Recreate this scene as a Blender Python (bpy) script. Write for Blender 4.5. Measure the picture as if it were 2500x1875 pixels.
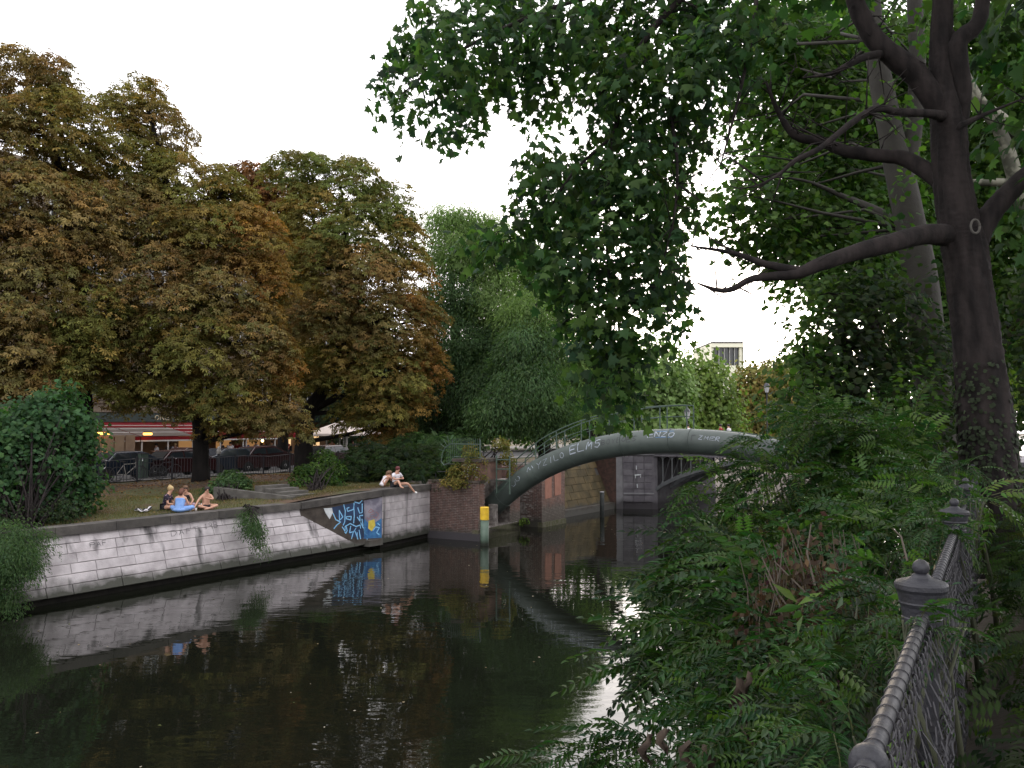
import bpy, math, random
import numpy as np
from mathutils import Vector, Matrix

for _o in list(bpy.data.objects):
    bpy.data.objects.remove(_o)
SC = bpy.context.scene
COL = SC.collection
rnd = random.Random(7)
rng = np.random.default_rng(7)
PI = math.pi

# ------------------------------------------------------------ camera
FPX, CU, CV, HV, EYE = 2094.0, 1250.0, 937.5, 1035.0, 5.4
PITCH = math.atan((HV - CV) / FPX)
cam = bpy.data.cameras.new('camera')
cam.sensor_width = 36.0
cam.lens = 36.0 * FPX / 2500.0
cam.clip_start = 0.05
cam.clip_end = 3000
camo = bpy.data.objects.new('camera', cam)
COL.objects.link(camo)
camo.location = (0, 0, EYE)
camo.rotation_euler = (PI / 2 + PITCH, 0, 0)
SC.camera = camo

# ------------------------------------------------------------ world, sun, exposure
SUN_ELEV = math.radians(4.0)
SUN_AZ = math.radians(14.0)          # to the right of the viewing direction (+Y)
world = bpy.data.worlds.new('World')
SC.world = world
world.use_nodes = True
wn, wl = world.node_tree.nodes, world.node_tree.links
wn.clear()
sky = wn.new('ShaderNodeTexSky')
sky.sky_type = 'NISHITA'
sky.sun_disc = False
sky.sun_elevation = SUN_ELEV
sky.sun_rotation = SUN_AZ
sky.air_density = 1.0
sky.dust_density = 3.0
sky.ozone_density = 1.0
hs = wn.new('ShaderNodeHueSaturation')
hs.inputs['Saturation'].default_value = 0.33
hs.inputs['Value'].default_value = 1.0
veil = wn.new('ShaderNodeMixRGB')            # thin high cloud over the whole sky
veil.inputs[0].default_value = 0.55
veil.inputs[2].default_value = (10.8, 10.6, 10.9, 1)
bg = wn.new('ShaderNodeBackground')
bg.inputs['Strength'].default_value = 0.15
wo = wn.new('ShaderNodeOutputWorld')
wl.new(sky.outputs[0], hs.inputs['Color'])
wl.new(hs.outputs[0], veil.inputs[1])
wl.new(veil.outputs[0], bg.inputs['Color'])
wl.new(bg.outputs[0], wo.inputs['Surface'])

sun = bpy.data.lights.new('sun', 'SUN')
sun.energy = 0.5
sun.angle = math.radians(12)
sun.color = (1.0, 0.80, 0.58)
suno = bpy.data.objects.new('sun', sun)
COL.objects.link(suno)
suno.rotation_euler = (PI / 2 - SUN_ELEV, 0, PI - SUN_AZ)
SC.view_settings.view_transform = 'Standard'
SC.view_settings.look = 'None'
SC.view_settings.gamma = 1.0
SC.view_settings.use_curve_mapping = False
SC.view_settings.exposure = 1.2
SC.cycles.max_bounces = 6
SC.cycles.diffuse_bounces = 3
SC.cycles.glossy_bounces = 3
SC.cycles.transmission_bounces = 3
SC.cycles.transparent_max_bounces = 6
SC.cycles.use_denoising = True
SC.cycles.caustics_reflective = False
SC.cycles.caustics_refractive = False
SC.cycles.sample_clamp_indirect = 6

# ------------------------------------------------------------ coordinates
ST, CT = math.sin(PITCH), math.cos(PITCH)
def ray(u, v):
    a, b = (u - CU) / FPX, (CV - v) / FPX
    return a, CT - b * ST, ST + b * CT
def PX(u, v, D):
    x, y, z = ray(u, v)
    k = D / y
    return (x * k, D, EYE + z * k)
def GZ(u, v, z):
    x, y, zz = ray(u, v)
    k = (z - EYE) / zz
    return (x * k, y * k, z)
# canal frame: t along the canal, s inland from the left quay (the canal is s < 0)
AX, AY = -14.6, 24.48
DX, DY = 0.5503, 0.8350
NX, NY = -0.8350, 0.5503
ANG = math.atan2(DY, DX)
def W(t, s, z=0.0):
    return (AX + DX * t + NX * s, AY + DY * t + NY * s, z)
def TS(x, y):
    return ((x - AX) * DX + (y - AY) * DY, (x - AX) * NX + (y - AY) * NY)
def US(u, s):
    """t on the line s = const seen in column u (level approximation)"""
    k = (u - CU) / FPX
    return (k * (AY + NY * s) - AX - NX * s) / (DX - k * DY)
RW = Matrix.Rotation(ANG, 4, 'Z')

# ------------------------------------------------------------ mesh builder
class MB:
    def __init__(s):
        s.v, s.f, s.m = [], [], []
    def add(s, V, F, mi=0):
        o = len(s.v)
        s.v.extend([tuple(p) for p in V])
        s.f.extend([tuple(i + o for i in f) for f in F])
        s.m.extend([mi] * len(F))
        return s
    def box(s, x0, x1, y0, y1, z0, z1, M=None, mi=0, j=0.0):
        V = [(x, y, z) for z in (z0, z1) for y in (y0, y1) for x in (x0, x1)]
        if j: V = [(x + rnd.uniform(-j, j), y + rnd.uniform(-j, j), z + rnd.uniform(-j, j)) for x, y, z in V]
        if M is not None: V = [tuple(M @ Vector(p)) for p in V]
        return s.add(V, [(0, 2, 3, 1), (4, 5, 7, 6), (0, 1, 5, 4), (2, 6, 7, 3), (0, 4, 6, 2), (1, 3, 7, 5)], mi)
    def tube(s, P, R, n=8, mi=0, cap=True, jit=0.0, flat=1.0):
        P = [Vector(p) for p in P]
        if not hasattr(R, '__len__'): R = [R] * len(P)
        rings, up = [], None
        for i, p in enumerate(P):
            d = (P[min(i + 1, len(P) - 1)] - P[max(i - 1, 0)])
            d = d.normalized() if d.length > 1e-9 else Vector((0, 0, 1))
            if up is None:
                up = Vector((0, 0, 1)) if abs(d.z) < .9 else Vector((0, 1, 0))
            a = d.cross(up)
            if a.length < 1e-6: a = d.cross(Vector((1, 0.3, 0)))
            a.normalize(); b = a.cross(d).normalized(); up = b
            rings.append([p + (a * math.cos(2 * PI * k / n) + b * math.sin(2 * PI * k / n) * flat) * R[i] * (1 + (rnd.uniform(-jit, jit) if jit else 0)) for k in range(n)])
        V = [q for r in rings for q in r]
        F = []
        for i in range(len(P) - 1):
            for k in range(n):
                F.append((i * n + k, i * n + (k + 1) % n, (i + 1) * n + (k + 1) % n, (i + 1) * n + k))
        if cap:
            F.append(tuple(range(n - 1, -1, -1)))
            F.append(tuple((len(P) - 1) * n + k for k in range(n)))
        return s.add(V, F, mi)
    def lathe(s, prof, c=(0, 0, 0), n=16, mi=0, M=None):
        V = []
        for r, z in prof:
            for k in range(n):
                p = Vector((c[0] + r * math.cos(2 * PI * k / n), c[1] + r * math.sin(2 * PI * k / n), c[2] + z))
                V.append(tuple(M @ p) if M is not None else tuple(p))
        F = [(i * n + k, i * n + (k + 1) % n, (i + 1) * n + (k + 1) % n, (i + 1) * n + k) for i in range(len(prof) - 1) for k in range(n)]
        F.append(tuple(range(n - 1, -1, -1)))
        F.append(tuple((len(prof) - 1) * n + k for k in range(n)))
        return s.add(V, F, mi)
    def ell(s, c, r, n=10, m=7, mi=0, M=None):
        V = []
        for i in range(m + 1):
            th = PI * i / m
            for k in range(n):
                ph = 2 * PI * k / n
                p = Vector((c[0] + r[0] * math.sin(th) * math.cos(ph), c[1] + r[1] * math.sin(th) * math.sin(ph), c[2] - r[2] * math.cos(th)))
                V.append(tuple(M @ p) if M is not None else tuple(p))
        F = [(i * n + k, i * n + (k + 1) % n, (i + 1) * n + (k + 1) % n, (i + 1) * n + k) for i in range(m) for k in range(n)]
        return s.add(V, F, mi)
    def prism(s, poly, y0, y1, M=None, mi=0):
        """poly in (x, z), extruded along y"""
        n = len(poly)
        V = [(x, y0, z) for x, z in poly] + [(x, y1, z) for x, z in poly]
        if M is not None: V = [tuple(M @ Vector(p)) for p in V]
        F = [tuple(range(n)), tuple(range(2 * n - 1, n - 1, -1))] + [(i, i + n, (i + 1) % n + n, (i + 1) % n) for i in range(n)]
        return s.add(V, F, mi)
    def mesh(s, name, mats, smooth=False):
        me = bpy.data.meshes.new(name)
        me.from_pydata(s.v, [], s.f)
        for m in (mats if isinstance(mats, (list, tuple)) else [mats]): me.materials.append(m)
        if any(s.m): me.polygons.foreach_set('material_index', s.m)
        if smooth: me.polygons.foreach_set('use_smooth', [True] * len(me.polygons))
        me.update()
        return me
    def obj(s, name, mats, parent=None, smooth=False, world=True):
        """vertices in world space when world, else in the parent's space"""
        me = s.mesh(name, mats, smooth)
        return link(name, me, parent, world)

def link(name, me, parent=None, world=True):
    o = bpy.data.objects.new(name, me)
    COL.objects.link(o)
    if parent is not None:
        o.parent = parent
        if world:
            loc = Vector((0, 0, 0)); q = parent
            while q is not None:
                loc += q.location; q = q.parent
            o.location = -loc
    return o
def put(name, me, M, parent=None):
    """a piece with world matrix M; its parents carry translations only"""
    o = bpy.data.objects.new(name, me)
    COL.objects.link(o)
    if parent is not None:
        loc = Vector((0, 0, 0)); q = parent
        while q is not None:
            loc += q.location; q = q.parent
        o.parent = parent
        o.matrix_basis = Matrix.Translation(-loc) @ M
    else:
        o.matrix_basis = M
    return o
def tag(o, label=None, cat=None, group=None, kind=None):
    if label: o['label'] = label
    if cat: o['category'] = cat
    if group: o['group'] = group
    if kind: o['kind'] = kind
    return o
def thing(name, label, cat, loc=(0, 0, 0), rotz=0.0, group=None):
    o = bpy.data.objects.new(name, None)
    o.empty_display_size = .2
    COL.objects.link(o)
    o.location = loc
    o.rotation_euler = (0, 0, rotz)
    return tag(o, label, cat, group)
def kids(o):
    return [c for c in COL.objects if c.parent is o]
def copytree(o, parent=None):
    c = o.copy()
    COL.objects.link(c)
    if parent is not None: c.parent = parent
    for ch in TREE.get(o.name, []):
        copytree(ch, c)
    return c
TREE = {}
def reg(o):
    """remember a prototype's children for copytree"""
    ch = [c for c in bpy.data.objects if c.parent is o]
    TREE[o.name] = ch
    for c in ch: reg(c)
    return o

# ------------------------------------------------------------ materials
def mat(name, col, rough=.7, col2=None, scale=3.0, detail=5, bump=0.0, bscale=None, metal=0.0, spec=.5, rand=0.0,
        streak=None, low=None, emit=None, stretch=None, attr=False, lo=.35, hi=.65):
    m = bpy.data.materials.new(name)
    m.use_nodes = True
    nt = m.node_tree; N, L = nt.nodes, nt.links
    b = N['Principled BSDF']
    b.inputs['Roughness'].default_value = rough
    b.inputs['Metallic'].default_value = metal
    b.inputs['Specular IOR Level'].default_value = spec
    geo = N.new('ShaderNodeNewGeometry')
    cur = None
    rgb = N.new('ShaderNodeRGB'); rgb.outputs[0].default_value = (*col, 1); cur = rgb.outputs[0]
    def noise(sc, det=5, st=None, dist=0.0):
        t = N.new('ShaderNodeTexNoise'); t.inputs['Scale'].default_value = sc; t.inputs['Detail'].default_value = det
        t.inputs['Distortion'].default_value = dist
        src = geo.outputs['Position']
        if st:
            mp = N.new('ShaderNodeMapping'); mp.inputs['Scale'].default_value = st
            L.new(src, mp.inputs[0]); src = mp.outputs[0]
        L.new(src, t.inputs['Vector'])
        return t.outputs['Fac']
    def ramp(src, a, c):
        r = N.new('ShaderNodeMapRange'); r.inputs[1].default_value = a; r.inputs[2].default_value = c
        L.new(src, r.inputs[0]); return r.outputs[0]
    def mix(a, fac, c2, mode='MIX'):
        x = N.new('ShaderNodeMixRGB'); x.blend_type = mode
        L.new(fac, x.inputs[0]); L.new(a, x.inputs[1]); x.inputs[2].default_value = (*c2, 1)
        return x.outputs[0]
    if col2: cur = mix(cur, ramp(noise(scale, detail, stretch), lo, hi), col2)
    if rand:
        oi = N.new('ShaderNodeObjectInfo')
        h = N.new('ShaderNodeHueSaturation')
        r = N.new('ShaderNodeMapRange'); r.inputs[3].default_value = 1 - rand; r.inputs[4].default_value = 1 + rand
        L.new(oi.outputs['Random'], r.inputs[0]); L.new(r.outputs[0], h.inputs['Value']); L.new(cur, h.inputs['Color'])
        cur = h.outputs[0]
    if streak:   # (colour, amount lo, hi): narrow vertical run-off stains
        n1 = ramp(noise(1.0, 4, (1.9, 1.9, .16), .3), streak[1], streak[2])
        cur = mix(cur, n1, streak[0])
    if low:      # (colour, z0, z1): a tide mark with a ragged top edge
        sx = N.new('ShaderNodeSeparateXYZ'); L.new(geo.outputs['Position'], sx.inputs[0])
        ad = N.new('ShaderNodeMath'); ad.operation = 'MULTIPLY_ADD'; ad.inputs[1].default_value = low[3] if len(low) > 3 else .6
        L.new(noise(2.2, 6), ad.inputs[0]); L.new(sx.outputs[2], ad.inputs[2])
        off = (low[3] if len(low) > 3 else .6) * .5
        cur = mix(cur, ramp(ad.outputs[0], low[2] + off, low[1] + off), low[0])
    L.new(cur, b.inputs['Base Color'])
    if bump:
        bp = N.new('ShaderNodeBump'); bp.inputs['Strength'].default_value = bump; bp.inputs['Distance'].default_value = .02
        L.new(noise(bscale or scale * 4, 6), bp.inputs['Height']); L.new(bp.outputs[0], b.inputs['Normal'])
    if emit:
        b.inputs['Emission Color'].default_value = (*emit[0], 1); b.inputs['Emission Strength'].default_value = emit[1]
    return m

def leafmat(name, trans=.35, rough=.5, gloss=.35, tint=(1.1, 1.35, .60)):
    m = bpy.data.materials.new(name); m.use_nodes = True
    N, L = m.node_tree.nodes, m.node_tree.links
    b = N['Principled BSDF']; out = N['Material Output']
    at = N.new('ShaderNodeAttribute'); at.attribute_name = 'Col'
    L.new(at.outputs['Color'], b.inputs['Base Color'])
    b.inputs['Roughness'].default_value = rough
    b.inputs['Specular IOR Level'].default_value = gloss
    tr = N.new('ShaderNodeBsdfTranslucent')
    mu = N.new('ShaderNodeMixRGB'); mu.blend_type = 'MULTIPLY'; mu.inputs[0].default_value = 1
    mu.inputs[2].default_value = (*tint, 1)
    L.new(at.outputs['Color'], mu.inputs[1]); L.new(mu.outputs[0], tr.inputs['Color'])
    mx = N.new('ShaderNodeMixShader'); mx.inputs[0].default_value = trans
    L.new(b.outputs[0], mx.inputs[1]); L.new(tr.outputs[0], mx.inputs[2]); L.new(mx.outputs[0], out.inputs[0])
    return m

M = {}
M['stone'] = mat('pale_quay_stone', (.54, .50, .51), .85, (.38, .345, .355), 2.4, bump=.35, bscale=22, rand=.14,
                 streak=((.070, .065, .066), .565, .71), low=((.055, .056, .045), .36, .70, .62))
M['joint'] = mat('stone_joint', (.13, .12, .12), .95, (.08, .075, .075), 4, bump=.3, low=((.03, .03, .026), .3, .6))
M['coping'] = mat('sooty_coping_stone', (.105, .095, .085), .9, (.055, .05, .047), 2.2, bump=.5, bscale=16, rand=.2)
M['footing'] = mat('wet_shaded_footing', (.012, .011, .010), .8, (.02, .018, .015), 5, bump=.4, spec=.2)  # wet timber, coloured near black for the shade under the overhanging stones
M['concrete_dark'] = mat('stained_concrete', (.085, .07, .058), .92, (.045, .036, .03), 3, bump=.5, bscale=14, low=((.10, .095, .085), .2, .5))
M['black_paint'] = mat('black_blue_paint', (.012, .016, .03), .6, (.02, .05, .13), 1.6)
M['grey_paint'] = mat('grey_violet_paint', (.30, .28, .33), .7, (.16, .15, .20), 2.5, lo=.4, hi=.6)
M['blue_paint'] = mat('deep_blue_paint', (.02, .09, .26), .6, (.05, .2, .42), 5)
M['sky_paint'] = mat('light_blue_paint', (.25, .55, .85), .6)
M['yellow_paint'] = mat('yellow_paint', (.70, .58, .10), .6, (.55, .40, .05), 5)
M['white_paint'] = mat('white_paint', (.72, .74, .76), .6, (.5, .53, .56), 6)
M['pink_paint'] = mat('faded_red_paint', (.32, .13, .13), .8)
M['ink'] = mat('black_ink', (.03, .03, .035), .7)
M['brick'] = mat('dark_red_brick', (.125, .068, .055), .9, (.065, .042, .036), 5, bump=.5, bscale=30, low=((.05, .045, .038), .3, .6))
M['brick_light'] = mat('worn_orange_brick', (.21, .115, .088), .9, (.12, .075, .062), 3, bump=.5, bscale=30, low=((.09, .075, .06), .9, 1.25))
M['mortar'] = mat('lime_mortar', (.30, .27, .25), .95, (.12, .10, .09), 6, bump=.3, low=((.06, .055, .045), .2, .5))
M['plaster'] = mat('orange_render_patch', (.36, .17, .12), .9, (.30, .14, .10), 4, bump=.2)
M['moss'] = mat('mossy_ledge', (.06, .065, .022), .95, (.11, .10, .07), 6, bump=.6)
M['pipe'] = mat('green_painted_steel', (.078, .098, .088), .5, (.050, .064, .058), 1.6, bump=.12, bscale=9, spec=.45, lo=.3, hi=.7)
M['rail_green'] = mat('green_railing_paint', (.075, .115, .090), .55, (.05, .08, .062), 7)
M['bridge_stone'] = mat('grey_bridge_stone', (.175, .165, .18), .9, (.11, .10, .115), 2.2, bump=.4, rand=.08, streak=((.05, .045, .05), .58, .75), low=((.05, .045, .05), .3, .7))
M['bridge_stone_pale'] = mat('pale_pilaster_stone', (.28, .275, .29), .85, (.20, .195, .21), 2.2, bump=.3, low=((.08, .075, .08), .3, .7))
M['bridge_steel'] = mat('grey_bridge_steel', (.11, .115, .12), .6, (.075, .08, .085), 4, bump=.2)
M['dark_void'] = mat('recess_dark', (.02, .02, .022), .95)
M['old_stone'] = mat('mossy_yellow_stone', (.125, .09, .042), .9, (.055, .045, .022), 1.4, bump=.6, rand=.2, low=((.055, .055, .05), .35, .6))
M['far_stone'] = mat('far_pale_wall', (.33, .29, .25), .85, (.21, .18, .155), .7, stretch=(1, 1, .3))
M['iron'] = mat('dark_iron', (.035, .036, .045), .5, (.022, .022, .028), 12, bump=.15, spec=.5)
M['rail_iron'] = mat('grey_painted_iron', (.027, .027, .034), .55, (.020, .019, .020), 14, bump=.22, bscale=70, spec=.45, lo=.5, hi=.72)
M['wire'] = mat('galvanised_wire', (.042, .04, .046), .6)
M['bark'] = mat('dark_bark', (.036, .029, .028), .95, (.014, .012, .012), 7, bump=1.0, bscale=9, stretch=(1, 1, .25), spec=.2)
M['bark_black'] = mat('chestnut_bark', (.022, .019, .018), .95, (.012, .011, .011), 5, bump=.9, bscale=14, stretch=(1, 1, .3), spec=.2)
M['bark_pale'] = mat('pale_plane_bark', (.20, .195, .15), .85, (.08, .08, .06), 3.5, bump=.3, spec=.3, lo=.45, hi=.55)
M['bark_grey'] = mat('grey_mottled_bark', (.030, .027, .023), .9, (.040, .037, .030), 4, bump=.5)
M['ground'] = mat('leaf_strewn_earth', (.095, .058, .036), .95, (.075, .078, .028), .55, detail=8, bump=.8, bscale=12, lo=.42, hi=.58)
M['earth'] = mat('dark_slope_earth', (.03, .023, .016), .95, (.018, .015, .011), 2, bump=.8, bscale=10)
M['asphalt'] = mat('asphalt', (.045, .045, .048), .9, (.06, .058, .058), 3, bump=.2)
M['paving'] = mat('paving', (.15, .14, .13), .9, (.10, .095, .09), 3, bump=.2)
M['leaf'] = leafmat('autumn_leaf', .30, .7, .12, (1.3, 1.1, .6))
M['leaf_green'] = leafmat('green_leaf', .5, .6, .16)
M['leaf_shrub'] = leafmat('shrub_leaf', .36, .42, .24, (1.1, 1.5, .45))
M['leaf_far'] = leafmat('far_leaf', .4, .6, .2)
M['dry'] = mat('dry_leaf', (.060, .042, .028), .9, (.035, .022, .016), 30)
M['tag_paint'] = mat('faded_spray_paint', (.36, .40, .47), .7, (.20, .23, .25), 7, lo=.4, hi=.6)
M['steps'] = mat('weathered_concrete', (.12, .112, .10), .95, (.07, .065, .058), 3, bump=.4)
M['stalk'] = mat('dry_stalk', (.075, .060, .045), .85)
M['stem'] = mat('green_stem', (.05, .055, .03), .8)
M['yellow_pole'] = mat('yellow_pole_paint', (.80, .52, .03), .45, (.65, .40, .03), 6)
M['green_pole'] = mat('green_pole_paint', (.10, .15, .11), .5, (.07, .11, .08), 3, low=((.03, .035, .025), .1, .25, .2))
M['dark_pole'] = mat('tarred_pole', (.022, .028, .027), .7, (.04, .042, .04), 8)

# water
def water_mat():
    m = bpy.data.materials.new('canal_water'); m.use_nodes = True
    N, L = m.node_tree.nodes, m.node_tree.links
    b = N['Principled BSDF']
    b.inputs['Base Color'].default_value = (.0065, .0075, .005, 1)
    b.inputs['Roughness'].default_value = .015
    b.inputs['IOR'].default_value = 1.45
    geo = N.new('ShaderNodeNewGeometry')
    def nz(sc, st, det):
        mp = N.new('ShaderNodeMapping'); mp.inputs['Scale'].default_value = st
        mp.inputs['Rotation'].default_value = (0, 0, .25)
        t = N.new('ShaderNodeTexNoise'); t.inputs['Scale'].default_value = sc; t.inputs['Detail'].default_value = det
        L.new(geo.outputs['Position'], mp.inputs[0]); L.new(mp.outputs[0], t.inputs['Vector']); return t.outputs['Fac']
    a = nz(1.0, (.5, 1.2, 1), 2); c = nz(4.2, (.6, 1.1, 1), 2); patch = nz(.09, (1, 1, 1), 2)
    pr = N.new('ShaderNodeMapRange'); pr.inputs[1].default_value = .38; pr.inputs[2].default_value = .62
    pr.inputs[3].default_value = .25; pr.inputs[4].default_value = 1.0
    L.new(patch, pr.inputs[0])
    ad = N.new('ShaderNodeMath'); ad.operation = 'MULTIPLY_ADD'; ad.inputs[1].default_value = .22
    L.new(c, ad.inputs[0]); L.new(a, ad.inputs[2])
    mu = N.new('ShaderNodeMath'); mu.operation = 'MULTIPLY'; L.new(ad.outputs[0], mu.inputs[0]); L.new(pr.outputs[0], mu.inputs[1])
    bp = N.new('ShaderNodeBump'); bp.inputs['Strength'].default_value = 1.0; bp.inputs['Distance'].default_value = .016
    L.new(mu.outputs[0], bp.inputs['Height']); L.new(bp.outputs[0], b.inputs['Normal'])
    return m
M['water'] = water_mat()
# ============================================================ SETTING
def sheet(name, mt, ts, ss, zf, kind='structure'):
    """a sheet in canal coordinates"""
    b = MB()
    V = [W(t, s, zf(t, s)) for t in ts for s in ss]
    n = len(ss)
    F = [(i * n + j, (i + 1) * n + j, (i + 1) * n + j + 1, i * n + j + 1) for i in range(len(ts) - 1) for j in range(n - 1)]
    b.add(V, F)
    o = b.obj(name, mt, smooth=True)
    me = o.data
    if me.polygons[0].normal.z < 0: me.flip_normals()
    if kind: o['kind'] = kind
    return o
def lerp(a, b, k): return a + (b - a) * max(0, min(1, k))
def gnoise(t, s):
    return .05 * math.sin(t * 1.3 + s * .7) + .04 * math.sin(t * .45 - s * 1.9 + 1) + .03 * math.sin(t * 2.9 + 2)
def ZL(t, s):
    """height of the left bank"""
    base = 2.20 + .34 * max(0, min(1, (t - 10.5) / 4.5))
    z = lerp(base, 2.55, (s - 1.2) / 9.0)
    if 1.5 < s < 12.5: z += gnoise(t, s) * min(1, (s - 1.5) / 1.5)
    return z
def fr(a, b, st):
    n = max(1, int(round((b - a) / st)))
    return [a + (b - a) * i / n for i in range(n + 1)]
ss = [0.72, 1.0, 1.4] + fr(1.9, 12.6, .7) + [14.0]
sheet('ground', M['ground'], fr(-30, 20.2, .7) + fr(21, 130, 4), ss, lambda t, s: ZL(t, s) - (.02 if s < 1.3 else 0))
sheet('ground', M['ground'], fr(-300, -30, 30) , ss, lambda t, s: ZL(t, s))
_b = MB(); _T = fr(11.9, 20.2, .5); _V = []
def _sf(t): return (.60 - .207 * (t - 11.95) if t < 15.95 else -.24 + .124 * (t - 15.95)) + .32
for t in _T:
    for k in range(4): _s = lerp(_sf(t), .82, k / 3); _V.append(W(t, _s, ZL(t, 1.0) - .03))
_b.add(_V, [(i * 4 + j, (i + 1) * 4 + j, (i + 1) * 4 + j + 1, i * 4 + j + 1) for i in range(len(_T) - 1) for j in range(3)])
_o = _b.obj('ground', M['ground']); _o['kind'] = 'structure'
if _o.data.polygons[0].normal.z < 0: _o.data.flip_normals()
sheet('ground', M['earth'], [-300, 500], [1.3, 300], lambda t, s: 1.8)
sheet('pavement', M['paving'], fr(-200, 400, 20), [13.2, 15.2], lambda t, s: 2.60)
b = MB()
V = [W(t, s, z) for t in (-200, 400) for s, z in ((15.2, 2.60), (15.2, 2.46))]
sheet('road', M['asphalt'], fr(-200, 400, 20), [15.2, 15.201, 24.0, 24.001], lambda t, s: 2.60 if s < 15.2005 or s > 24.0005 else 2.48)
sheet('pavement', M['paving'], fr(-200, 400, 20), [24.001, 33.6], lambda t, s: 2.60)
sheet('ground', M['ground'], fr(-900, 1500, 150), [33.6, 120, 400, 900], lambda t, s: 2.58)
sheet('ground', M['ground'], [130, 400, 900, 1500], [.7, 7, 13.2], lambda t, s: 2.5)
# water
b = MB(); b.add([W(-120, -60, 0), W(1300, -60, 0), W(1300, 1.0, 0), W(-120, 1.0, 0)], [(0, 3, 2, 1)])
wo_ = b.obj('water', M['water'])
if wo_.data.polygons[0].normal.z < 0: wo_.data.flip_normals()
wo_['kind'] = 'structure'
# right bank: slope, path, ground beyond
def ZR(t, s):
    if s > -23.0: return lerp(2.0, 1.9, 0)
    if s > -25.1: return lerp(3.55, 2.0, (s + 25.1) / 2.1) + gnoise(t * 2, s * 2)
    return lerp(3.75, 3.55, (s + 25.6) / .5)
sheet('slope', M['earth'], fr(-30, 60, .8), [-25.9, -25.5, -25.1, -24.6, -24.0, -23.4, -23.0, -22.2], ZR)
sheet('path', M['paving'], fr(-60, 400, 10), [-30, -25.9], lambda t, s: 3.75)
sheet('ground', M['earth'], [-900, -100, 0, 100, 400, 1500], [-900, -300, -60, -30], lambda t, s: 3.72)
sheet('slope', M['earth'], [60, 200, 600, 1500], [-30, -25.9, -22.2], lambda t, s: 3.4 if s < -25 else 2.2)
sheet('slope', M['earth'], [-500, -100, -30], [-30, -25.9, -22.2], lambda t, s: 3.7 if s < -25 else 2.2)

# ============================================================ LEFT QUAY (battered, pale stone blocks)
BT = .40                     # how far the face leans back per metre of height
qw = thing('quay_wall', 'long pale stone block quay wall with a dark coping on the far side of the canal', 'wall', W(0, 0, 0))
b = MB()
def wl_box(b, t0, t1, prof, mi=0):
    """prism along t with an (s, z) profile"""
    n = len(prof)
    V = [W(t0, s, z) for s, z in prof] + [W(t1, s, z) for s, z in prof]
    F = [tuple(range(n)), tuple(range(2 * n - 1, n - 1, -1))] + [(i, i + n, (i + 1) % n + n, (i + 1) % n) for i in range(n)]
    return b.add(V, F, mi)
wl_box(b, -30, 15.8, [(.035, .22), (.035 + BT * 1.9, 1.97), (1.5, 1.97), (1.5, -.6), (.25, -.6), (.25, .22)])
b.obj('wall_core', M['joint'], qw)
b = MB(); wl_box(b, -30, 15.7, [(.20, -.5), (.20, .30), (.34, .30), (.34, -.5)]); b.obj('footing', M['footing'], qw)
def blockmesh(name, L_, H_, dep, mt, seed):
    r = random.Random(seed)
    bv = .012
    j = lambda a=.005: r.uniform(-a, a)
    fz = r.uniform(0, .010)
    x0, x1, z0, z1 = j(), L_ + j(), j(), H_ + j()
    V = [(x0, dep, z0), (x1, dep, z0), (x1, dep, z1), (x0, dep, z1),
         (x0, -fz + bv, z0), (x1, -fz + bv, z0), (x1, -fz + bv, z1), (x0, -fz + bv, z1),
         (x0 + bv, -fz, z0 + bv), (x1 - bv, -fz + j(.003), z0 + bv), (x1 - bv, -fz, z1 - bv), (x0 + bv, -fz + j(.003), z1 - bv)]
    F = [(0, 3, 2, 1), (8, 9, 10, 11)]
    for i in range(4):
        k = (i + 1) % 4
        F += [(i, k, k + 4, i + 4), (i + 4, k + 4, k + 8, i + 8)]
    m = MB(); m.add(V, F)
    return m.mesh(name, mt)
CH, GAP = .318, .014
tilt = math.atan(BT)
LENS = (.82, 1.08, 1.34, 1.62)
BLK = {L_: [blockmesh('stone', L_ - GAP, CH - GAP, .07, M['stone'], k * 7 + int(L_ * 100)) for k in range(3)] for L_ in LENS}
def wall_M(t, s, z, lean, ang=ANG):
    """x along the wall, -y out of the face, z up the face"""
    return Matrix.Translation(Vector(W(t, s, z))) @ Matrix.Rotation(ang, 4, 'Z') @ Matrix.Rotation(-lean, 4, 'X')
ncourse = 6
for c in range(ncourse):
    z = .22 + c * CH * math.cos(tilt)
    s0 = BT * (z - .22)
    t = -9.0 - c % 2 * .6 - rnd.uniform(0, .3)
    tend = 15.35 - (z - .22) * 1.42
    while t < tend - .3:
        L_ = rnd.choice(LENS)
        L_ = min(LENS, key=lambda q: abs(q - min(L_, tend - t)))
        put('stone', rnd.choice(BLK[L_]), wall_M(t, s0, z, tilt), qw)
        t += L_
# dark coping stones with real joints
cop = []
for k in range(3):
    m = MB(); m.box(0, 1.985, -.10, .52, 0, .27, j=.006)
    o_ = m.mesh('coping_stone', M['coping']); cop.append(o_)
t = -12.0
while t < 11.2:
    put('coping_stone', rnd.choice(cop), Matrix.Translation(Vector(W(t, BT * 1.75 - .02, 1.955 + rnd.uniform(-.006, .006)))) @ RW, qw)
    t += 2.0
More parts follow.
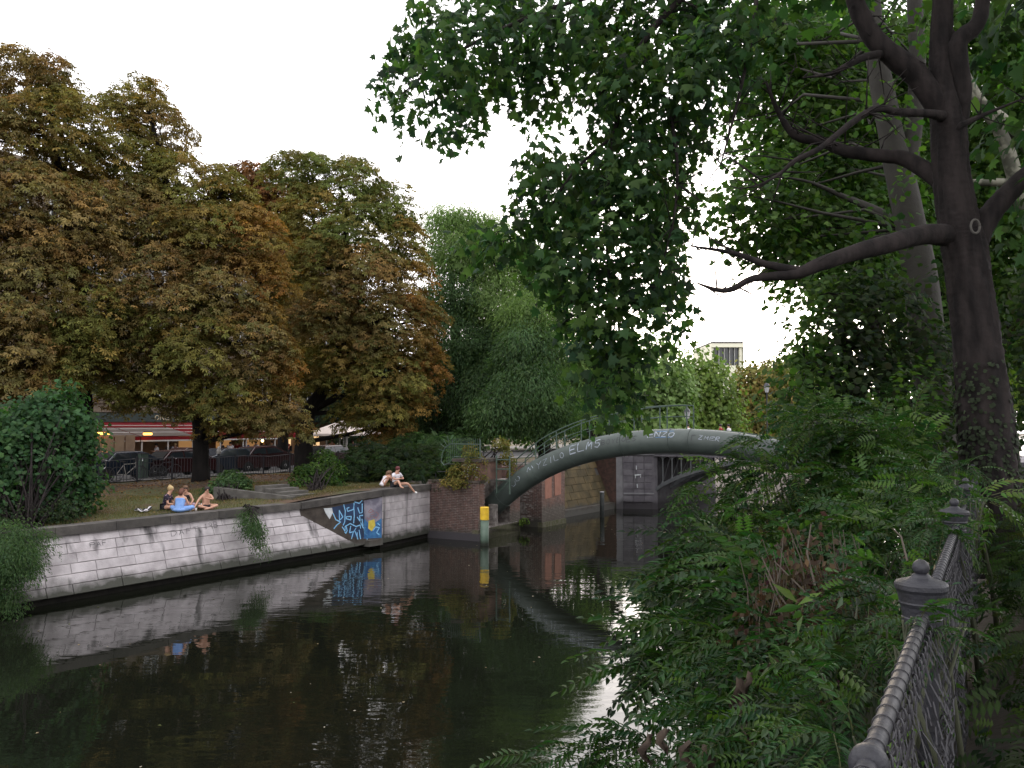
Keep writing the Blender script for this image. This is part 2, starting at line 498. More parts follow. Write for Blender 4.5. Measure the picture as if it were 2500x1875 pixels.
# the coping rises towards the projecting bay
CC = (US(935, -.25), -.25)                  # bay corner
F0 = (11.95, .60)
def strip(b, p, q, prof0, prof1, mi=0):
    """prism from p=(t,s) to q; profiles are (offset inland, z)"""
    d = Vector((q[0] - p[0], q[1] - p[1])).normalized(); nn = Vector((-d.y, d.x))
    n = len(prof0)
    V = [W(p[0] + nn.x * a, p[1] + nn.y * a, z) for a, z in prof0] + [W(q[0] + nn.x * a, q[1] + nn.y * a, z) for a, z in prof1]
    F = [tuple(range(n)), tuple(range(2 * n - 1, n - 1, -1))] + [(i, i + n, (i + 1) % n + n, (i + 1) % n) for i in range(n)]
    return b.add(V, F, mi)
def pt(p, q, k): return (p[0] + (q[0] - p[0]) * k, p[1] + (q[1] - p[1]) * k)
rise = [2.235, 2.33, 2.44, 2.535]
for k in range(3):
    b = MB()
    p, q = pt(F0, CC, k / 3 + .003), pt(F0, CC, (k + 1) / 3)
    if k == 2: q = pt(F0, CC, 1.02)
    strip(b, p, q, [(-.08, rise[k] - .27), (-.08, rise[k]), (.55, rise[k]), (.55, rise[k] - .27)],
          [(-.08, rise[k + 1] - .27), (-.08, rise[k + 1]), (.55, rise[k + 1]), (.55, rise[k + 1] - .27)])
    b.obj('coping_stone', M['coping'], qw)
# flank of the bay: stained concrete with graffiti
b = MB(); strip(b, F0, CC, [(0, .25), (0, 1.99), (.5, 1.99), (.5, .25)], [(0, .25), (0, 2.28), (.5, 2.28), (.5, .25)])
b.obj('flank_wall', M['concrete_dark'], qw)
b = MB(); strip(b, (15.0, -.28), (CC[0] - .02, CC[1] - .07), [(0, .16), (0, .42), (.4, .42), (.4, .16)], [(0, .16), (0, .42), (.4, .42), (.4, .16)])
b.obj('sill', M['concrete_dark'], qw)
# dark strip: soot and a painted shadow line at the battered wall's end
b = MB()
e0 = (15.42, BT * 0 - .03, .22); e1 = (12.9, BT * 1.76 - .03, 1.98)
V = []
for (t_, s_, z_) in (e0, e1):
    for dt, ds in ((-.10, -.02), (.10, -.02), (.10, .12), (-.10, .12)):
        V.append(W(t_ + dt, s_ + ds, z_))
b.add(V, [(0, 1, 2, 3), (7, 6, 5, 4)] + [(i, i + 4, (i + 1) % 4 + 4, (i + 1) % 4) for i in range(4)])
b.obj('soot_shadow_strip', M['coping'], qw)

# --- bay front, vertical, pale blocks
D2 = (19.75, .22)
bay = thing('quay_bay', 'short grey stone block quay section between the graffiti and the brick abutment', 'wall', W(CC[0], CC[1], 0))
b = MB(); strip(b, CC, D2, [(.03, .2), (.03, 2.28), (1.6, 2.28), (1.6, -.4), (.2, -.4), (.2, .2)], [(.03, .2), (.03, 2.28), (1.6, 2.28), (1.6, -.4), (.2, -.4), (.2, .2)])
b.obj('wall_core', M['joint'], bay)
b = MB(); strip(b, CC, D2, [(.1, -.5), (.1, .28), (.3, .28), (.3, -.5)], [(.1, -.5), (.1, .28), (.3, .28), (.3, -.5)]); b.obj('footing', M['footing'], bay)
dv = Vector((D2[0] - CC[0], D2[1] - CC[1])); bl = dv.length; bang = ANG + math.atan2(dv.y, dv.x)
LB = (.46, .62, .78, .94); CHB = .344
BLB = {L_: [blockmesh('stone', L_ - GAP, CHB - GAP, .07, M['stone'], k * 5 + int(L_ * 50)) for k in range(2)] for L_ in LB}
for c in range(6):
    x = 0.0; k = 0
    seq = [.94, .78, .62, .78, .62] if c % 2 else [.62, .94, .46, .94, .78]
    while x < bl - .1:
        L_ = seq[k % 5]; k += 1
        if x + L_ > bl + .15: L_ = min(LB, key=lambda q: abs(q - (bl - x)))
        p = pt(CC, D2, x / bl)
        put('stone', rnd.choice(BLB[L_]), wall_M(p[0], p[1], .21 + c * CHB, 0, bang), bay)
        x += L_
for k in range(2):
    b = MB(); strip(b, pt(CC, D2, k / 2 + .004 - (.02 if k == 0 else 0)), pt(CC, D2, (k + 1) / 2), [(-.09, 2.27), (-.09, 2.54), (.6, 2.54), (.6, 2.27)], [(-.09, 2.27), (-.09, 2.54), (.6, 2.54), (.6, 2.27)])
    b.obj('coping_stone', M['coping'], bay)

# ------------------------------------------------------------ strokes (graffiti and lettering)
GL = {'E': [[(1, 1), (0, 1), (0, 0), (1, 0)], [(0, .5), (.8, .5)]], 'L': [[(0, 1), (0, 0), (.9, 0)]], 'M': [[(0, 0), (.1, 1), (.5, .35), (.9, 1), (1, 0)]],
      'S': [[(1, .9), (.6, 1), (.1, .8), (.2, .55), (.8, .45), (.95, .2), (.5, 0), (0, .1)]], 'N': [[(0, 0), (0, 1), (.9, 0), (.9, 1)]],
      'Z': [[(0, 1), (1, 1), (0, 0), (1, 0)]], 'O': [[(.5, 1), (.05, .75), (.05, .25), (.5, 0), (.95, .25), (.95, .75), (.5, 1)]],
      'U': [[(0, 1), (0, .2), (.3, 0), (.7, 0), (1, .2), (1, 1)]], 'R': [[(0, 0), (0, 1), (.7, 1), (.9, .75), (.7, .5), (0, .5), (.95, 0)]],
      'C': [[(1, .85), (.6, 1), (.1, .8), (0, .4), (.3, .05), (.7, 0), (1, .15)]], 'I': [[(.5, 0), (.5, 1)]], 'P': [[(0, 0), (0, 1), (.7, 1), (.9, .75), (.7, .5), (0, .5)]],
      'D': [[(0, 0), (0, 1), (.6, .95), (1, .5), (.6, .05), (0, 0)]], 'Y': [[(0, 1), (.5, .5), (1, 1)], [(.5, .5), (.4, 0)]], 'B': [[(0, 0), (0, 1), (.7, .95), (.8, .7), (.6, .52), (0, .5)], [(.6, .52), (.95, .3), (.7, 0), (0, 0)]],
      '6': [[(.9, .95), (.3, .8), (0, .35), (.3, 0), (.8, .05), (.9, .35), (.5, .5), (.05, .35)]], '7': [[(0, .95), (1, 1), (.3, 0)], [(.2, .5), (.8, .5)]],
      '9': [[(.9, .6), (.4, .45), (.1, .75), (.5, 1), (.9, .8), (.8, 0)]], '1': [[(.3, .8), (.5, 1), (.5, 0)]], 'K': [[(0, 0), (0, 1)], [(.9, 1), (.1, .5), (1, 0)]], 'A': [[(0, 0), (.5, 1), (1, 0)], [(.2, .4), (.8, .4)]],
      'F': [[(0, 0), (0, 1), (.9, 1)], [(0, .55), (.7, .55)]], 'T': [[(0, 1), (1, 1)], [(.5, 1), (.5, 0)]], 'H': [[(0, 0), (0, 1)], [(1, 0), (1, 1)], [(0, .5), (1, .5)]],
      '3': [[(0, .9), (.6, 1), (.9, .75), (.4, .55), (.9, .3), (.6, 0), (0, .1)]]}
def ribbon(b, pts, w, fn, n=0.04):
    P = [Vector(p) for p in pts]; Q = [P[0]]
    for a, c in zip(P, P[1:]):
        k = max(1, int((c - a).length / n))
        Q += [a + (c - a) * (i + 1) / k for i in range(k)]
    V, F = [], []
    for i, p in enumerate(Q):
        d = Q[min(i + 1, len(Q) - 1)] - Q[max(i - 1, 0)]
        if d.length < 1e-9: d = Vector((1, 0))
        d.normalize(); nn = Vector((-d.y, d.x)) * w / 2 * (1 + rnd.uniform(-.15, .15))
        V += [fn(p.x + nn.x, p.y + nn.y), fn(p.x - nn.x, p.y - nn.y)]
    F = [(2 * i, 2 * i + 1, 2 * i + 3, 2 * i + 2) for i in range(len(Q) - 1)]
    b.add(V, F)
def word(b, text, x, y, w, h, sw, fn, gap=.25, slope=0.0, skew=.1, jt=1.0):
    for ch in text:
        kx, ky, dy_, sk = 1 + jt * rnd.uniform(-.15, .15), 1 + jt * rnd.uniform(-.15, .15), jt * rnd.uniform(-.07, .07) * h, skew + jt * rnd.uniform(-.12, .12)
        if ch in GL:
            for st in GL[ch]:
                ribbon(b, [(x + px * w * kx + py * sk * h + jt * rnd.uniform(-.05, .05) * w, y + dy_ + py * h * ky + jt * rnd.uniform(-.04, .04) * h) for px, py in st], sw * rnd.uniform(.8, 1.2), fn, min(.04, w / 3))
        x += w * (1 + gap * rnd.uniform(.8, 1.2)); y += slope
def blob2d(b, pts, fn):
    V = [fn(x, y) for x, y in pts]; b.add(V, [tuple(range(len(V)))])
# flank graffiti: plane frame, x runs from the corner back along the flank, y up
fd = Vector((CC[0] - F0[0], CC[1] - F0[1])); fl = fd.length; fd.normalize(); fo = Vector((fd.y, -fd.x))
def flank(off):
    def fn(x, y):
        # x metres left of the corner
        t_ = CC[0] - fd.x * x + fo.x * off; s_ = CC[1] - fd.y * x + fo.y * off
        return W(t_, s_, y)
    return fn
f3, f6, f9 = flank(.004), flank(.008), flank(.012)
b = MB(); blob2d(b, [(2.62, 1.93), (2.2, 1.40), (1.86, .95), (1.55, .62), (.90, .50), (.96, 2.12)][::1], f3); b.obj('graffiti_ground', M['black_paint'], qw)
b = MB(); blob2d(b, [(.98, .50), (.02, .46), (.02, 2.22), (.98, 2.12)], f3); b.obj('graffiti_ground', M['grey_paint'], qw)
b = MB(); blob2d(b, [(.95, .50), (.03, .45), (.04, 1.30), (.3, 1.18), (.6, 1.05), (.95, 1.35)], f6); b.obj('graffiti_ground', M['blue_paint'], qw)
b = MB(); blob2d(b, [(.72, 1.24), (.42, 1.28), (.36, 1.02), (.55, .78), (.74, .92)], f9); b.obj('graffiti_patch', M['yellow_paint'], qw)
b = MB(); blob2d(b, [(2.95, 1.93), (2.55, 1.92), (2.5, 1.72), (2.66, 1.46), (2.85, 1.72)], f6); b.obj('graffiti_patch', M['white_paint'], qw)
b = MB()
def gf(x, y): return f6(-x, y)
for st in ([(-2.5, 1.7), (-2.36, 1.42), (-2.12, 1.3), (-2.3, 1.2), (-2.45, 1.05)], [(-2.2, 1.8), (-2.02, 1.5), (-2.18, 1.38), (-2.2, 1.8)],
           [(-1.98, 2.02), (-1.9, 1.75), (-1.92, 1.3), (-2.0, 1.15)], [(-1.45, 2.05), (-1.5, 1.78), (-1.78, 1.72), (-1.82, 1.85), (-1.7, 1.88)],
           [(-1.85, 1.5), (-1.6, 1.5), (-1.62, 1.35), (-1.85, 1.42), (-1.85, 1.5)], [(-1.48, 2.05), (-1.45, 1.5), (-1.48, 1.2)],
           [(-1.45, 2.1), (-1.2, 2.02), (-1.05, 2.14)], [(-1.28, 1.85), (-1.18, 1.6), (-1.05, 1.62), (-1.05, 2.0)], [(-1.3, 1.45), (-1.15, 1.25), (-1.18, 1.5), (-1.0, 1.5)],
           [(-2.05, 1.1), (-1.9, .9), (-1.9, 1.1), (-1.65, 1.2), (-1.35, 1.05), (-1.15, 1.1), (-1.12, .95)], [(-1.62, 1.1), (-1.68, .82), (-1.45, .85), (-1.35, 1.0), (-1.5, .8), (-1.58, .55)],
           [(-1.4, .85), (-1.25, .5)], [(-1.2, .9), (-1.12, .5)], [(-1.12, 1.2), (-.98, .95), (-.78, .95)], [(-.95, 1.0), (-.92, .72), (-.8, .66), (-.78, .45)],
           [(-1.3, .8), (-1.28, .52)], [(-1.06, 1.35), (-1.0, 1.05)], [(-1.85, 1.1), (-1.8, .92), (-1.86, .8), (-1.92, .88)]):
    ribbon(b, st, .045, gf)
b.obj('graffiti_outline', M['sky_paint'], qw)
b = MB()
for st in ([(-.75, 1.6), (-.6, 1.75), (-.45, 1.62), (-.7, 1.58)], [(-.6, 1.5), (-.4, 1.52)], [(-.5, 1.4), (-.3, 1.35)], [(-.8, 1.4), (-.7, 1.3), (-.6, 1.42)], [(-.35, 1.6), (-.2, 1.5), (-.3, 1.3)]):
    ribbon(b, st, .022, lambda x, y: f6(-x, y))
b.obj('graffiti_scribble', M['pink_paint'], qw)
b = MB(); ribbon(b, [(-.5, .8), (-.35, .95), (-.15, .9), (-.3, .7), (-.15, .6)], .05, lambda x, y: f9(-x, y)); ribbon(b, [(-.25, 1.1), (-.12, 1.0)], .05, lambda x, y: f9(-x, y))
b.obj('graffiti_scribble', M['sky_paint'], qw)
# scrawls on the battered wall
def batter_fn(x, y):
    z = .22 + y * math.cos(tilt)
    return W(x, BT * (z - .22) - .026, z + .01)
for args in (('19B', US(500, .6), 1.52, .17, .20, .016, batter_fn, .35), ('DAFT', US(420, .6), 1.40, .20, .19, .014, batter_fn, .5, .02), ('PAF', US(228, .5), 1.38, .15, .16, .014, batter_fn, .4)):
    b = MB(); word(b, *args); b.obj('scrawl', M['ink'], qw)
# retaining quay beyond the footbridge
rq = thing('retaining_wall', 'mossy brownish stone retaining wall in shade between brick pier and road bridge', 'wall', W(31, -.6, 0))
B2 = .42
b = MB(); wl_box(b, 24.2, 38.2, [(-.53, .1), (-.53 + B2 * 2.9, 3.0), (2.5, 3.0), (2.5, -.5), (-.53, -.5)]); b.obj('wall_core', M['joint'], rq)
BLO = [blockmesh('stone', 1.18, .45, .07, M['old_stone'], 90 + k) for k in range(4)]
t2 = math.atan(B2)
for c in range(6):
    z = .42 + c * .465 * math.cos(t2)
    t = 28.4 + (c % 2) * .6 - 1.2
    while t < 37.4 - (z - .4) * .5:
        put('stone', rnd.choice(BLO), wall_M(t, -.60 + B2 * (z - .1), z, t2), rq)
        t += 1.2
b = MB(); wl_box(b, 24.2, 38.2, [(-.80, -.5), (-.80, .38), (-.4, .42), (-.4, -.5)]); b.obj('footing', M['concrete_dark'], rq)
b = MB(); wl_box(b, 24.2, 38.2, [(.60, 2.98), (.60, 3.15), (1.2, 3.15), (1.2, 2.98)]); b.obj('coping', M['coping'], rq)
# left quay beyond the road bridge, seen under the arch
fq = thing('quay_wall', 'pale quay wall, warm light in its stone colour, seen far off under the arch of the road bridge', 'wall', W(60, 0, 0))
b = MB(); wl_box(b, 48, 260, [(0, -.5), (.5, 2.6), (2, 2.6), (2, -.5)]); b.obj('wall_core', M['far_stone'], fq)  # the warm light on this wall is part of its colour
b = MB(); wl_box(b, 48, 260, [(.4, 2.6), (.4, 2.85), (1, 2.85), (1, 2.6)]); b.obj('coping', M['coping'], fq)
# right quay, mostly under the shrubs
rqw = thing('quay_wall', 'near quay wall hidden below the overhanging shrubs on the right bank', 'wall', W(0, -22.3, 0))
b = MB(); wl_box(b, -60, 260, [(-22.3, -.5), (-22.5, 2.02), (-23.6, 2.02), (-23.6, -.5)]); b.obj('wall_core', M['old_stone'], rqw)
# ============================================================ BRICK ABUTMENT of the footbridge
def brickwork(name, p, q, z0, z1, mt, parent, holes=(), off=.004, L_=.25, H_=.077, top=None):
    """bricks laid on the vertical face from p to q (t, s); joined, too fine to pick apart"""
    d = Vector((q[0] - p[0], q[1] - p[1])); ln = d.length; d.normalize(); o = Vector((d.y, -d.x))
    b = MB(); k = 0; z = z0
    while z < z1 - .03:
        x = -(k % 2) * L_ / 2
        while x < ln:
            a, c = max(0, x), min(ln, x + L_ - .018)
            zm = z + H_ / 2
            ok = c - a > .03 and not any(h[0] < (a + c) / 2 < h[1] and h[2] < zm < h[3] for h in holes)
            if ok and top is not None and zm > top((a + c) / 2): ok = False
            if ok:
                pr = off + rnd.uniform(0, .007)
                V = []
                for xx, zz in ((a, z), (c, z), (c, z + H_ - .017), (a, z + H_ - .017)):
                    V.append(W(p[0] + d.x * xx, p[1] + d.y * xx, zz))
                for xx, zz in ((a, z), (c, z), (c, z + H_ - .017), (a, z + H_ - .017)):
                    V.append(W(p[0] + d.x * xx + o.x * pr, p[1] + d.y * xx + o.y * pr, zz))
                b.add(V, [(4, 5, 6, 7), (0, 1, 5, 4), (1, 2, 6, 5), (2, 3, 7, 6), (3, 0, 4, 7)])
            x += L_
        z += H_; k += 1
    o_ = b.obj(name, mt, parent); o_['kind'] = 'stuff'
    return o_
E_ = (20.0, -2.45); G_ = (24.1, -2.07)
ab = thing('bridge_abutment', 'dark red brick abutment carrying the left foot of the green pipe footbridge', 'abutment', W(20, -2.4, 0))
# arrangement of the face along G: two openings under the pipe
def quadbox(b, p, q, dep, z0, z1, mi=0):
    """box from the line p-q inland by dep"""
    d = Vector((q[0] - p[0], q[1] - p[1])).normalized(); nn = Vector((-d.y, d.x))
    V = []
    for z in (z0, z1):
        for (a, c) in (p, q):
            V += [W(a, c, z), W(a + nn.x * dep, c + nn.y * dep, z)]
    return b.add(V, [(0, 2, 3, 1), (4, 5, 7, 6), (0, 4, 6, 2), (1, 3, 7, 5), (0, 1, 5, 4), (2, 6, 7, 3)], mi)
b = MB()
def gp(x): return pt(E_, G_, x / 4.12)
quadbox(b, gp(0), gp(.55), 9, -.5, 2.64)
quadbox(b, gp(3.1), gp(4.12), 9, -.5, 2.64)
quadbox(b, gp(.55), gp(3.1), 9, -.5, .55)
quadbox(b, gp(1.55), gp(1.85), .35, .55, 1.55)
V_ = [pt(E_, G_, x) for x in (.13, .76)]
d_ = Vector((G_[0] - E_[0], G_[1] - E_[1])).normalized()
in_ = lambda p, dep: (p[0] - d_.y * dep, p[1] + d_.x * dep)
quadbox(b, in_(gp(.55), 1.2), in_(gp(3.1), 1.2), 7.8, .55, 2.64)
b.obj('brick_core', M['mortar'], ab)
_n = Vector((-(G_[1] - E_[1]), G_[0] - E_[0])).normalized()
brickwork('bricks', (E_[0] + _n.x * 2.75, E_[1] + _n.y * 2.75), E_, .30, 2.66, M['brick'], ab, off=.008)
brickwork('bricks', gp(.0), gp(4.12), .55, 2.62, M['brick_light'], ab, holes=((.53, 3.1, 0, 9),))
b = MB(); quadbox(b, gp(-.06), gp(4.16), .3, -.4, .50); b2 = b
b.obj('plinth', M['moss'], ab)
b = MB(); strip(b, (19.68, .30), (19.93, -2.52), [(0, .0), (0, .33), (.3, .33), (.3, .0)], [(0, .0), (0, .33), (.3, .33), (.3, .0)]); b.obj('plinth', M['bridge_stone'], ab)
b = MB(); strip(b, (19.70, .30), (19.95, -2.52), [(0, 2.66), (0, 2.76), (.6, 2.76), (.6, 2.66)], [(0, 2.66), (0, 2.76), (.6, 2.76), (.6, 2.66)]); b.obj('coping', M['concrete_dark'], ab)
# raised block carrying the gate, with white tag lettering
b = MB(); b.add([W(t_, s_, z_) for z_ in (2.76, 3.62) for (t_, s_) in ((20.15, -1.35), (20.15, -2.42), (22.2, -2.25), (22.2, -1.2))], [(0, 1, 2, 3), (7, 6, 5, 4), (0, 4, 5, 1), (1, 5, 6, 2), (2, 6, 7, 3), (3, 7, 4, 0)])
b.obj('gate_plinth', M['brick_light'], ab)
b = MB(); b.add([W(t_, s_, z_) for z_ in (3.62, 3.76) for (t_, s_) in ((20.0, -.9), (20.0, -2.5), (22.3, -2.3), (22.3, -.8))], [(0, 1, 2, 3), (7, 6, 5, 4), (0, 4, 5, 1), (1, 5, 6, 2), (2, 6, 7, 3), (3, 7, 4, 0)])
b.obj('cap_stone', M['concrete_dark'], ab)
b = MB(); word(b, 'ZONE', 0, 0, .19, .52, .035, lambda x, y: W(20.142, -1.42 - x, 2.93 + y), .25)
b.obj('lettering', M['white_paint'], ab)
b = MB(); blob2d(b, [(0, 0), (.5, .02), (.6, .5), (.1, .55)], lambda x, y: W(20.0 - .012, -1.55 - x, 1.9 + y)); b.obj('plaster_patch', M['brick_light'], ab)
# green bar gate with a curved wing
gt = thing('bar_gate', 'green metal bar fence panel with a curved left wing on top of the brick abutment', 'gate', W(20.2, -1.5, 3.76))
def g_at(x, z): return W(20.2, -.15 - x, z)
zb, ztop = 3.84, 4.72
b = MB()
b.tube([g_at(2.25, zb), g_at(2.25, ztop - .05)], .03); b.tube([g_at(.75, zb), g_at(2.3, zb)], .022); b.tube([g_at(.55, 4.45), g_at(2.3, 4.45)], .022)
b.tube([g_at(.75, zb), g_at(.45, 3.55), g_at(.12, 3.42)], .022)
b.tube([g_at(.55, 4.45), g_at(.22, 4.30), g_at(.02, 4.0), g_at(-.05, 3.6), g_at(.12, 3.42)], .022)
b.obj('gate_frame', M['rail_green'], gt)
bar = MB(); bar.tube([(0, 0, 0), (0, 0, 1)], .011, 5); barm = bar.mesh('gate_bar', M['rail_green'])
for k in range(18):
    x = .30 + k * .112
    z0_ = zb if x > .75 else zb - (.75 - x) * .9
    z1_ = ztop if x > .7 else ztop - (.7 - x) * .75
    p = g_at(x, z0_)
    put('gate_bar', barm, Matrix.Translation(Vector(p)) @ Matrix.Diagonal((1, 1, z1_ - z0_, 1)), gt)
for k in range(5):
    a0 = PI * (1.05 + .11 * k)
    c_ = (.62, 4.05)
    p0 = g_at(c_[0] + .45 * math.cos(a0), c_[1] - .45 * math.sin(a0) * .9); p1 = g_at(c_[0] + .82 * math.cos(a0), c_[1] - .82 * math.sin(a0))
    bb = MB(); bb.tube([p0, p1], .011, 5); bb.obj('gate_bar', M['rail_green'], gt)
# thin handrail in the bushes left of the abutment
hr = thing('handrail', 'thin grey steel handrail half hidden in bushes left of the brick abutment', 'railing', GZ(1110, 1170, 2.6))
pA, pB, pC = PX(1108, 1133, 41.5), PX(1165, 1132, 41), PX(1062, 1153, 41.5)
b = MB(); b.tube([PX(1085, 1133, 41.5), pA, pB], .022); b.obj('top_rail', M['rail_iron'], hr)
b = MB(); b.tube([PX(1064, 1152, 41.5), PX(1110, 1151, 41.5)], .018); b.obj('mid_rail', M['rail_iron'], hr)
for q in ((1110, 1133), (1064, 1152)):
    p = PX(q[0], q[1], 41.5); bb = MB(); bb.tube([p, (p[0], p[1], 2.4)], .024); bb.obj('post', M['rail_iron'], hr)

# ============================================================ PIPE FOOTBRIDGE
def ppz(L_):
    r = abs(L_ - 9.2); return 4.66 - .02283 * r * r - .0001277 * r ** 4
TB = 22.35
def pp(L_, dz=0.0, dt=0.0): return W(TB + dt, -2.15 - L_, ppz(L_) + dz)
PR = .53
fb = thing('footbridge', 'arched footbridge of one thick green steel pipe with railings and graffiti', 'footbridge', W(TB, -11.3, 0))
b = MB(); b.tube([pp(L_) for L_ in fr(-.55, 18.95, .3)], PR, 28); b.obj('arch_pipe', M['pipe'], fb, smooth=True)
def pframe(L_):
    a, c = Vector(pp(L_ - .05)), Vector(pp(L_ + .05)); tg = (c - a).normalized()
    side = Vector((-DX, -DY, 0)); upv = side.cross(tg).normalized()
    if upv.z < 0: upv = -upv
    return tg, side, upv
ringm = {}
for L_ in (.05, 2.1, 4.1, 6.6, 8.85, 9.75, 11.8, 14.1, 16.4, 18.4):
    tg, side, upv = pframe(L_)
    b = MB(); c_ = Vector(pp(L_)); b.tube([tuple(c_ - tg * .03), tuple(c_ + tg * .03)], PR + .022, 28)
    b.obj('weld_ring', M['pipe'], fb, smooth=False)
def psurf(off=.006):
    def fn(x, y):
        """x along the bridge, y metres up round the pipe from its side"""
        tg, side, upv = pframe(x); a = y / PR
        p = Vector(pp(x)) + (side * math.cos(a) + upv * math.sin(a)) * (PR + off)
        return tuple(p)
    return fn
sf = psurf()
for args in (('ELMS', 4.12, .02, .30, .42, .040, sf, .38), ('YZILO', 2.35, -.03, .22, .30, .022, sf, .4), ('ENZO', 7.95, .20, .24, .27, .035, sf, .35), ('ZMER', 10.25, .12, .17, .17, .022, sf, .45)):
    b = MB(); word(b, *args); b.obj('lettering', M['tag_paint'], fb)
b = MB()
ribbon(b, [(.92, -.02), (.98, -.12), (1.1, -.1), (1.15, .05)], .02, sf); b.obj('graffiti', M['tag_paint'], fb)
b = MB(); ribbon(b, [(1.2, .14), (1.22, 0), (1.34, -.04), (1.42, .08), (1.34, .18)], .02, sf); b.obj('graffiti', M['tag_paint'], fb)
b = MB(); ribbon(b, [(1.85, .1), (1.95, .3), (2.02, .1), (2.12, .3), (2.18, .12)], .025, sf); b.obj('graffiti', M['tag_paint'], fb)
b = MB()
for k in range(6):
    a0, a1 = 8.33 + k * .13, 8.46 + k * .13
    b.add([sf(a0, .17), sf(a1, .17), sf(a1, .52), sf(a0, .52)], [(0, 1, 2, 3)])
b.v = [tuple(Vector(p)) for p in b.v]; 
b.obj('graffiti_patch', M['blue_paint'], fb).location += Vector((DX, DY, 0)) * .002
b = MB(); word(b, 'BOYBOES', 5.75, .08, .17, .24, .022, sf, .42); b.obj('scrawl', M['ink'], fb); b = MB(); ribbon(b, [(9.95, .05), (9.95, .3), (10.1, .3)], .025, sf); b.obj('scrawl', M['ink'], fb)
# walkway deck behind the pipe: steps up to the flat crown
def wz(L_): return ppz(L_) + PR * .75
WT0, WT1 = TB + .45, TB + 1.35
def wk(L_, dt, dz): return W(TB + dt, -2.15 - L_, wz(L_) + dz)
b = MB()
Ls = fr(-.4, 18.8, .25)
for a, c in zip(Ls, Ls[1:]):
    za = (wz(a) + wz(c)) / 2 - .25
    b.add([W(tt, -2.15 - l, z_) for z_ in (za - .05, za) for (tt, l) in ((WT0, a), (WT1, a), (WT1, c), (WT0, c))], [(3, 2, 1, 0), (4, 5, 6, 7), (0, 1, 5, 4), (1, 2, 6, 5), (2, 3, 7, 6), (3, 0, 4, 7)])
b.obj('walkway', M['rail_green'], fb)
for dt in (.50, 1.30):
    Lr = fr(.55, 9.35, .3)
    b = MB(); b.tube([wk(l, dt, 1.0 + (.16 if l > 2 else .08 * l)) for l in Lr], .028, 6); b.obj('handrail', M['rail_green'], fb)
    b = MB(); b.tube([wk(l, dt, .55 + (.12 if l > 2 else .06 * l)) for l in Lr], .02, 6); b.obj('mid_rail', M['rail_green'], fb)
    for l in (.55, 1.65, 2.8, 4.15, 5.6, 6.85, 8.1, 9.35):
        b = MB(); b.tube([wk(l, dt, -.25), wk(l, dt, 1.0 + (.16 if l > 2 else .08 * l))], .03, 6); b.obj('post', M['rail_green'], fb)
    b = MB(); b.tube([wk(l, dt, .10) for l in fr(9.8, 18.4, .4)], .02, 5); b.obj('toe_rail', M['rail_green'], fb)
# foot frame at the abutment (dark trapezoid of steel)
b = MB()
for z_ in (2.72, 3.25, 3.7): b.tube([W(21.4, -2.5, z_), W(21.4, -3.25, z_ + .02)], .03, 6)
for s_ in (-2.5, -3.25): b.tube([W(21.4, s_, 2.1), W(21.4, s_, 3.9)], .04, 6)
b.tube([W(21.4, -2.45, 2.05), W(21.4, -3.3, 2.75)], .03, 6)
b.obj('foot_frame', M['rail_green'], fb)
# right-hand abutment under the shrubs
rb = thing('bridge_abutment', 'brick abutment of the pipe footbridge on the right bank behind the shrubs', 'abutment', W(22, -21, 0))
b = MB(); wl_box(b, 20.2, 24.4, [(-20.4, -.5), (-20.4, 2.7), (-25, 2.9), (-25, -.5)]); b.obj('brick_core', M['brick'], rb)
# brick pier
pr_ = thing('brick_pier', 'brick pier with two orange render patches between pipe bridge and mossy wall', 'pier', W(27, -2.1, 0))
PA, PB = (26.06, -2.17), (28.5, -2.15)
b = MB(); quadbox(b, PA, PB, 7, -.5, 3.25); b.obj('brick_core', M['mortar'], pr_)
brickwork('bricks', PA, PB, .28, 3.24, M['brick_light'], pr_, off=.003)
brickwork('bricks', (PA[0], PA[1] + 4.4), PA, .28, 3.24, M['brick'], pr_, L_=.26)  # recess side: its shade is put in by the darker brick
b = MB(); quadbox(b, (PA[0] - .03, PA[1] - .07), (PB[0] + .03, PB[1] - .07), .3, -.4, .26); b.obj('plinth', M['moss'], pr_)
for x0, x1, z0 in ((.32, .98, 1.45), (1.32, 1.98, 1.55)):
    b = MB()
    poly = [(x0, z0), (x1, z0 + .05), (x1 + .02, 2.75), ((x0 + x1) / 2 + .1, 2.98), ((x0 + x1) / 2 - .1, 3.0), (x0 - .02, 2.7)]
    V = [W(PA[0] + x, PA[1] - .006 - .014 * k, z) for k in (0, 1) for x, z in poly]
    b.add(V, [tuple(range(6)), tuple(range(11, 5, -1))] + [(i, i + 6, (i + 1) % 6 + 6, (i + 1) % 6) for i in range(6)])
    b.obj('render_patch', M['plaster'], pr_)
# beam bridging abutment and pier (shaded)
b = MB(); quadbox(b, (24.1, -1.2), (26.06, -1.2), 6, 2.6, 3.2); b.obj('beam', M['brick'], pr_)

# ============================================================ ROAD BRIDGE
TRB = 38.0
rbz = 3.72
ro = thing('road_bridge', 'grey stone and steel arch road bridge behind the green pipe footbridge', 'bridge', W(TRB, -11, 0))
b = MB()
b.add([W(t_, s_, z_) for z_ in (-.5, rbz - .2) for (t_, s_) in ((37.3, -.95), (38.3, -3.2), (49, -3.2), (49, 1.0), (37.3, 1.5))],
      [(4, 3, 2, 1, 0), (5, 6, 7, 8, 9)] + [(i, i + 5, (i + 1) % 5 + 5, (i + 1) % 5) for i in range(5)])
b.obj('abutment', M['bridge_stone'], ro)
# dark red flank left of the pilaster
b = MB(); quadbox(b, (37.25, 2.2), (37.25, -.98), .4, -.5, 3.25); b.obj('brick_flank', M['brick'], ro)
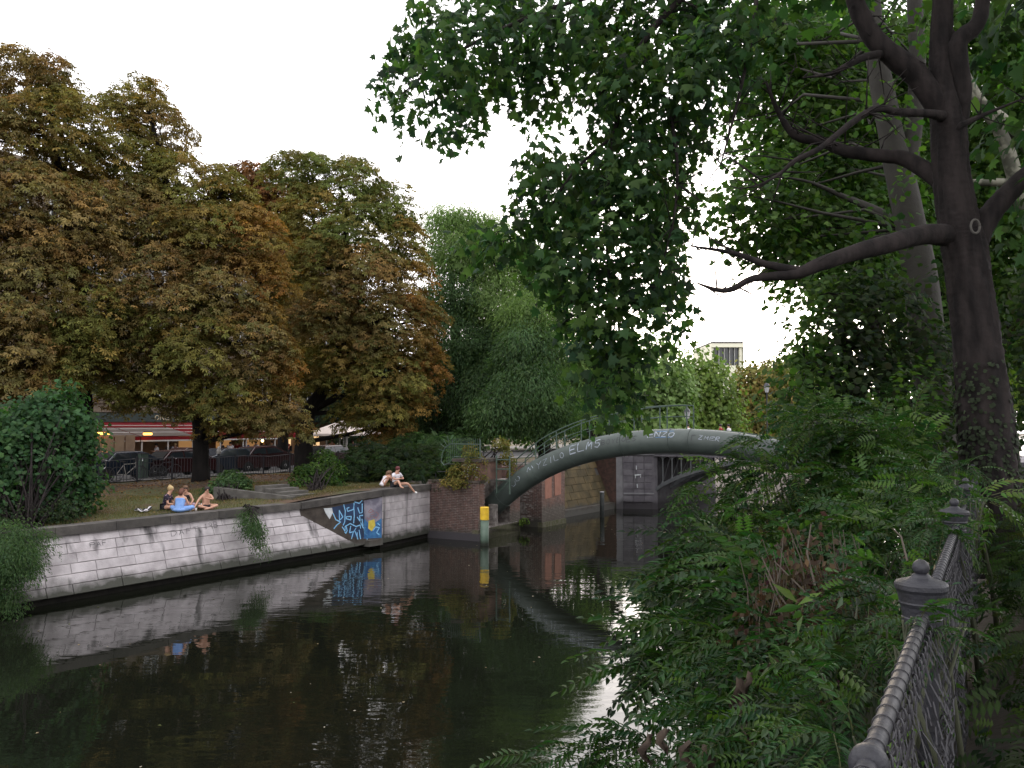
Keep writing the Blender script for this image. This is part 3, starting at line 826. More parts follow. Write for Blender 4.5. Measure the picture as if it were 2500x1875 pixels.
# ashlar blocks on the face
fa, fb_ = (37.28, -1.35), (38.22, -3.15)
dd = Vector((fb_[0] - fa[0], fb_[1] - fa[1])); fln = dd.length; fan = ANG + math.atan2(dd.y, dd.x)
BLR = [blockmesh('stone', .66, .40, .06, M['bridge_stone'], 60 + k) for k in range(3)]
for c in range(7):
    for k in range(3):
        x = k * (fln / 3)
        p = pt(fa, fb_, x / fln); put('stone', BLR[(c + k) % 3], wall_M(p[0], p[1] - .02, .45 + c * .415, 0, fan), ro)
b = MB(); strip(b, (37.22, -.93), (37.34, -1.35), [(0, -.3), (0, 3.42), (.3, 3.42), (.3, -.3)], [(0, -.3), (0, 3.42), (.3, 3.42), (.3, -.3)]); b.obj('pilaster', M['bridge_stone_pale'], ro)
b = MB(); strip(b, (38.16, -3.0), (38.3, -3.3), [(-.05, -.3), (-.05, 3.42), (.3, 3.42), (.3, -.3)], [(-.05, -.3), (-.05, 3.42), (.3, 3.42), (.3, -.3)]); b.obj('pilaster', M['bridge_stone'], ro)
for z0, z1, o_ in ((3.42, 3.56, -.10), (3.56, 3.72, -.2)):
    b = MB(); strip(b, (37.15, -.6), (38.3, -3.4), [(o_, z0), (o_, z1), (1.0, z1), (1.0, z0)], [(o_, z0), (o_, z1), (1.0, z1), (1.0, z0)]); b.obj('cornice', M['bridge_stone_pale'], ro)
b = MB(); strip(b, (37.3, -1.4), (38.2, -3.1), [(-.05, .95), (-.05, 1.03), (.1, 1.03), (.1, .95)], [(-.05, .95), (-.05, 1.03), (.1, 1.03), (.1, .95)]); b.obj('ledge', M['bridge_stone_pale'], ro)
b = MB()
for x, z, h in ((-1.95, 2.75, .35), (-2.5, 2.4, .2), (-2.05, 1.6, .28)):
    pass
b = MB()
def ffn(x, y):
    p = pt(fa, fb_, x / fln); n_ = Vector((dd.y, -dd.x)).normalized() * .03
    return W(p[0] + n_.x, p[1] - .02 + n_.y, y)
ribbon(b, [(.75, 2.15), (1.15, 2.18)], .07, ffn); ribbon(b, [(.8, 2.12), (.8, 1.95)], .04, ffn); ribbon(b, [(1.12, 2.12), (1.12, 2.0)], .04, ffn)
ribbon(b, [(.85, 2.75), (.86, 2.5)], .05, ffn); ribbon(b, [(.9, 1.6), (.92, 1.35)], .05, ffn)
b.obj('paint_mark', M['white_paint'], ro)
# steel deck, arch ribs, spandrel posts
q0, q1 = 3.3, 20.2; qm = (q0 + q1) / 2
def az(q): return 1.25 + 2.12 * (1 - ((q - qm) / (qm - q0)) ** 2) ** .82 if q0 < q < q1 else 1.25
b = MB(); wl = []
b.add([W(t_, -q, z_) for z_ in (3.46, 3.66) for (t_, q) in ((TRB + .12, q0 - .3), (TRB + .12, 21.5), (49, 21.5), (49, q0 - .3))], [(0, 1, 2, 3), (7, 6, 5, 4), (0, 4, 5, 1), (1, 5, 6, 2), (2, 6, 7, 3), (3, 7, 4, 0)])
b.obj('deck', M['bridge_steel'], ro)
b = MB()
for z0, z1, dt in ((3.36, 3.46, -.02), (3.66, 3.78, -.12)):
    b.add([W(t_, -q, z_) for z_ in (z0, z1) for (t_, q) in ((TRB + dt, q0 - .1), (TRB + dt, 21.3), (TRB + .3, 21.3), (TRB + .3, q0 - .1))], [(0, 1, 2, 3), (7, 6, 5, 4), (0, 4, 5, 1), (1, 5, 6, 2), (2, 6, 7, 3), (3, 7, 4, 0)])
b.obj('cornice', M['bridge_stone'], ro)
for row, tt in enumerate((TRB + .12, TRB + 2.4, TRB + 4.8, TRB + 7.2)):
    b = MB(); Q = fr(q0, q1, .35)
    for a, c in zip(Q, Q[1:]):
        b.add([W(t_, -q, az(q) + dz) for dz in (-.13, .13) for (t_, q) in ((tt - .1, a), (tt - .1, c), (tt + .12, c), (tt + .12, a))], [(0, 1, 2, 3), (7, 6, 5, 4), (0, 4, 5, 1), (1, 5, 6, 2), (2, 6, 7, 3), (3, 7, 4, 0)])
    b.obj('arch_rib', M['bridge_steel'], ro)
    if row < 2:
        q = q0 + .45
        while q < q1 - .3:
            if az(q) + .13 < 3.34:
                b = MB(); b.tube([W(tt, -q, az(q) + .1), W(tt, -q, 3.38)], .05, 6)
                b.lathe([(.085, 0), (.085, .06), (.05, .1)], W(tt, -q, az(q) + .1), 6)
                b.obj('spandrel_post', M['bridge_steel'], ro)
                if row == 0 and 3.38 - az(q) > .5:
                    b = MB(); b.tube([W(tt + .05, -q, az(q) + .15), W(tt + .05, -q - .5, 3.36)], .018, 4); b.obj('tie_rod', M['bridge_steel'], ro)
            q += .62
    # round heads of the spandrel openings: curved brackets
b = MB()
q = q0 + .45
while q < q1 - .3:
    if az(q) + .3 < 3.34:
        for sg in (-1, 1):
            b.tube([W(TRB + .12, -q, 3.12), W(TRB + .12, -q - sg * .07, 3.26), W(TRB + .12, -q - sg * .24, 3.36)], .035, 5)
    q += .62
b.obj('bracket', M['bridge_steel'], ro)['kind'] = 'stuff'
b = MB(); b.add([W(t_, -q, z_) for z_ in (-.5, 3.45) for (t_, q) in ((TRB + .2, 20.1), (49, 20.1), (49, 24), (TRB + .2, 24))], [(0, 1, 2, 3), (7, 6, 5, 4), (0, 4, 5, 1), (1, 5, 6, 2), (2, 6, 7, 3), (3, 7, 4, 0)])
b.obj('abutment', M['bridge_stone'], ro)
# parapet of the road bridge
b = MB(); b.tube([W(TRB + .3, 0.5, 4.6), W(TRB + .3, -22, 4.6)], .03, 6); b.obj('parapet_rail', M['rail_green'], ro)
for k in range(15):
    b = MB(); b.tube([W(TRB + .3, -k * 1.5, 3.7), W(TRB + .3, -k * 1.5, 4.6)], .025, 5); b.obj('parapet_post', M['rail_green'], ro)

# ============================================================ POLES in the water
def pole(u, v, r, ztop, name, label, mats, split=None):
    x, y, _ = GZ(u, v, 0)
    th = thing(name, label, 'pole', (x, y, 0))
    if split:
        b = MB(); b.lathe([(r, -.6), (r, split)], (x, y, 0), 20); b.obj('shaft', mats[0], th, True)
        b = MB(); b.lathe([(r + .012, split - .002), (r + .012, ztop - .02), (r - .03, ztop)], (x, y, 0), 20); b.obj('top_band', mats[1], th)
    else:
        b = MB(); b.lathe([(r, -.6), (r, ztop - .05), (r * .7, ztop)], (x, y, 0), 14); b.obj('shaft', mats[0], th, True)
        b = MB(); b.lathe([(r + .01, ztop - .02), (r + .01, ztop + .02), (.02, ztop + .04)], (x, y, 0), 14); b.obj('cap', mats[1], th)
    return th
pole(1183, 1331, .19, 1.70, 'mooring_pole', 'round mooring pole in the canal, yellow on top and green below', [M['green_pole'], M['yellow_pole']], 1.13)
pole(1470, 1263, .13, 1.46, 'mooring_pole', 'dark tarred mooring pole in front of the mossy retaining wall', [M['dark_pole'], M['bridge_stone_pale']])
pole(1846, 1262, .13, 1.5, 'mooring_pole', 'dark mooring pole seen under the road bridge through shrub leaves', [M['dark_pole'], M['bridge_stone_pale']])
# ============================================================ PLANTS
def tri_mesh(name, V, T, C, mt, kind=None):
    me = bpy.data.meshes.new(name)
    me.vertices.add(len(V)); me.vertices.foreach_set('co', V.astype(np.float32).ravel())
    me.loops.add(len(T) * 3); me.loops.foreach_set('vertex_index', T.astype(np.int32).ravel())
    me.polygons.add(len(T)); me.polygons.foreach_set('loop_start', np.arange(0, len(T) * 3, 3, dtype=np.int32))
    me.update(calc_edges=True)
    at = me.attributes.new('Col', 'FLOAT_COLOR', 'POINT')
    at.data.foreach_set('color', np.concatenate([C, np.ones((len(C), 1))], 1).astype(np.float32).ravel())
    me.materials.append(mt)
    return me
def unit(a): return a / np.maximum(np.linalg.norm(a, axis=1, keepdims=True), 1e-9)
def leafmesh(name, tmpl, P, Nn, A, S, C, mt):
    """copies of a template leaf (V, T) at P with normal Nn, axis A, size S, colour C"""
    tv, tt = tmpl
    A = A - (A * Nn).sum(1, keepdims=True) * Nn; A = unit(A); B = np.cross(A, Nn)
    k = len(tv); n = len(P)
    V = P[:, None, :] + S[:, None, None] * (tv[None, :, 0:1] * B[:, None, :] + tv[None, :, 1:2] * A[:, None, :] + tv[None, :, 2:3] * Nn[:, None, :])
    T = tt[None] + (np.arange(n) * k)[:, None, None]
    CC_ = np.repeat(C[:, None, :], k, 1)
    return tri_mesh(name, V.reshape(-1, 3), T.reshape(-1, 3), CC_.reshape(-1, 3), mt)
def T_palmate(n=6, droop=.25):
    V, T = [], []
    for i in range(n):
        a = math.radians(-105 + 210 * i / (n - 1)); L_ = 1.0 - .3 * abs(i - (n - 1) / 2) / (n / 2)
        c, s_ = math.cos(a), math.sin(a); w = .155
        o = len(V)
        V += [(0, 0, 0), (s_ * L_ * .62 - c * w, c * L_ * .62 + s_ * w, -.07 - .02 * (i % 2)), (s_ * L_, c * L_, -droop), (s_ * L_ * .62 + c * w, c * L_ * .62 - s_ * w, -.05 + .02 * (i % 2))]
        T += [(o, o + 1, o + 2), (o, o + 2, o + 3)]
    return np.array(V, float), np.array(T)
def T_kite(w=.35, droop=.1):
    return np.array([(0, 0, 0), (-w, .45, .0), (0, 1, -droop), (w, .45, .04)], float), np.array([(0, 1, 2), (0, 2, 3)])
def T_plane():
    """five pointed lobes like a plane leaf"""
    out = [(0, 0), (-.30, .02), (-.58, .12), (-.36, .34), (-.62, .62), (-.25, .58), (0, 1.0), (.25, .58), (.62, .62), (.36, .34), (.58, .12), (.30, .02)]
    V = [(0, .30, .03)] + [(x, y - .0, -.10 * (x * x + (y - .3) ** 2) * 2) for x, y in out]
    T = [(0, 1 + i, 1 + (i + 1) % len(out)) for i in range(len(out))]
    return np.array(V, float), np.array(T)
def T_maple():
    out = [(0, 0), (-.5, .1), (-.35, .4), (-.45, .7), (0, 1.0), (.45, .7), (.35, .4), (.5, .1)]
    V = [(0, .35, .03)] + [(x, y, -.12 * (x * x + (y - .35) ** 2) * 2) for x, y in out]
    return np.array(V, float), np.array([(0, 1 + i, 1 + (i + 1) % len(out)) for i in range(len(out))])
def T_pin(n=5, w=.2, L_=.42):
    """small pinnate spray"""
    V, T = [], []
    for i in range(n):
        y = .15 + .75 * i / (n - 1)
        for sg in (-1, 1):
            o = len(V); l = L_ * (1 - .35 * abs(i / (n - 1) - .35))
            V += [(0, y, 0), (sg * l * .5, y + .14, .02), (sg * l, y + .16, -.10), (sg * l * .5, y - .02, -.02)]
            T += [(o, o + 1, o + 2), (o, o + 2, o + 3)]
    return np.array(V, float), np.array(T)
TP = dict(palm=T_palmate(), palm5=T_palmate(5, .35), kite=T_kite(), thin=T_kite(.13, .12), plane=T_plane(), maple=T_maple(), pin=T_pin(), blob=T_kite(.5, .15))

def wblob(bl):
    u, v, D, ru, rv = bl[:5]
    c = np.array(PX(u, v, D)); a = ru * D / FPX; h = rv * D / FPX
    return c, np.array([a, bl[5] if len(bl) > 5 and bl[5] else a, h])
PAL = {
    'backlit': [(.060, .125, .026), (.048, .100, .024), (.078, .145, .030)],  # brighter greens, light from behind put into the leaf colour
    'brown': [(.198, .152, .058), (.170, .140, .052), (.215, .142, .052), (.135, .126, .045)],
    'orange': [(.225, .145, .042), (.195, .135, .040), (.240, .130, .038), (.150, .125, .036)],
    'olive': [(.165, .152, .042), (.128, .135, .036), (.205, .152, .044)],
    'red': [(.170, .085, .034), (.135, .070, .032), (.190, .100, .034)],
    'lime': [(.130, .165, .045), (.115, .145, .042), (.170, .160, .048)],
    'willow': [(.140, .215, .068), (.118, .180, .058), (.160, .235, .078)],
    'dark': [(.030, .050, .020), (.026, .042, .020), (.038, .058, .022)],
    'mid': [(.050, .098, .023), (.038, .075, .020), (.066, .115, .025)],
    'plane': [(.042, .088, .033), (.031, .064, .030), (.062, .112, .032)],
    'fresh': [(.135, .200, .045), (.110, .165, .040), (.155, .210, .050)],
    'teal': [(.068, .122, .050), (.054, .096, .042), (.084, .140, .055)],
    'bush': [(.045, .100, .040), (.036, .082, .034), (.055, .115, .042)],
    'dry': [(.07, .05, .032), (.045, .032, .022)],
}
def foliage(name, blobs, tmpl, size, cr, dens, lpc, mt, parent=None, seed=1, pal='mid', droop=.5, flat=.28, upness=.8, inner=.25, low=-.75, kind=None, hang=0.0, shell=.14, keep=None, cover=1.0):
    """leaf sprays (clumps) near the skin of overlapping ellipsoids, plus a looser inner filling"""
    r = np.random.default_rng(seed)
    W_ = [wblob(b_) if not isinstance(b_[0], np.ndarray) else b_ for b_ in blobs]
    P, NN, A, S, C = [], [], [], [], []
    for bi, (c, rad) in enumerate(W_):
        pl = blobs[bi][6] if (not isinstance(blobs[bi][0], np.ndarray) and len(blobs[bi]) > 6) else pal
        pcol = np.array(PAL[pl])
        area = 4 * PI * ((rad[0] * rad[1] + rad[0] * rad[2] + rad[1] * rad[2]) / 3)
        n = max(3, int(area * dens * cover)); n_in = int(n * inner)
        d = unit(r.normal(size=(n * 2, 3))); d = d[d[:, 2] > low][:n]
        fr_ = 1 - np.abs(r.normal(size=(len(d), 1))) * shell + .12 * np.sin(d[:, 0:1] * 5 + bi) * np.cos(d[:, 2:3] * 6 + bi * 2)
        di = unit(r.normal(size=(n_in, 3))); fi = r.uniform(.25, .8, size=(n_in, 1))
        D_ = np.concatenate([d, di]); F_ = np.concatenate([fr_, fi])
        cen = c + D_ * F_ * rad
        # thin out what lies deep inside the other blobs
        dep = np.zeros(len(cen))
        for bj, (c2, r2) in enumerate(W_):
            if bj != bi:
                q = np.linalg.norm((cen - c2) / r2, axis=1); dep = np.maximum(dep, (q < .72))
        kp = (dep == 0) | (r.random(len(cen)) < .25)
        cen, D_ = cen[kp], D_[kp]
        m = len(cen)
        if m == 0: continue
        L_ = r.poisson(lpc, m) + 1
        idx = np.repeat(np.arange(m), L_); N_ = len(idx)
        ang = r.uniform(0, 2 * PI, N_); rr = np.sqrt(r.random(N_)) * cr
        off = np.stack([np.cos(ang) * rr, np.sin(ang) * rr, r.normal(size=N_) * cr * flat - rr * rr / cr * droop - r.random(N_) * hang], 1)
        # tilt each clump outward
        out = D_[idx] * np.array([1, 1, .3]); out = unit(out)
        off[:, 2] -= (off[:, :2] * out[:, :2]).sum(1) * .45
        p = cen[idx] + off
        nn = unit(np.array([0, 0, 1.0]) * upness + out * (1 - upness) * 1.6 + r.normal(size=(N_, 3)) * .38)
        ax = np.stack([np.cos(ang), np.sin(ang), -np.full(N_, droop)], 1) + out * .5 + r.normal(size=(N_, 3)) * .25
        if hang: ax[:, 2] -= hang * 1.5
        ci = r.integers(0, len(pcol), m); cc = pcol[ci] * (1 + r.normal(size=(m, 1)) * .19)
        col = cc[idx] * (1 + r.normal(size=(N_, 1)) * .16) + r.normal(size=(N_, 3)) * .004
        P.append(p); NN.append(nn); A.append(ax); S.append(size * r.uniform(.7, 1.25, N_)); C.append(np.clip(col, .008, .5))
    P = np.concatenate(P); NN = np.concatenate(NN); A = np.concatenate(A); S = np.concatenate(S); C = np.concatenate(C)
    if keep is not None:
        k_ = keep(P); P, NN, A, S, C = P[k_], NN[k_], A[k_], S[k_], C[k_]
    me = leafmesh(name, TP[tmpl], P, NN, A, S, C, mt)
    o = link(name, me, parent)
    if kind: o['kind'] = kind
    return o, (P, NN, A, S, C)
def limbs(b, trunk, radii, blobs, seed, r0=.16, twigs=4, n=6, zmin=None):
    """limbs from the trunk line into each blob, with twigs"""
    rr = random.Random(seed)
    T_ = [Vector(p) for p in trunk]
    for bl in blobs:
        c, rad = wblob(bl) if not isinstance(bl[0], np.ndarray) else bl
        c = Vector(c)
        best, bd = None, 1e9
        for i, p in enumerate(T_[1:], 1):
            if p.z < c.z + .2:
                d = (p - c).length + (c.z - p.z) * .15
                if d < bd: bd, best = d, i
        if best is None: best = 1
        s = T_[best]; ln = (c - s).length
        if ln < .3: continue
        q1 = s.lerp(c, .4) + Vector((rr.uniform(-1, 1), rr.uniform(-1, 1), rr.uniform(-.6, 1.2))) * ln * .16
        q2 = s.lerp(c, .75) + Vector((rr.uniform(-1, 1), rr.uniform(-1, 1), rr.uniform(0, .8))) * ln * .06
        rs = min(radii[best] * .7, r0)
        b.tube([s, q1, q2, c], [rs, rs * .75, rs * .5, rs * .3], n, jit=.08)
        for k in range(twigs):
            d = Vector((rr.uniform(-1, 1) * rad[0], rr.uniform(-1, 1) * rad[1], rr.uniform(-.3, 1) * rad[2])) * .85
            st = q2.lerp(c, rr.random())
            b.tube([st, st + d * .5 + Vector((0, 0, .1)), c + d], [rs * .3, rs * .2, rs * .08], 4)
def trunk_from_px(pts, D0=None):
    """[(u, v, D, r)]"""
    return [PX(u, v, D) for u, v, D, r in pts], [r for u, v, D, r in pts]
def smooth_line(P, R, k=4):
    P = [Vector(p) for p in P]; O, Q = [], []
    for i in range(len(P) - 1):
        p0, p1, p2, p3 = P[max(i - 1, 0)], P[i], P[i + 1], P[min(i + 2, len(P) - 1)]
        for j in range(k):
            t = j / k
            O.append(.5 * ((2 * p1) + (p2 - p0) * t + (2 * p0 - 5 * p1 + 4 * p2 - p3) * t * t + (3 * p1 - p0 - 3 * p2 + p3) * t ** 3)); Q.append(R[i] + (R[i + 1] - R[i]) * t)
    O.append(P[-1]); Q.append(R[-1])
    return O, Q

def tree(name, label, tp, blobs, bark, leaf, group=None, seed=1, limb_r=.16, twigs=4, cat='tree', crown='crown', **kw):
    P, R = trunk_from_px(tp) if len(tp[0]) == 4 else tp
    base = P[0]
    th = thing(name, label, cat, base, 0, group)
    b = MB()
    SP, SR = smooth_line(P, R, 4)
    b.tube(SP, SR, 12, jit=.06)
    limbs(b, P, R, blobs, seed, limb_r, twigs)
    b.obj('trunk', bark, th, True)
    o, data = foliage(crown, blobs, parent=th, mt=leaf, seed=seed, **kw)
    return th, data

# ---- chestnuts along the left bank
CH_KW = dict(tmpl='palm5', size=.215, cr=.72, dens=1.45, lpc=23, droop=.55, flat=.10, upness=.72, inner=.16, twigs=5)
gC = 'autumn chestnut trees along the left bank'
tree('chestnut_tree', 'tall browning chestnut at the far left with its trunk behind the green maple bush', [(215, 1178, 39.5, .36), (212, 1050, 39.5, .31), (205, 900, 39.5, .28), (190, 700, 39.5, .24), (150, 450, 39.5, .18), (120, 260, 39.5, .08)],
     [(90, 190, 39.5, 95, 75, None, 'brown'), (20, 180, 39, 90, 70, None, 'brown'), (150, 320, 39, 130, 120, None, 'olive'), (10, 340, 38, 130, 130, None, 'brown'), (70, 520, 37, 150, 140, None, 'brown'), (-60, 550, 37, 150, 150, None, 'brown'),
      (190, 560, 38, 120, 130, None, 'brown'), (60, 720, 36.5, 160, 130, None, 'brown'), (-80, 760, 36.5, 150, 150, None, 'brown'), (190, 760, 37.5, 130, 120, None, 'olive'), (60, 880, 36.5, 150, 90, None, 'brown'), (200, 890, 37, 90, 80, None, 'olive'), (-80, 900, 36.5, 130, 110, None, 'olive')],
     M['bark_black'], M['leaf'], gC, 11, pal='brown', **CH_KW)
tree('chestnut_tree', 'big brown and orange chestnut with its trunk at the bushy corner behind the picnic group', [(490, 1180, 42.5, .46), (490, 1080, 42.5, .36), (482, 980, 42.5, .33), (470, 850, 42.5, .30), (440, 650, 42.5, .25), (400, 420, 42.5, .16), (360, 260, 42.5, .07)],
     [(330, 230, 43, 65, 55, None, 'olive'), (390, 320, 43, 75, 75, None, 'brown'), (280, 260, 42.5, 55, 60, None, 'olive'), (300, 380, 42, 110, 90, None, 'olive'), (440, 440, 42, 90, 75, None, 'olive'), (540, 470, 42, 75, 70, None, 'olive'),
      (330, 530, 40.5, 120, 100, None, 'brown'), (480, 570, 40.5, 120, 100, None, 'olive'), (610, 580, 41.5, 90, 95, None, 'orange'), (400, 700, 39.5, 140, 110, None, 'brown'), (560, 700, 40, 110, 100, None, 'brown'), (640, 700, 41, 75, 110, None, 'orange'),
      (310, 820, 39.5, 110, 95, None, 'brown'), (470, 830, 39, 125, 100, None, 'olive'), (610, 840, 40, 100, 100, None, 'brown'), (665, 900, 41, 60, 90, None, 'orange'), (560, 960, 40, 110, 60, None, 'olive'), (670, 1000, 41, 70, 45, None, 'brown'), (400, 920, 40, 100, 55, None, 'olive'), (290, 920, 40, 70, 55, None, 'olive'), (330, 975, 40.5, 60, 30, None, 'olive'), (430, 985, 40.5, 55, 32, None, 'brown'), (600, 1010, 40.5, 80, 38, None, 'brown'), (690, 1035, 41, 60, 35, None, 'brown'), (545, 1030, 41, 45, 26, None, 'olive')],
     M['bark_black'], M['leaf'], gC, 12, pal='brown', **CH_KW)
tree('chestnut_tree', 'reddest chestnut rising behind the gap between the two large chestnuts', [(690, 1165, 58, .4), (690, 900, 58, .35), (670, 600, 58, .2), (650, 460, 58, .1)],
     [(610, 450, 58, 60, 60, None, 'red'), (680, 470, 58, 60, 60, None, 'red'), (640, 560, 58, 80, 70, None, 'red'), (700, 620, 58, 80, 80, None, 'red'), (720, 760, 58, 90, 90, None, 'olive'), (740, 900, 58, 90, 80, None, 'olive')],
     M['bark_black'], M['leaf'], gC, 13, pal='red', **{**CH_KW, 'size': .3, 'dens': 1.2})
tree('chestnut_tree', 'broad orange and green chestnut with a leaning fork, nearest the willow', [(742, 1162, 49, .62), (742, 1080, 49, .50), (752, 1010, 49, .46), (790, 950, 49, .36), (830, 860, 49, .28), (850, 700, 49, .22), (840, 500, 49, .12)],
     [(740, 420, 50, 90, 55, None, 'lime'), (850, 440, 50, 90, 60, None, 'lime'), (940, 510, 50, 80, 70, None, 'lime'), (760, 520, 49, 90, 75, None, 'olive'), (870, 570, 48, 100, 85, None, 'lime'), (980, 600, 49, 65, 80, None, 'olive'), (1040, 900, 48.5, 50, 60, None, 'orange'), (1030, 780, 48.5, 50, 60, None, 'brown'), (930, 990, 47.5, 80, 50, None, 'olive'),
      (780, 640, 47.5, 90, 85, None, 'olive'), (900, 680, 47, 110, 90, None, 'brown'), (990, 720, 48.5, 70, 100, None, 'orange'), (800, 770, 47, 100, 85, None, 'brown'), (930, 800, 47, 100, 90, None, 'brown'), (1010, 840, 48.5, 60, 75, None, 'orange'),
      (840, 880, 47, 90, 75, None, 'olive'), (950, 920, 47, 90, 80, None, 'olive'), (1000, 960, 48, 50, 60, None, 'orange'), (900, 1000, 48, 80, 50, None, 'olive'), (960, 1040, 48, 55, 50, None, 'orange'), (760, 900, 48, 70, 60, None, 'olive')],
     M['bark_black'], M['leaf'], gC, 14, pal='orange', **CH_KW)
# ---- willows and green trees behind the abutment
W_KW = dict(tmpl='thin', size=.25, cr=.75, dens=2.4, lpc=56, droop=.7, flat=.35, upness=.55, inner=.4, hang=.45, twigs=4)
gW = 'feathery green trees behind the brick abutment'
tree('willow_tree', 'tall pale green feathery willow rising right of the orange chestnut', [(1130, 1130, 58, .5), (1130, 1000, 58, .4), (1110, 800, 58, .3), (1100, 620, 58, .15), (1100, 520, 58, .05)],
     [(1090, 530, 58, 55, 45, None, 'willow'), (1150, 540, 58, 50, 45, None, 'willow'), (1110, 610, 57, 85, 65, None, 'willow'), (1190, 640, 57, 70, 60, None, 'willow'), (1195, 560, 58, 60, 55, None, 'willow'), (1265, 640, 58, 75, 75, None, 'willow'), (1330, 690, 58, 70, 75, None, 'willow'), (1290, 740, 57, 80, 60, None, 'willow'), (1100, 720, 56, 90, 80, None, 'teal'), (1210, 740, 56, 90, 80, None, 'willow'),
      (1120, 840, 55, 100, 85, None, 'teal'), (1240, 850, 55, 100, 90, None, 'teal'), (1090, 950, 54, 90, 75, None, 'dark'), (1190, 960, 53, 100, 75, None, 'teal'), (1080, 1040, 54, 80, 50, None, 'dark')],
     M['bark'], M['leaf_green'], gW, 21, pal='willow', **W_KW)
tree('willow_tree', 'dark green feathery willow drooping over the green pipe footbridge end', [(1330, 1120, 52, .4), (1325, 1000, 52, .33), (1320, 850, 52, .25), (1310, 740, 52, .1)],
     [(1290, 760, 53, 80, 60, None, 'willow'), (1370, 800, 53, 70, 60, None, 'willow'), (1290, 850, 51, 90, 75, None, 'teal'), (1390, 880, 52, 70, 75, None, 'willow'), (1300, 950, 49, 100, 75, None, 'teal'), (1230, 990, 48, 80, 60, None, 'teal'), (1390, 970, 51, 70, 60, None, 'willow'), (1330, 1020, 49, 70, 35, None, 'teal'), (1420, 880, 55, 50, 60, None, 'olive')],
     M['bark'], M['leaf_green'], gW, 22, pal='teal', **{**W_KW, 'lpc': 46})
# ---- far trees
F_KW = dict(tmpl='blob', size=.42, cr=1.2, dens=.55, lpc=26, droop=.4, flat=.5, upness=.5, inner=.3, twigs=2, limb_r=.25)
def far(label, D, blobs, pal, seed, group='trees far beyond the road bridge', name='broadleaf_tree', tp=None, **kw):
    u = sum(q[0] for q in blobs) / len(blobs); v1 = min(q[1] for q in blobs)
    tp = tp or [(u, 1035 + 2.8 * FPX / D, D, .4), (u, 1000, D, .35), (u, v1 + 20, D, .12)]
    return tree(name, label, tp, [(q[0], q[1], D, q[2], q[3], None, q[4] if len(q) > 4 else pal) for q in blobs], M['bark'], M['leaf_far'], group, seed, pal=pal, **{**F_KW, **kw})
far('bright yellow green tree right of the footbridge railing, far behind', 88, [(1700, 905, 60, 45), (1740, 960, 65, 60), (1670, 960, 65, 60), (1720, 1030, 80, 45), (1760, 1000, 40, 40)], 'fresh', 31)
far('mid green rounded tree left of the bright one beyond the footbridge', 80, [(1610, 890, 60, 50), (1570, 950, 70, 60), (1640, 960, 60, 60), (1600, 1030, 90, 45)], 'willow', 32)
far('brownish green tree right of the bright tree beneath the far tower block', 98, [(1830, 930, 50, 40), (1880, 930, 60, 40), (1850, 990, 80, 50), (1830, 1040, 70, 40)], 'olive', 33)
far('yellowish tree crown beside the gap of bright sky far away', 120, [(1930, 905, 60, 35), (1990, 900, 60, 45), (1960, 970, 90, 50), (2050, 960, 70, 70), (1940, 1030, 80, 40)], 'fresh', 34)
far('dark green tree filling the gap behind the street left of the willow', 78, [(870, 1000, 80, 60), (1000, 1000, 80, 60), (930, 940, 80, 60), (1040, 940, 60, 70), (900, 1060, 90, 30), (1030, 1060, 90, 30)], 'dark', 35, 'background trees behind the street')
far('dark tree at the end of the street behind the parasol', 100, [(700, 930, 100, 80), (820, 960, 90, 80), (760, 860, 110, 90), (900, 860, 90, 90), (880, 780, 70, 60)], 'mid', 36, 'background trees behind the street')
far('green tree closing the view behind the willow', 95, [(1180, 900, 110, 90), (1300, 930, 100, 90), (1420, 950, 80, 70), (1240, 1030, 120, 40), (1440, 1030, 100, 40), (1500, 900, 60, 60), (1120, 1040, 80, 30)], 'mid', 37, 'background trees behind the street')
far('dark leaning tree behind the footbridge steps', 66, [(1420, 930, 35, 50), (1450, 900, 40, 35), (1400, 990, 40, 40)], 'mid', 38, tp=[(1440, 1120, 66, .45), (1455, 1000, 66, .4), (1500, 930, 66, .3), (1530, 890, 66, .1)], name='leaning_tree')
# ============================================================ RIGHT BANK TREES
def branch(b, pts, n=8, k=4, jit=.05):
    P = [PX(u, v, D) for u, v, D, r in pts]; R = [q[3] for q in pts]
    SP, SR = smooth_line(P, R, k); b.tube(SP, SR, n, jit=jit)
    return SP
def twiglets(b, SP, r, n, ln, seed, down=.1):
    rr = random.Random(seed)
    for _ in range(n):
        i = rr.randrange(len(SP) // 3, len(SP)); p = SP[i]
        d = Vector((rr.uniform(-1, 1), rr.uniform(-.6, .6), rr.uniform(-.5, .9) - down)).normalized() * ln * rr.uniform(.4, 1)
        q = p + d * .5 + Vector((0, 0, rr.uniform(-.05, .1)))
        b.tube([p, q, p + d], [r, r * .6, r * .25], 4)
        if rr.random() < .6:
            e = Vector((rr.uniform(-1, 1), rr.uniform(-.6, .6), rr.uniform(-.5, .8))).normalized() * ln * .35
            b.tube([q, q + e], [r * .5, r * .2], 3)
pt_ = thing('plane_tree', 'big dark plane tree leaning on the right bank with its canopy hanging over the canal', 'tree', PX(2430, 1340, 11))
D = 11.0
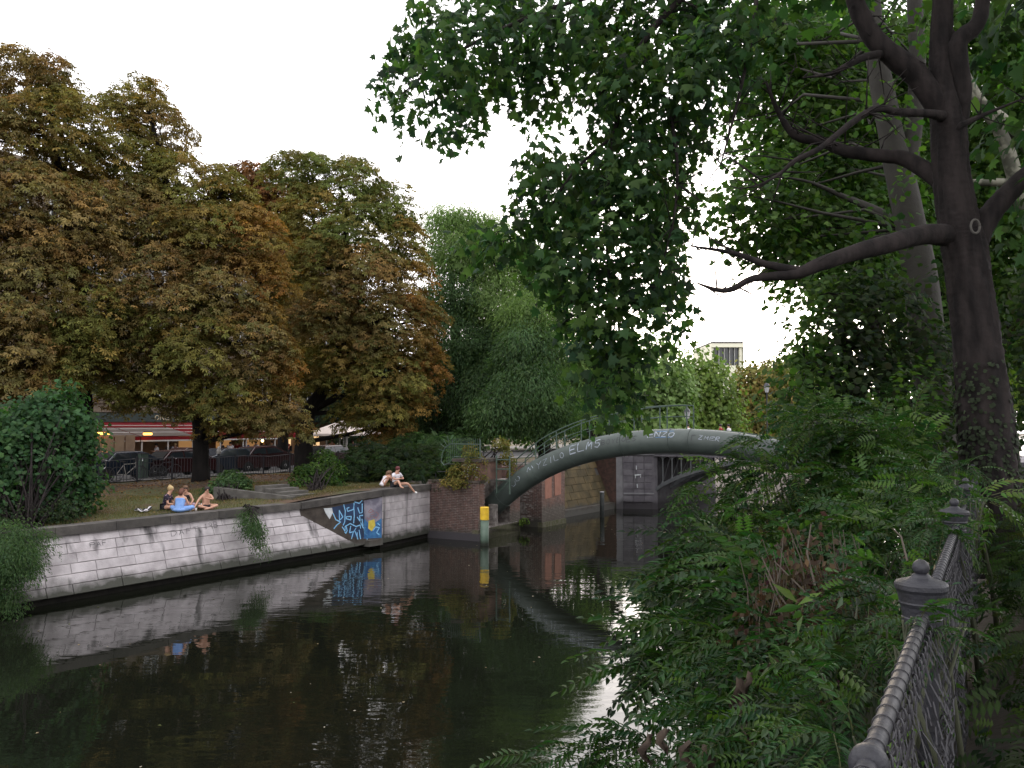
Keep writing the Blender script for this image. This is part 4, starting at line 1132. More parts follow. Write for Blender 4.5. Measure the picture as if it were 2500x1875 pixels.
def bark_trunk(b, pts, n=44, k=26):
    P = [PX(u, v, D_) for u, v, D_, r in pts]; R = [q[3] for q in pts]
    SP, SR = smooth_line(P, R, k); m0 = len(b.v); b.tube(SP, SR, n, jit=0)
    for i in range(len(SP)):
        c = SP[i]
        for j in range(n):
            q = Vector(b.v[m0 + i * n + j]); a = 2 * PI * j / n; h = c.z
            f = .045 * math.sin(11 * a + 2.2 * math.sin(h * 2.1) + 1.2 * math.sin(h * 5.3 + a * 2)) + .034 * math.sin(19 * a + 3 * math.sin(h * 3.4 + 1)) * math.sin(h * 9 + a * 3) + .05 * math.sin(3 * a + h * 1.3) + rnd.uniform(-.028, .028)
            b.v[m0 + i * n + j] = tuple(c + (q - c) * (1 + f))
b = MB()
bark_trunk(b, [(2440, 1400, D, .42), (2425, 1250, D, .36), (2412, 1080, D, .33), (2392, 900, D, .29), (2368, 720, D, .265), (2350, 600, D, .26), (2338, 540, D, .24), (2322, 420, D, .22), (2316, 300, D, .21), (2300, 180, D, .15), (2300, 60, D, .13), (2310, -120, D, .10), (2330, -400, D + .5, .05)])
branch(b, [(2335, 330, D, .12), (2348, 220, D - .1, .12), (2338, 110, D - .15, .12), (2385, 60, D - .2, .10), (2400, 0, D - .2, .09), (2420, -150, D - .3, .06)], 12)
branch(b, [(2345, 120, D - .1, .09), (2300, 60, D, .08), (2288, -20, D, .07), (2270, -200, D, .05)], 10)
s1 = branch(b, [(2330, 575, D, .15), (2254, 573, D - .3, .125), (2182, 592, D - .6, .115), (2092, 615, D - .8, .10), (2001, 645, D - 1, .085), (1941, 669, D - 1, .065), (1839, 680, D - 1, .042), (1790, 705, D - 1, .035), (1751, 708, D - 1, .028), (1700, 690, D - 1, .008)], 12)
s2 = branch(b, [(1960, 662, D - 1, .055), (1869, 645, D - 1, .045), (1802, 621, D - 1.1, .03), (1736, 608, D - 1.2, .018), (1680, 600, D - 1.2, .006)], 8)
branch(b, [(1802, 621, D - 1.1, .018), (1765, 600, D - 1.1, .012), (1722, 572, D - 1.1, .005)], 5)
s3 = branch(b, [(2340, 470, D, .14), (2254, 412, D + .3, .115), (2200, 385, D + .5, .10), (2146, 380, D + .6, .095), (2062, 368, D + .8, .085), (2001, 344, D + 1, .07), (1941, 331, D + 1, .06), (1899, 271, D + 1.2, .035), (1870, 200, D + 1.2, .015)], 10)
s4 = branch(b, [(2325, 290, D, .09), (2266, 277, D - .3, .055), (2194, 274, D - .6, .05), (2140, 265, D - .8, .045), (2086, 295, D - 1, .04), (2001, 362, D - 1.2, .035), (1941, 392, D - 1.3, .028), (1899, 428, D - 1.3, .018), (1839, 458, D - 1.4, .008)], 8)
s5 = branch(b, [(2318, 290, D, .17), (2266, 223, D, .155), (2230, 175, D, .15), (2182, 139, D, .14), (2140, 102, D, .13), (2110, 54, D, .12), (2086, 0, D, .11), (2060, -100, D, .09), (1960, -300, D, .06)], 12)
s6 = branch(b, [(2160, 130, D, .06), (2110, 140, D - .2, .05), (2062, 163, D - .4, .04), (2025, 181, D - .4, .025), (1960, 190, D - .5, .008)], 7)
branch(b, [(2362, 640, D, .17), (2381, 590, D, .16), (2405, 542, D, .145), (2441, 494, D, .135), (2496, 440, D, .13), (2600, 350, D, .11), (2750, 200, D, .08)], 12)
s7 = branch(b, [(2330, 350, D, .06), (2339, 313, D - .2, .045), (2369, 295, D - .2, .04), (2423, 271, D - .2, .022), (2500, 240, D - .2, .01)], 7)
for i, (s_, r_, n_, l_) in enumerate(((s1, .012, 10, .5), (s2, .008, 12, .45), (s3, .014, 22, .9), (s4, .012, 24, .8), (s5, .014, 14, .9), (s6, .01, 10, .6), (s7, .01, 8, .6))):
    twiglets(b, s_, r_, n_, l_, 100 + i)
# leafy boughs that carry the overhanging mass (they come down out of the top of the frame)
for i, pts in enumerate(([(1960, -300, 11.5, .06), (1860, -180, 12, .055), (1700, -40, 12, .05), (1560, 120, 12, .045), (1500, 330, 12, .035), (1480, 560, 12, .025), (1500, 800, 12, .01)],
                         [(1700, -40, 12, .04), (1450, -10, 12, .035), (1250, 60, 12, .03), (1080, 150, 12, .018), (970, 240, 12, .006)],
                         [(1560, 120, 12, .03), (1640, 300, 11.5, .025), (1650, 500, 11, .018), (1600, 700, 11, .008)],
                         [(1500, 330, 12, .025), (1400, 420, 12, .02), (1300, 560, 12, .015), (1170, 600, 12, .005)],
                         [(1480, 560, 12, .02), (1420, 720, 12, .014), (1500, 900, 12, .006)],
                         [(1860, -180, 12, .04), (1840, 60, 11.5, .03), (1800, 250, 11, .02), (1760, 400, 11, .008)])):
    s_ = branch(b, pts, 7); twiglets(b, s_, .01, 30, .7, 200 + i, .2)
b.obj('trunk', M['bark'], pt_, True)
PB = [(u, v, 12 + .9 * math.sin(u * .03 + v * .02), ru, rv) for u, v, ru, rv in
      [(1050, 50, 60, 65), (1010, 130, 55, 60), (965, 215, 32, 50), (985, 270, 30, 40), (1080, 170, 65, 70), (1120, 270, 40, 50), (1125, 320, 30, 30), (1150, 70, 90, 75), (1190, 170, 65, 60), (1270, 60, 80, 75), (1260, 170, 60, 55), (1330, 190, 55, 50), (1350, 260, 35, 32), (1310, 250, 40, 30),
       (1370, 70, 90, 75), (1440, 110, 70, 60), (1490, 60, 90, 80), (1530, 190, 85, 80), (1500, 290, 50, 60), (1480, 230, 45, 60), (1600, 130, 100, 90), (1600, 270, 90, 80), (1700, 60, 100, 80), (1690, 200, 90, 80), (1790, 90, 90, 80), (1780, 210, 60, 70), (1680, 320, 60, 60),
       (1560, 380, 90, 70), (1460, 420, 75, 60), (1350, 410, 55, 38), (1310, 420, 38, 30), (1420, 480, 85, 65), (1310, 500, 55, 48), (1530, 480, 80, 70), (1630, 430, 60, 70), (1660, 480, 40, 50), (1290, 560, 50, 40), (1240, 600, 48, 30), (1180, 590, 42, 26), (1360, 570, 80, 60), (1460, 580, 85, 70), (1570, 570, 75, 65), (1640, 540, 45, 50),
       (1320, 650, 45, 35), (1380, 670, 55, 50), (1460, 680, 75, 60), (1550, 660, 70, 60), (1620, 640, 40, 45), (1410, 760, 45, 50), (1490, 780, 70, 60), (1570, 750, 55, 55), (1630, 700, 32, 40), (1640, 790, 24, 26), (1440, 850, 45, 45), (1520, 870, 60, 55), (1580, 830, 40, 45), (1480, 940, 50, 40), (1540, 960, 45, 35), (1500, 1000, 38, 22), (1440, 930, 30, 30)]]
PB = [(q[0], q[1], q[2], q[3], q[4], .55 if q[3] > 60 else .4, 'plane') for q in PB]
# canopy above the frame; unseen overhead part added to darken the near bank
PB2 = [(1300, -90, 13, 200, 70, 1.6, 'plane'), (1650, -100, 13, 220, 80, 1.6, 'plane'), (1950, -160, 12, 220, 110, 1.8, 'plane'), (2250, -260, 12, 260, 140, 2.0, 'plane'), (2600, -100, 12, 200, 250, 2.0, 'plane'), (2700, 300, 11, 180, 250, 1.8, 'plane')]
PB3 = [(np.array([4.0, 5.0, 15.5]), np.array([4.5, 4.5, 1.6])), (np.array([9.0, 9.0, 17.0]), np.array([5, 5, 2.2])), (np.array([2.0, -2.0, 15.0]), np.array([5, 4.5, 1.6])), (np.array([8.0, 0.0, 14.0]), np.array([4, 5, 2.0]))]
o_, dat = foliage('crown', PB, 'plane', .128, .30, 9.5, 6.8, M['leaf_green'], pt_, 41, 'plane', droop=.35, flat=.5, upness=.45, inner=.34, low=-1.1, shell=.17)
o_['kind'] = 'stuff'
foliage('crown', PB2 + PB3, 'plane', .20, .6, 1.5, 12, M['leaf_green'], pt_, 42, 'plane', droop=.35, flat=.4, upness=.5, inner=.4, low=-1.1)[0]['kind'] = 'stuff'
# the leaves that show largest, one by one: the outermost of the hanging boughs
P_, N_, A_, S_, C_ = dat
sc_ = -P_[:, 1] + rng.random(len(P_)) * .5
big = np.argsort(-sc_)[:240]
lm = []
for k in range(4):
    C1 = np.array([PAL['plane'][k % 3]]) * (1 + .12 * k)
    lm.append(leafmesh('leaf', TP['plane'], np.zeros((1, 3)), np.array([[0, 0, 1.0]]), np.array([[0, 1.0, 0]]), np.array([1.0]), C1, M['leaf_green']))
for i in big:
    n_ = Vector(N_[i]); a_ = Vector(A_[i]); a_ = (a_ - n_ * a_.dot(n_)).normalized(); s_ = a_.cross(n_)
    Mx = Matrix((tuple(s_) + (0,), tuple(a_) + (0,), tuple(n_) + (0,), (0, 0, 0, 1))).transposed()
    put('leaf', lm[i % 4], Matrix.Translation(Vector(P_[i]) + Vector((0, -.05, 0))) @ Mx @ Matrix.Scale(float(S_[i]), 4), pt_)
# rope loop in the fork
rl = MB(); c0 = Vector(PX(2381, 553, 10.55))
rl.tube([tuple(c0 + Vector((.055 * math.cos(a), 0, .085 * math.sin(a)))) for a in fr(0, 2 * PI, .35)], .016, 6)
tag(rl.obj('rope_loop', M['steps'], None, True), 'small pale rope loop hanging at the fork of the dark plane trunk', 'rope')

# ivy on the lower trunk
iv = []
rr = random.Random(5)
ivP, ivN = [], []
for k in range(1800):
    v = rr.uniform(880, 1300) if k % 3 else rr.uniform(1040, 1300); D_ = 11.0
    uc = 2392 + (v - 900) * .105; a = rr.uniform(0, 2 * PI); r_ = .34
    c_ = PX(uc, v, D_)
    if v < 1030 and math.cos(a) > .0 and rr.random() < .8: continue
    ivP.append((c_[0] + math.cos(a) * r_, c_[1] + math.sin(a) * r_, c_[2])); ivN.append((math.cos(a) + rr.uniform(-.4, .4), math.sin(a) + rr.uniform(-.4, .4), .3 + rr.uniform(-.3, .5)))
n_ = len(ivP); ivP = np.array(ivP); ivN = unit(np.array(ivN))
ivm = leafmesh('ivy', TP['maple'], ivP, ivN, np.tile([[.1, .1, -1.0]], (n_, 1)) + rng.normal(size=(n_, 3)) * .2, rng.uniform(.035, .07, n_), np.clip(np.tile([[.045, .06, .035]], (n_, 1)) * (1 + rng.normal(size=(n_, 1)) * .3), .01, .3), M['leaf_green'])
io = link('ivy', ivm, None); tag(io, 'ivy climbing the lower trunk of the dark plane tree', 'ivy', kind='stuff')

# second plane tree behind: grey mottled stems
gR = 'plane trees behind the dark trunk'
p2 = thing('plane_tree', 'grey mottled plane tree just behind the dark leaning trunk', 'tree', PX(2290, 1230, 17))
b = MB()
branch(b, [(2300, 1300, 17, .4), (2280, 1000, 17, .36), (2250, 700, 17, .32), (2225, 560, 17, .30), (2190, 400, 17, .26), (2160, 250, 17, .23), (2135, 100, 17, .2), (2120, -60, 17, .17), (2080, -300, 17, .1)], 12)
branch(b, [(2205, 470, 17, .2), (2230, 320, 17, .17), (2240, 150, 17, .16), (2233, 0, 17, .15), (2240, -200, 17, .1)], 10)
branch(b, [(2230, 580, 17, .12), (2150, 520, 17.5, .1), (2060, 480, 18, .06), (1960, 440, 18, .03), (1850, 430, 18, .01)], 7)
b.obj('trunk', M['bark_grey'], p2, True)
cb = [(1790, 470, 18, 50, 50), (1850, 540, 18, 75, 70), (1940, 480, 19, 90, 90), (1860, 420, 19, 70, 60), (1920, 590, 18, 80, 60), (2010, 560, 18.5, 90, 80), (1930, 330, 20, 90, 80), (2040, 430, 20, 100, 90), (2010, 240, 20, 90, 80), (1900, 200, 20, 80, 80), (1830, 300, 20, 50, 70), (1960, 110, 20, 100, 80), (2080, 100, 21, 100, 90),
      (2120, 300, 21, 110, 100), (2200, 160, 21, 110, 110), (2150, 520, 20, 120, 100), (1870, 60, 20, 80, 70), (2080, 650, 19, 110, 70), (1960, 670, 18, 70, 40)]
cb = [(q[0], q[1], q[2], q[3], q[4], None, 'mid' if i % 3 else 'backlit') for i, q in enumerate(cb)]
b = MB(); limbs(b, [PX(2280, 1000, 17), PX(2225, 560, 17), PX(2190, 400, 17), PX(2160, 250, 17), PX(2135, 100, 17)], [.3, .25, .2, .2, .15], cb, 3, .045, 5); b.obj('branches', M['bark_grey'], p2, True)
foliage('crown', cb, 'maple', .145, .55, 3.6, 20, M['leaf_green'], p2, 51, 'mid', droop=.4, flat=.35, upness=.6, inner=.35, low=-1)
p3 = thing('plane_tree', 'pale barked plane tree with crossing limbs at the right edge', 'tree', PX(2620, 1180, 20))
b = MB()
branch(b, [(2700, 1200, 20, .4), (2640, 800, 20, .36), (2560, 600, 20, .3), (2500, 500, 20, .2), (2450, 340, 20, .15), (2400, 260, 20, .14), (2350, 220, 20, .12), (2280, 120, 20, .06)], 10)
branch(b, [(2640, 800, 20, .2), (2560, 440, 20, .2), (2500, 340, 20, .19), (2441, 292, 20, .17), (2380, 235, 20, .14), (2330, 120, 20, .1)], 10)
branch(b, [(2600, 520, 20, .14), (2500, 455, 20, .12), (2400, 445, 20, .09), (2330, 450, 20, .04)], 8)
b.obj('trunk', M['bark_pale'], p3, True)
cb = [(2330, 60, 22, 110, 110), (2450, 120, 22, 110, 110), (2560, 60, 22, 120, 120), (2300, 250, 23, 110, 110), (2420, 400, 23, 110, 100), (2540, 300, 23, 110, 120), (2400, 560, 23, 110, 100), (2540, 560, 23, 110, 110), (2500, 750, 22, 110, 110), (2480, 900, 22, 90, 90), (2300, 480, 23, 100, 100), (2250, 640, 23, 110, 100), (2560, 930, 22, 90, 110)]
cb = [(q[0], q[1], q[2], q[3], q[4], None, 'backlit' if i in (0, 1, 2, 5, 9) else 'mid') for i, q in enumerate(cb)]
foliage('crown', cb, 'maple', .19, .7, 2.2, 18, M['leaf_green'], p3, 52, 'mid', droop=.4, flat=.35, upness=.6, inner=.35, low=-1)

# dark understorey trees beyond the shrubs on the right bank
U_KW = dict(leaf=M['leaf_green'], bark=M['bark'], tmpl='maple', size=.11, cr=.45, dens=4.0, lpc=20, droop=.45, flat=.35, upness=.6, inner=.35, twigs=3, low=-1.1)
gU = 'dark understorey trees on the right bank'
tree('understorey_tree', 'dark bushy understorey tree left of the plane trunk against the bright sky gap', [(2120, 1250, 16, .12), (2100, 1000, 16, .10), (2060, 850, 16, .07), (2040, 720, 16, .03)],
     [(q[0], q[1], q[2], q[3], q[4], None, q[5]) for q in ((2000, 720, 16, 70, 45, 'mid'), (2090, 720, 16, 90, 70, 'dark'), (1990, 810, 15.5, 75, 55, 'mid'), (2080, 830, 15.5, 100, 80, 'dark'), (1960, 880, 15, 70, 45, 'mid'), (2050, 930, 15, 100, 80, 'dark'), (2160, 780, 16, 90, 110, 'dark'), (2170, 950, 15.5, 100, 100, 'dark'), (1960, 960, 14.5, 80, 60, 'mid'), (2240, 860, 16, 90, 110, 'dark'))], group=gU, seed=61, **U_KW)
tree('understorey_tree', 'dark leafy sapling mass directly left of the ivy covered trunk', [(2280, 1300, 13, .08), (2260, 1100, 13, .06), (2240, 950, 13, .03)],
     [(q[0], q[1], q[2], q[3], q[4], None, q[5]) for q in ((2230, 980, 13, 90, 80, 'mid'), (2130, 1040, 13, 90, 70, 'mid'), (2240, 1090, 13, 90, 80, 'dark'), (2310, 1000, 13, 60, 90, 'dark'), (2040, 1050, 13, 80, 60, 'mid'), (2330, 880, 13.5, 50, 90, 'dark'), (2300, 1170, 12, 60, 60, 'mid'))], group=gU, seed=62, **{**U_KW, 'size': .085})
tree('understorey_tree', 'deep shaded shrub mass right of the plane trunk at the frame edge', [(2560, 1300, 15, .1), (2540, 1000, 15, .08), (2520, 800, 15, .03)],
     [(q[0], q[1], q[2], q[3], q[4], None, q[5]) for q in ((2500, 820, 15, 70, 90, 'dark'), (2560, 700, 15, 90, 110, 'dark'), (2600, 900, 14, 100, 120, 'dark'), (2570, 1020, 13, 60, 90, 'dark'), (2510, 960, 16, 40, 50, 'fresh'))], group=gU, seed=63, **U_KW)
far('tall dark green tree wall behind the pale plane tree on the right bank', 38, [(2100, 250, 170, 150), (2300, 150, 170, 150), (2500, 250, 170, 170), (2200, 420, 160, 150), (2420, 480, 160, 160), (2600, 500, 150, 170), (2060, 560, 130, 90), (2250, 650, 150, 120), (2430, 720, 150, 140), (2600, 800, 140, 150), (2280, 860, 140, 110), (2480, 930, 130, 110)], 'mid', 65, 'background trees on the right bank', tp=[(2330, 1200, 38, .4), (2320, 900, 38, .35), (2300, 500, 38, .25), (2280, 200, 38, .1)], size=.26, cr=.8, dens=1.3, lpc=24)
far('green tree behind the left part of the grey mottled plane crown', 30, [(2010, 150, 130, 120), (1960, 330, 110, 110), (2080, 420, 120, 110), (1960, 520, 90, 70), (2080, 20, 140, 110), (1900, 60, 90, 80), (2120, 700, 110, 80)], 'mid', 66, 'background trees on the right bank', tp=[(2180, 1200, 30, .3), (2150, 900, 30, .25), (2080, 500, 30, .18), (2030, 150, 30, .06)], size=.2, cr=.7, dens=1.6, lpc=22)
# hedge right of the path, in deep shade
hd = thing('hedge', 'dark shaded shrubbery and ferns right of the chain link railing', 'hedge', (6.0, 6.0, 3.75))
hb = []
for k in range(9):
    y = 1.5 + k * 1.6
    x0 = 1.15 + .563 * (y - 1.9)
    for j in range(3):
        hb.append((np.array([x0 + .42 + j * .75, y, 4.05 + .12 * j]), np.array([.55, .9, .5 + .15 * j])))
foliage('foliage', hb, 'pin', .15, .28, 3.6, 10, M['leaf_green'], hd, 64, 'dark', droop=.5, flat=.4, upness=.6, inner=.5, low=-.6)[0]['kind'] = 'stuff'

# ============================================================ SHRUBS of compound fronds over the water
def frond_mesh(seed, L_=.52, n=10, lw=.034, ll=.115, col='mid'):
    r = random.Random(seed); b = MB(); cols = []
    def cadd(V, F, c):
        b.add(V, F); cols.extend([c] * len(V))
    pc = tuple(q * w_ for q, w_ in zip(PAL[col][seed % 3], (.52, .64, .52)))  # palette darkened to paint in the shade under the canopy
    def ctr(t): return Vector((.03 * math.sin(t * 3 + seed), t * L_, .10 * t - .34 * t * t * L_ / .5))
    pts = [ctr(i / 6) for i in range(7)]
    k0 = len(b.v); b.tube([tuple(p) for p in pts], [.004 * (1 - .6 * i / 6) for i in range(7)], 3, cap=False); cols += [(.09, .10, .04)] * (len(b.v) - k0)
    for i in range(n):
        t = .18 + .80 * i / (n - 1); p = ctr(t); s = (1 - .45 * abs(t - .5) * 1.6) * ll
        for sg in (-1, 1):
            if i == n - 1 and sg == 1: continue
            an = .28 + r.uniform(-.15, .2); ax = Vector((sg * math.cos(an), math.sin(an) + .25, -.28 + r.uniform(-.15, .12))).normalized()
            if i == n - 1: ax = Vector((0, 1, -.5)).normalized()
            up = Vector((r.uniform(-.25, .25), r.uniform(-.2, .2), 1)).normalized(); sd = ax.cross(up).normalized(); w = lw * .5 * r.uniform(.8, 1.15)
            nn = sd.cross(ax)
            l = s * r.uniform(.85, 1.15)
            V = [p, p + ax * l * .35 + sd * w + nn * .006, p + ax * l * .7 + sd * w * .8 - nn * .003, p + ax * l - nn * .018, p + ax * l * .7 - sd * w * .8 - nn * .003, p + ax * l * .35 - sd * w + nn * .006, p + ax * l * .5 - nn * .004]
            c = tuple(q * r.uniform(.8, 1.2) for q in pc)
            cadd([tuple(q) for q in V], [(0, 1, 6), (1, 2, 6), (2, 3, 6), (3, 4, 6), (4, 5, 6), (5, 0, 6)], c)
    me = b.mesh('frond', M['leaf_shrub'])
    at = me.attributes.new('Col', 'FLOAT_COLOR', 'POINT')
    at.data.foreach_set('color', [q for c in cols for q in (*c, 1)])
    return me
FR = {c: [frond_mesh(k, col=c) for k in range(3)] for c in ('mid', 'bush', 'fresh', 'teal', 'dark')}
def put_fronds(parent, blobs, n, seed, cols=('mid', 'mid', 'bush', 'teal', 'dark'), size=(.8, 1.25), out=(-.75, -.55, -.05)):
    r = random.Random(seed); res = []
    wb = [wblob(q) for q in blobs]; wt = [max(.01, float(q[1].prod()) ** .67) for q in wb]
    stems = MB()
    for _ in range(n):
        c, rad = r.choices(wb, wt)[0]
        d = Vector((r.gauss(0, 1), r.gauss(0, 1) - .25, r.gauss(0, 1) + .2)).normalized() * r.uniform(.45, 1.0)
        p = Vector(c) + Vector((d.x * rad[0], d.y * rad[1], d.z * rad[2]))
        ax = (Vector(out) * .8 + d * .7 + Vector((r.uniform(-.6, .6), r.uniform(-.5, .5), r.uniform(-.25, .45)))).normalized()
        up = (Vector((r.uniform(-.35, .35), r.uniform(-.55, .1), 1))).normalized()
        up = (up - ax * up.dot(ax)).normalized(); s_ = ax.cross(up)
        Mx = Matrix((tuple(s_) + (0,), tuple(ax) + (0,), tuple(up) + (0,), (0, 0, 0, 1))).transposed()
        sc = r.uniform(*size)
        col = r.choice(cols)
        o = put('frond', r.choice(FR[col]), Matrix.Translation(p) @ Mx @ Matrix.Scale(sc, 4), parent)
        res.append((p, ax))
    return res
def shrub(label, base, blobs, nf, nleaf, seed, pal='mid', tmpl='pin', lsize=.30, size=(.8, 1.25), **kw):
    """base = (u, D, z)"""
    D = base[1]; x = (base[0] - CU) / FPX * D
    th = thing('shrub', label, 'shrub', (x, D, base[2]), 0, 'shrubs with compound leaves on the right bank slope')
    b = MB(); r = random.Random(seed)
    for q in blobs:
        c, rad = wblob(q); c = Vector(c)
        for k in range(3):
            s = Vector((x + r.uniform(-.3, .3), D + r.uniform(-.3, .3), base[2] - .1)); e = c + Vector((r.uniform(-.6, .6) * rad[0], r.uniform(-.5, .5) * rad[1], r.uniform(-.2, .7) * rad[2]))
            mid = s.lerp(e, .55) + Vector((0, 0, .25 * (e - s).length * .4))
            b.tube([s, s.lerp(mid, .6) + Vector((0, 0, .1)), mid, e], [.022, .017, .012, .004], 5)
    b.obj('stems', M['stem'], th, True)
    put_fronds(th, blobs, nf, seed, size=size, **kw)
    if nleaf:
        foliage('foliage', blobs, tmpl, lsize, .32, nleaf, 7, M['leaf_shrub'], th, seed, pal, droop=.45, flat=.4, upness=.6, inner=.6, low=-1.1)[0]['kind'] = 'stuff'
    return th
shrub('leafy shrub with fronds reaching furthest left over the dark water', (1850, 7.6, 2.3), [(1690, 1365, 7.4, 50, 28), (1760, 1330, 7.8, 70, 40), (1700, 1440, 7.3, 70, 30), (1660, 1510, 7.2, 60, 28), (1620, 1580, 7.0, 55, 24), (1740, 1520, 7.2, 70, 40), (1570, 1640, 6.8, 50, 20), (1680, 1640, 6.8, 70, 30), (1800, 1420, 7.4, 70, 60)], 170, 0, 71)
shrub('bright green frond shrub in front of the road bridge arch', (1980, 9.5, 2.5), [(1740, 1195, 9.6, 45, 16), (1730, 1265, 9.3, 50, 22), (1800, 1300, 9.4, 60, 40), (1830, 1235, 9.6, 50, 26), (1860, 1085, 10, 45, 20), (1930, 1150, 9.8, 55, 30), (1920, 1290, 9.6, 70, 50), (1960, 1040, 10, 60, 40), (1790, 1165, 9.7, 50, 22), (1880, 1185, 9.6, 60, 35), (1840, 1140, 10, 50, 25)], 235, 0, 72, cols=('mid', 'fresh', 'bush', 'mid'), size=(.6, .95))
shrub('dark green shrub hump between the arch and the far railing posts', (2080, 9.5, 3.0), [(2030, 1050, 10.5, 80, 60), (2060, 1150, 10, 80, 70), (2120, 1110, 10, 80, 80), (2030, 1260, 9.5, 80, 60), (2110, 1230, 9, 90, 80), (2190, 1150, 9.5, 80, 80), (1960, 1350, 8.8, 80, 50), (2190, 1040, 11, 70, 60)], 220, 8, 73, lsize=.22)
shrub('shrub of arching fronds crowding the second railing post', (2150, 6.6, 3.2), [(2130, 1280, 6.8, 90, 60), (2230, 1260, 6.6, 70, 60), (2050, 1340, 6.8, 100, 60), (2180, 1350, 6.0, 70, 50), (1980, 1390, 6.8, 90, 50), (2250, 1190, 7.5, 60, 60)], 190, 8, 74, lsize=.14, size=(.6, .95), cols=('bush', 'teal', 'mid'))
shrub('low leafy shrub hanging at the bottom left of the near railing', (1850, 4.6, 2.7), [(1760, 1710, 5.0, 80, 45), (1830, 1640, 5.0, 80, 50), (1900, 1740, 4.4, 90, 60), (1830, 1810, 4.4, 90, 50), (1960, 1640, 4.6, 90, 70), (2020, 1560, 4.8, 80, 60), (1900, 1850, 4.0, 110, 60)], 200, 7, 75, lsize=.13, cols=('bush', 'teal', 'mid', 'dark'), size=(.55, .9))
shrub('shrub with drooping leaves against the near railing post', (2080, 3.6, 3.2), [(2120, 1580, 3.8, 80, 60), (2060, 1680, 3.5, 90, 70), (1990, 1780, 3.3, 90, 60), (2060, 1830, 3.0, 60, 50), (2130, 1500, 4.0, 70, 50), (2150, 1440, 4.4, 50, 40)], 120, 9, 76, lsize=.10, cols=('teal', 'bush', 'dark'), size=(.4, .62))
shrub('small leafy sprays at the lower edge over the bright water', (1600, 5.0, 2.0), [(1400, 1850, 5.2, 60, 30), (1500, 1830, 5.2, 60, 35), (1340, 1870, 5.2, 30, 15), (1600, 1850, 5.0, 70, 40)], 60, 0, 77, cols=('bush', 'mid'), size=(.5, .75))
shrub('dense mid slope shrub below the brown dead stalks', (1950, 6.0, 2.5), [(1830, 1460, 6.2, 90, 60), (1780, 1560, 6.0, 90, 60), (1900, 1550, 5.6, 90, 60), (1840, 1370, 7.0, 90, 50), (1980, 1480, 5.8, 80, 60)], 170, 8, 78, lsize=.15)
shrub('clump of long narrow leaved weeds at the foot of the near railing post', (2050, 3.9, 3.2), [(2060, 1590, 4.1, 60, 40), (2120, 1640, 3.6, 50, 40), (1990, 1650, 4.0, 60, 40), (2000, 1740, 3.6, 60, 40), (2160, 1500, 4.2, 45, 30)], 12, 26, 95, tmpl='thin', lsize=.15, pal='mid', size=(.4, .5))
shrub('leaf sprays poking through the railing round the nearest post', (2200, 3.3, 3.3), [(2225, 1515, 3.0, 40, 22), (2290, 1560, 3.1, 30, 30), (2330, 1530, 3.2, 50, 22), (2190, 1590, 3.0, 20, 20)], 16, 0, 96, cols=('teal', 'bush', 'mid'), size=(.28, .42))
shrub('sprays hanging over the second and third railing posts', (2280, 6.4, 3.4), [(2290, 1285, 5.5, 40, 22), (2330, 1320, 5.6, 25, 30), (2335, 1190, 7.4, 50, 22), (2300, 1235, 6.2, 40, 20), (2350, 1140, 9, 40, 20)], 70, 0, 97, cols=('teal', 'bush', 'mid'), size=(.4, .62))
shrub('bright fresh green frond spray right of the third railing post', (2400, 6.9, 3.7), [(2400, 1215, 6.8, 40, 12)], 9, 0, 98, cols=('fresh',), size=(.6, .8), out=(.75, -.2, -.05))
foliage('foliage', [(2140, 560, 15, 60, 50, .5, 'mid'), (2230, 700, 15, 60, 60, .5, 'dark'), (2120, 220, 15, 50, 40, .5, 'backlit'), (2200, 300, 15.5, 40, 60, .5, 'mid'), (2190, 60, 15, 60, 50, .5, 'mid'), (2260, 420, 15.5, 40, 40, .5, 'mid')], 'maple', .13, .5, 1.8, 14, M['leaf_green'], p2, 99, 'mid', droop=.4, flat=.35, upness=.6, inner=.3, low=-1)
# dead brown stalks and withered leaves in the middle of the slope
dd_ = thing('dead_plant', 'clump of withered brown stalks and dry leaves among the slope shrubs', 'plant', PX(1950, 1600, 5.0))
b = MB(); rr = random.Random(9)
for k in range(70):
    p = Vector(PX(rr.uniform(1830, 2120), rr.uniform(1520, 1640), rr.uniform(4.8, 5.6))); h = rr.uniform(.25, .6)
    q = p + Vector((rr.uniform(-.15, .1), 0, h)); b.tube([p, p.lerp(q, .6) + Vector((.02, 0, .03)), q], [.005, .004, .002], 4)
for (u0, v0), (u1, v1), (u2, v2) in (((1990, 1570), (1900, 1450), (1860, 1360)), ((2030, 1510), (1960, 1440), (1890, 1370)), ((1925, 1600), (1905, 1480), (1870, 1400)), ((1980, 1500), (2100, 1530), (2210, 1530)), ((2215, 1370), (2200, 1310), (2180, 1290)), ((1990, 1430), (1970, 1350), (1980, 1280)), ((2080, 1690), (1990, 1630), (1890, 1690))):
    b.tube([PX(u0, v0, 4.6), PX(u1, v1, 4.7), PX(u2, v2, 4.8)], [.006, .005, .003], 5)
b.obj('stalks', M['stalk'], dd_)
foliage('withered_leaves', [(1930, 1430, 5.0, 80, 60, .3, 'dry'), (2020, 1440, 4.8, 80, 60, .3, 'dry'), (1900, 1530, 4.8, 60, 50, .3, 'dry'), (2000, 1530, 4.6, 80, 50, .3, 'dry'), (1960, 1370, 5.2, 60, 40, .3, 'dry'), (2070, 1500, 4.6, 50, 50, .3, 'dry')], 'kite', .045, .22, 34, 16, M['leaf'], dd_, 79, 'dry', droop=1.2, flat=.6, upness=.1, inner=.6, low=-1.1)[0]['kind'] = 'stuff'
dl = MB()
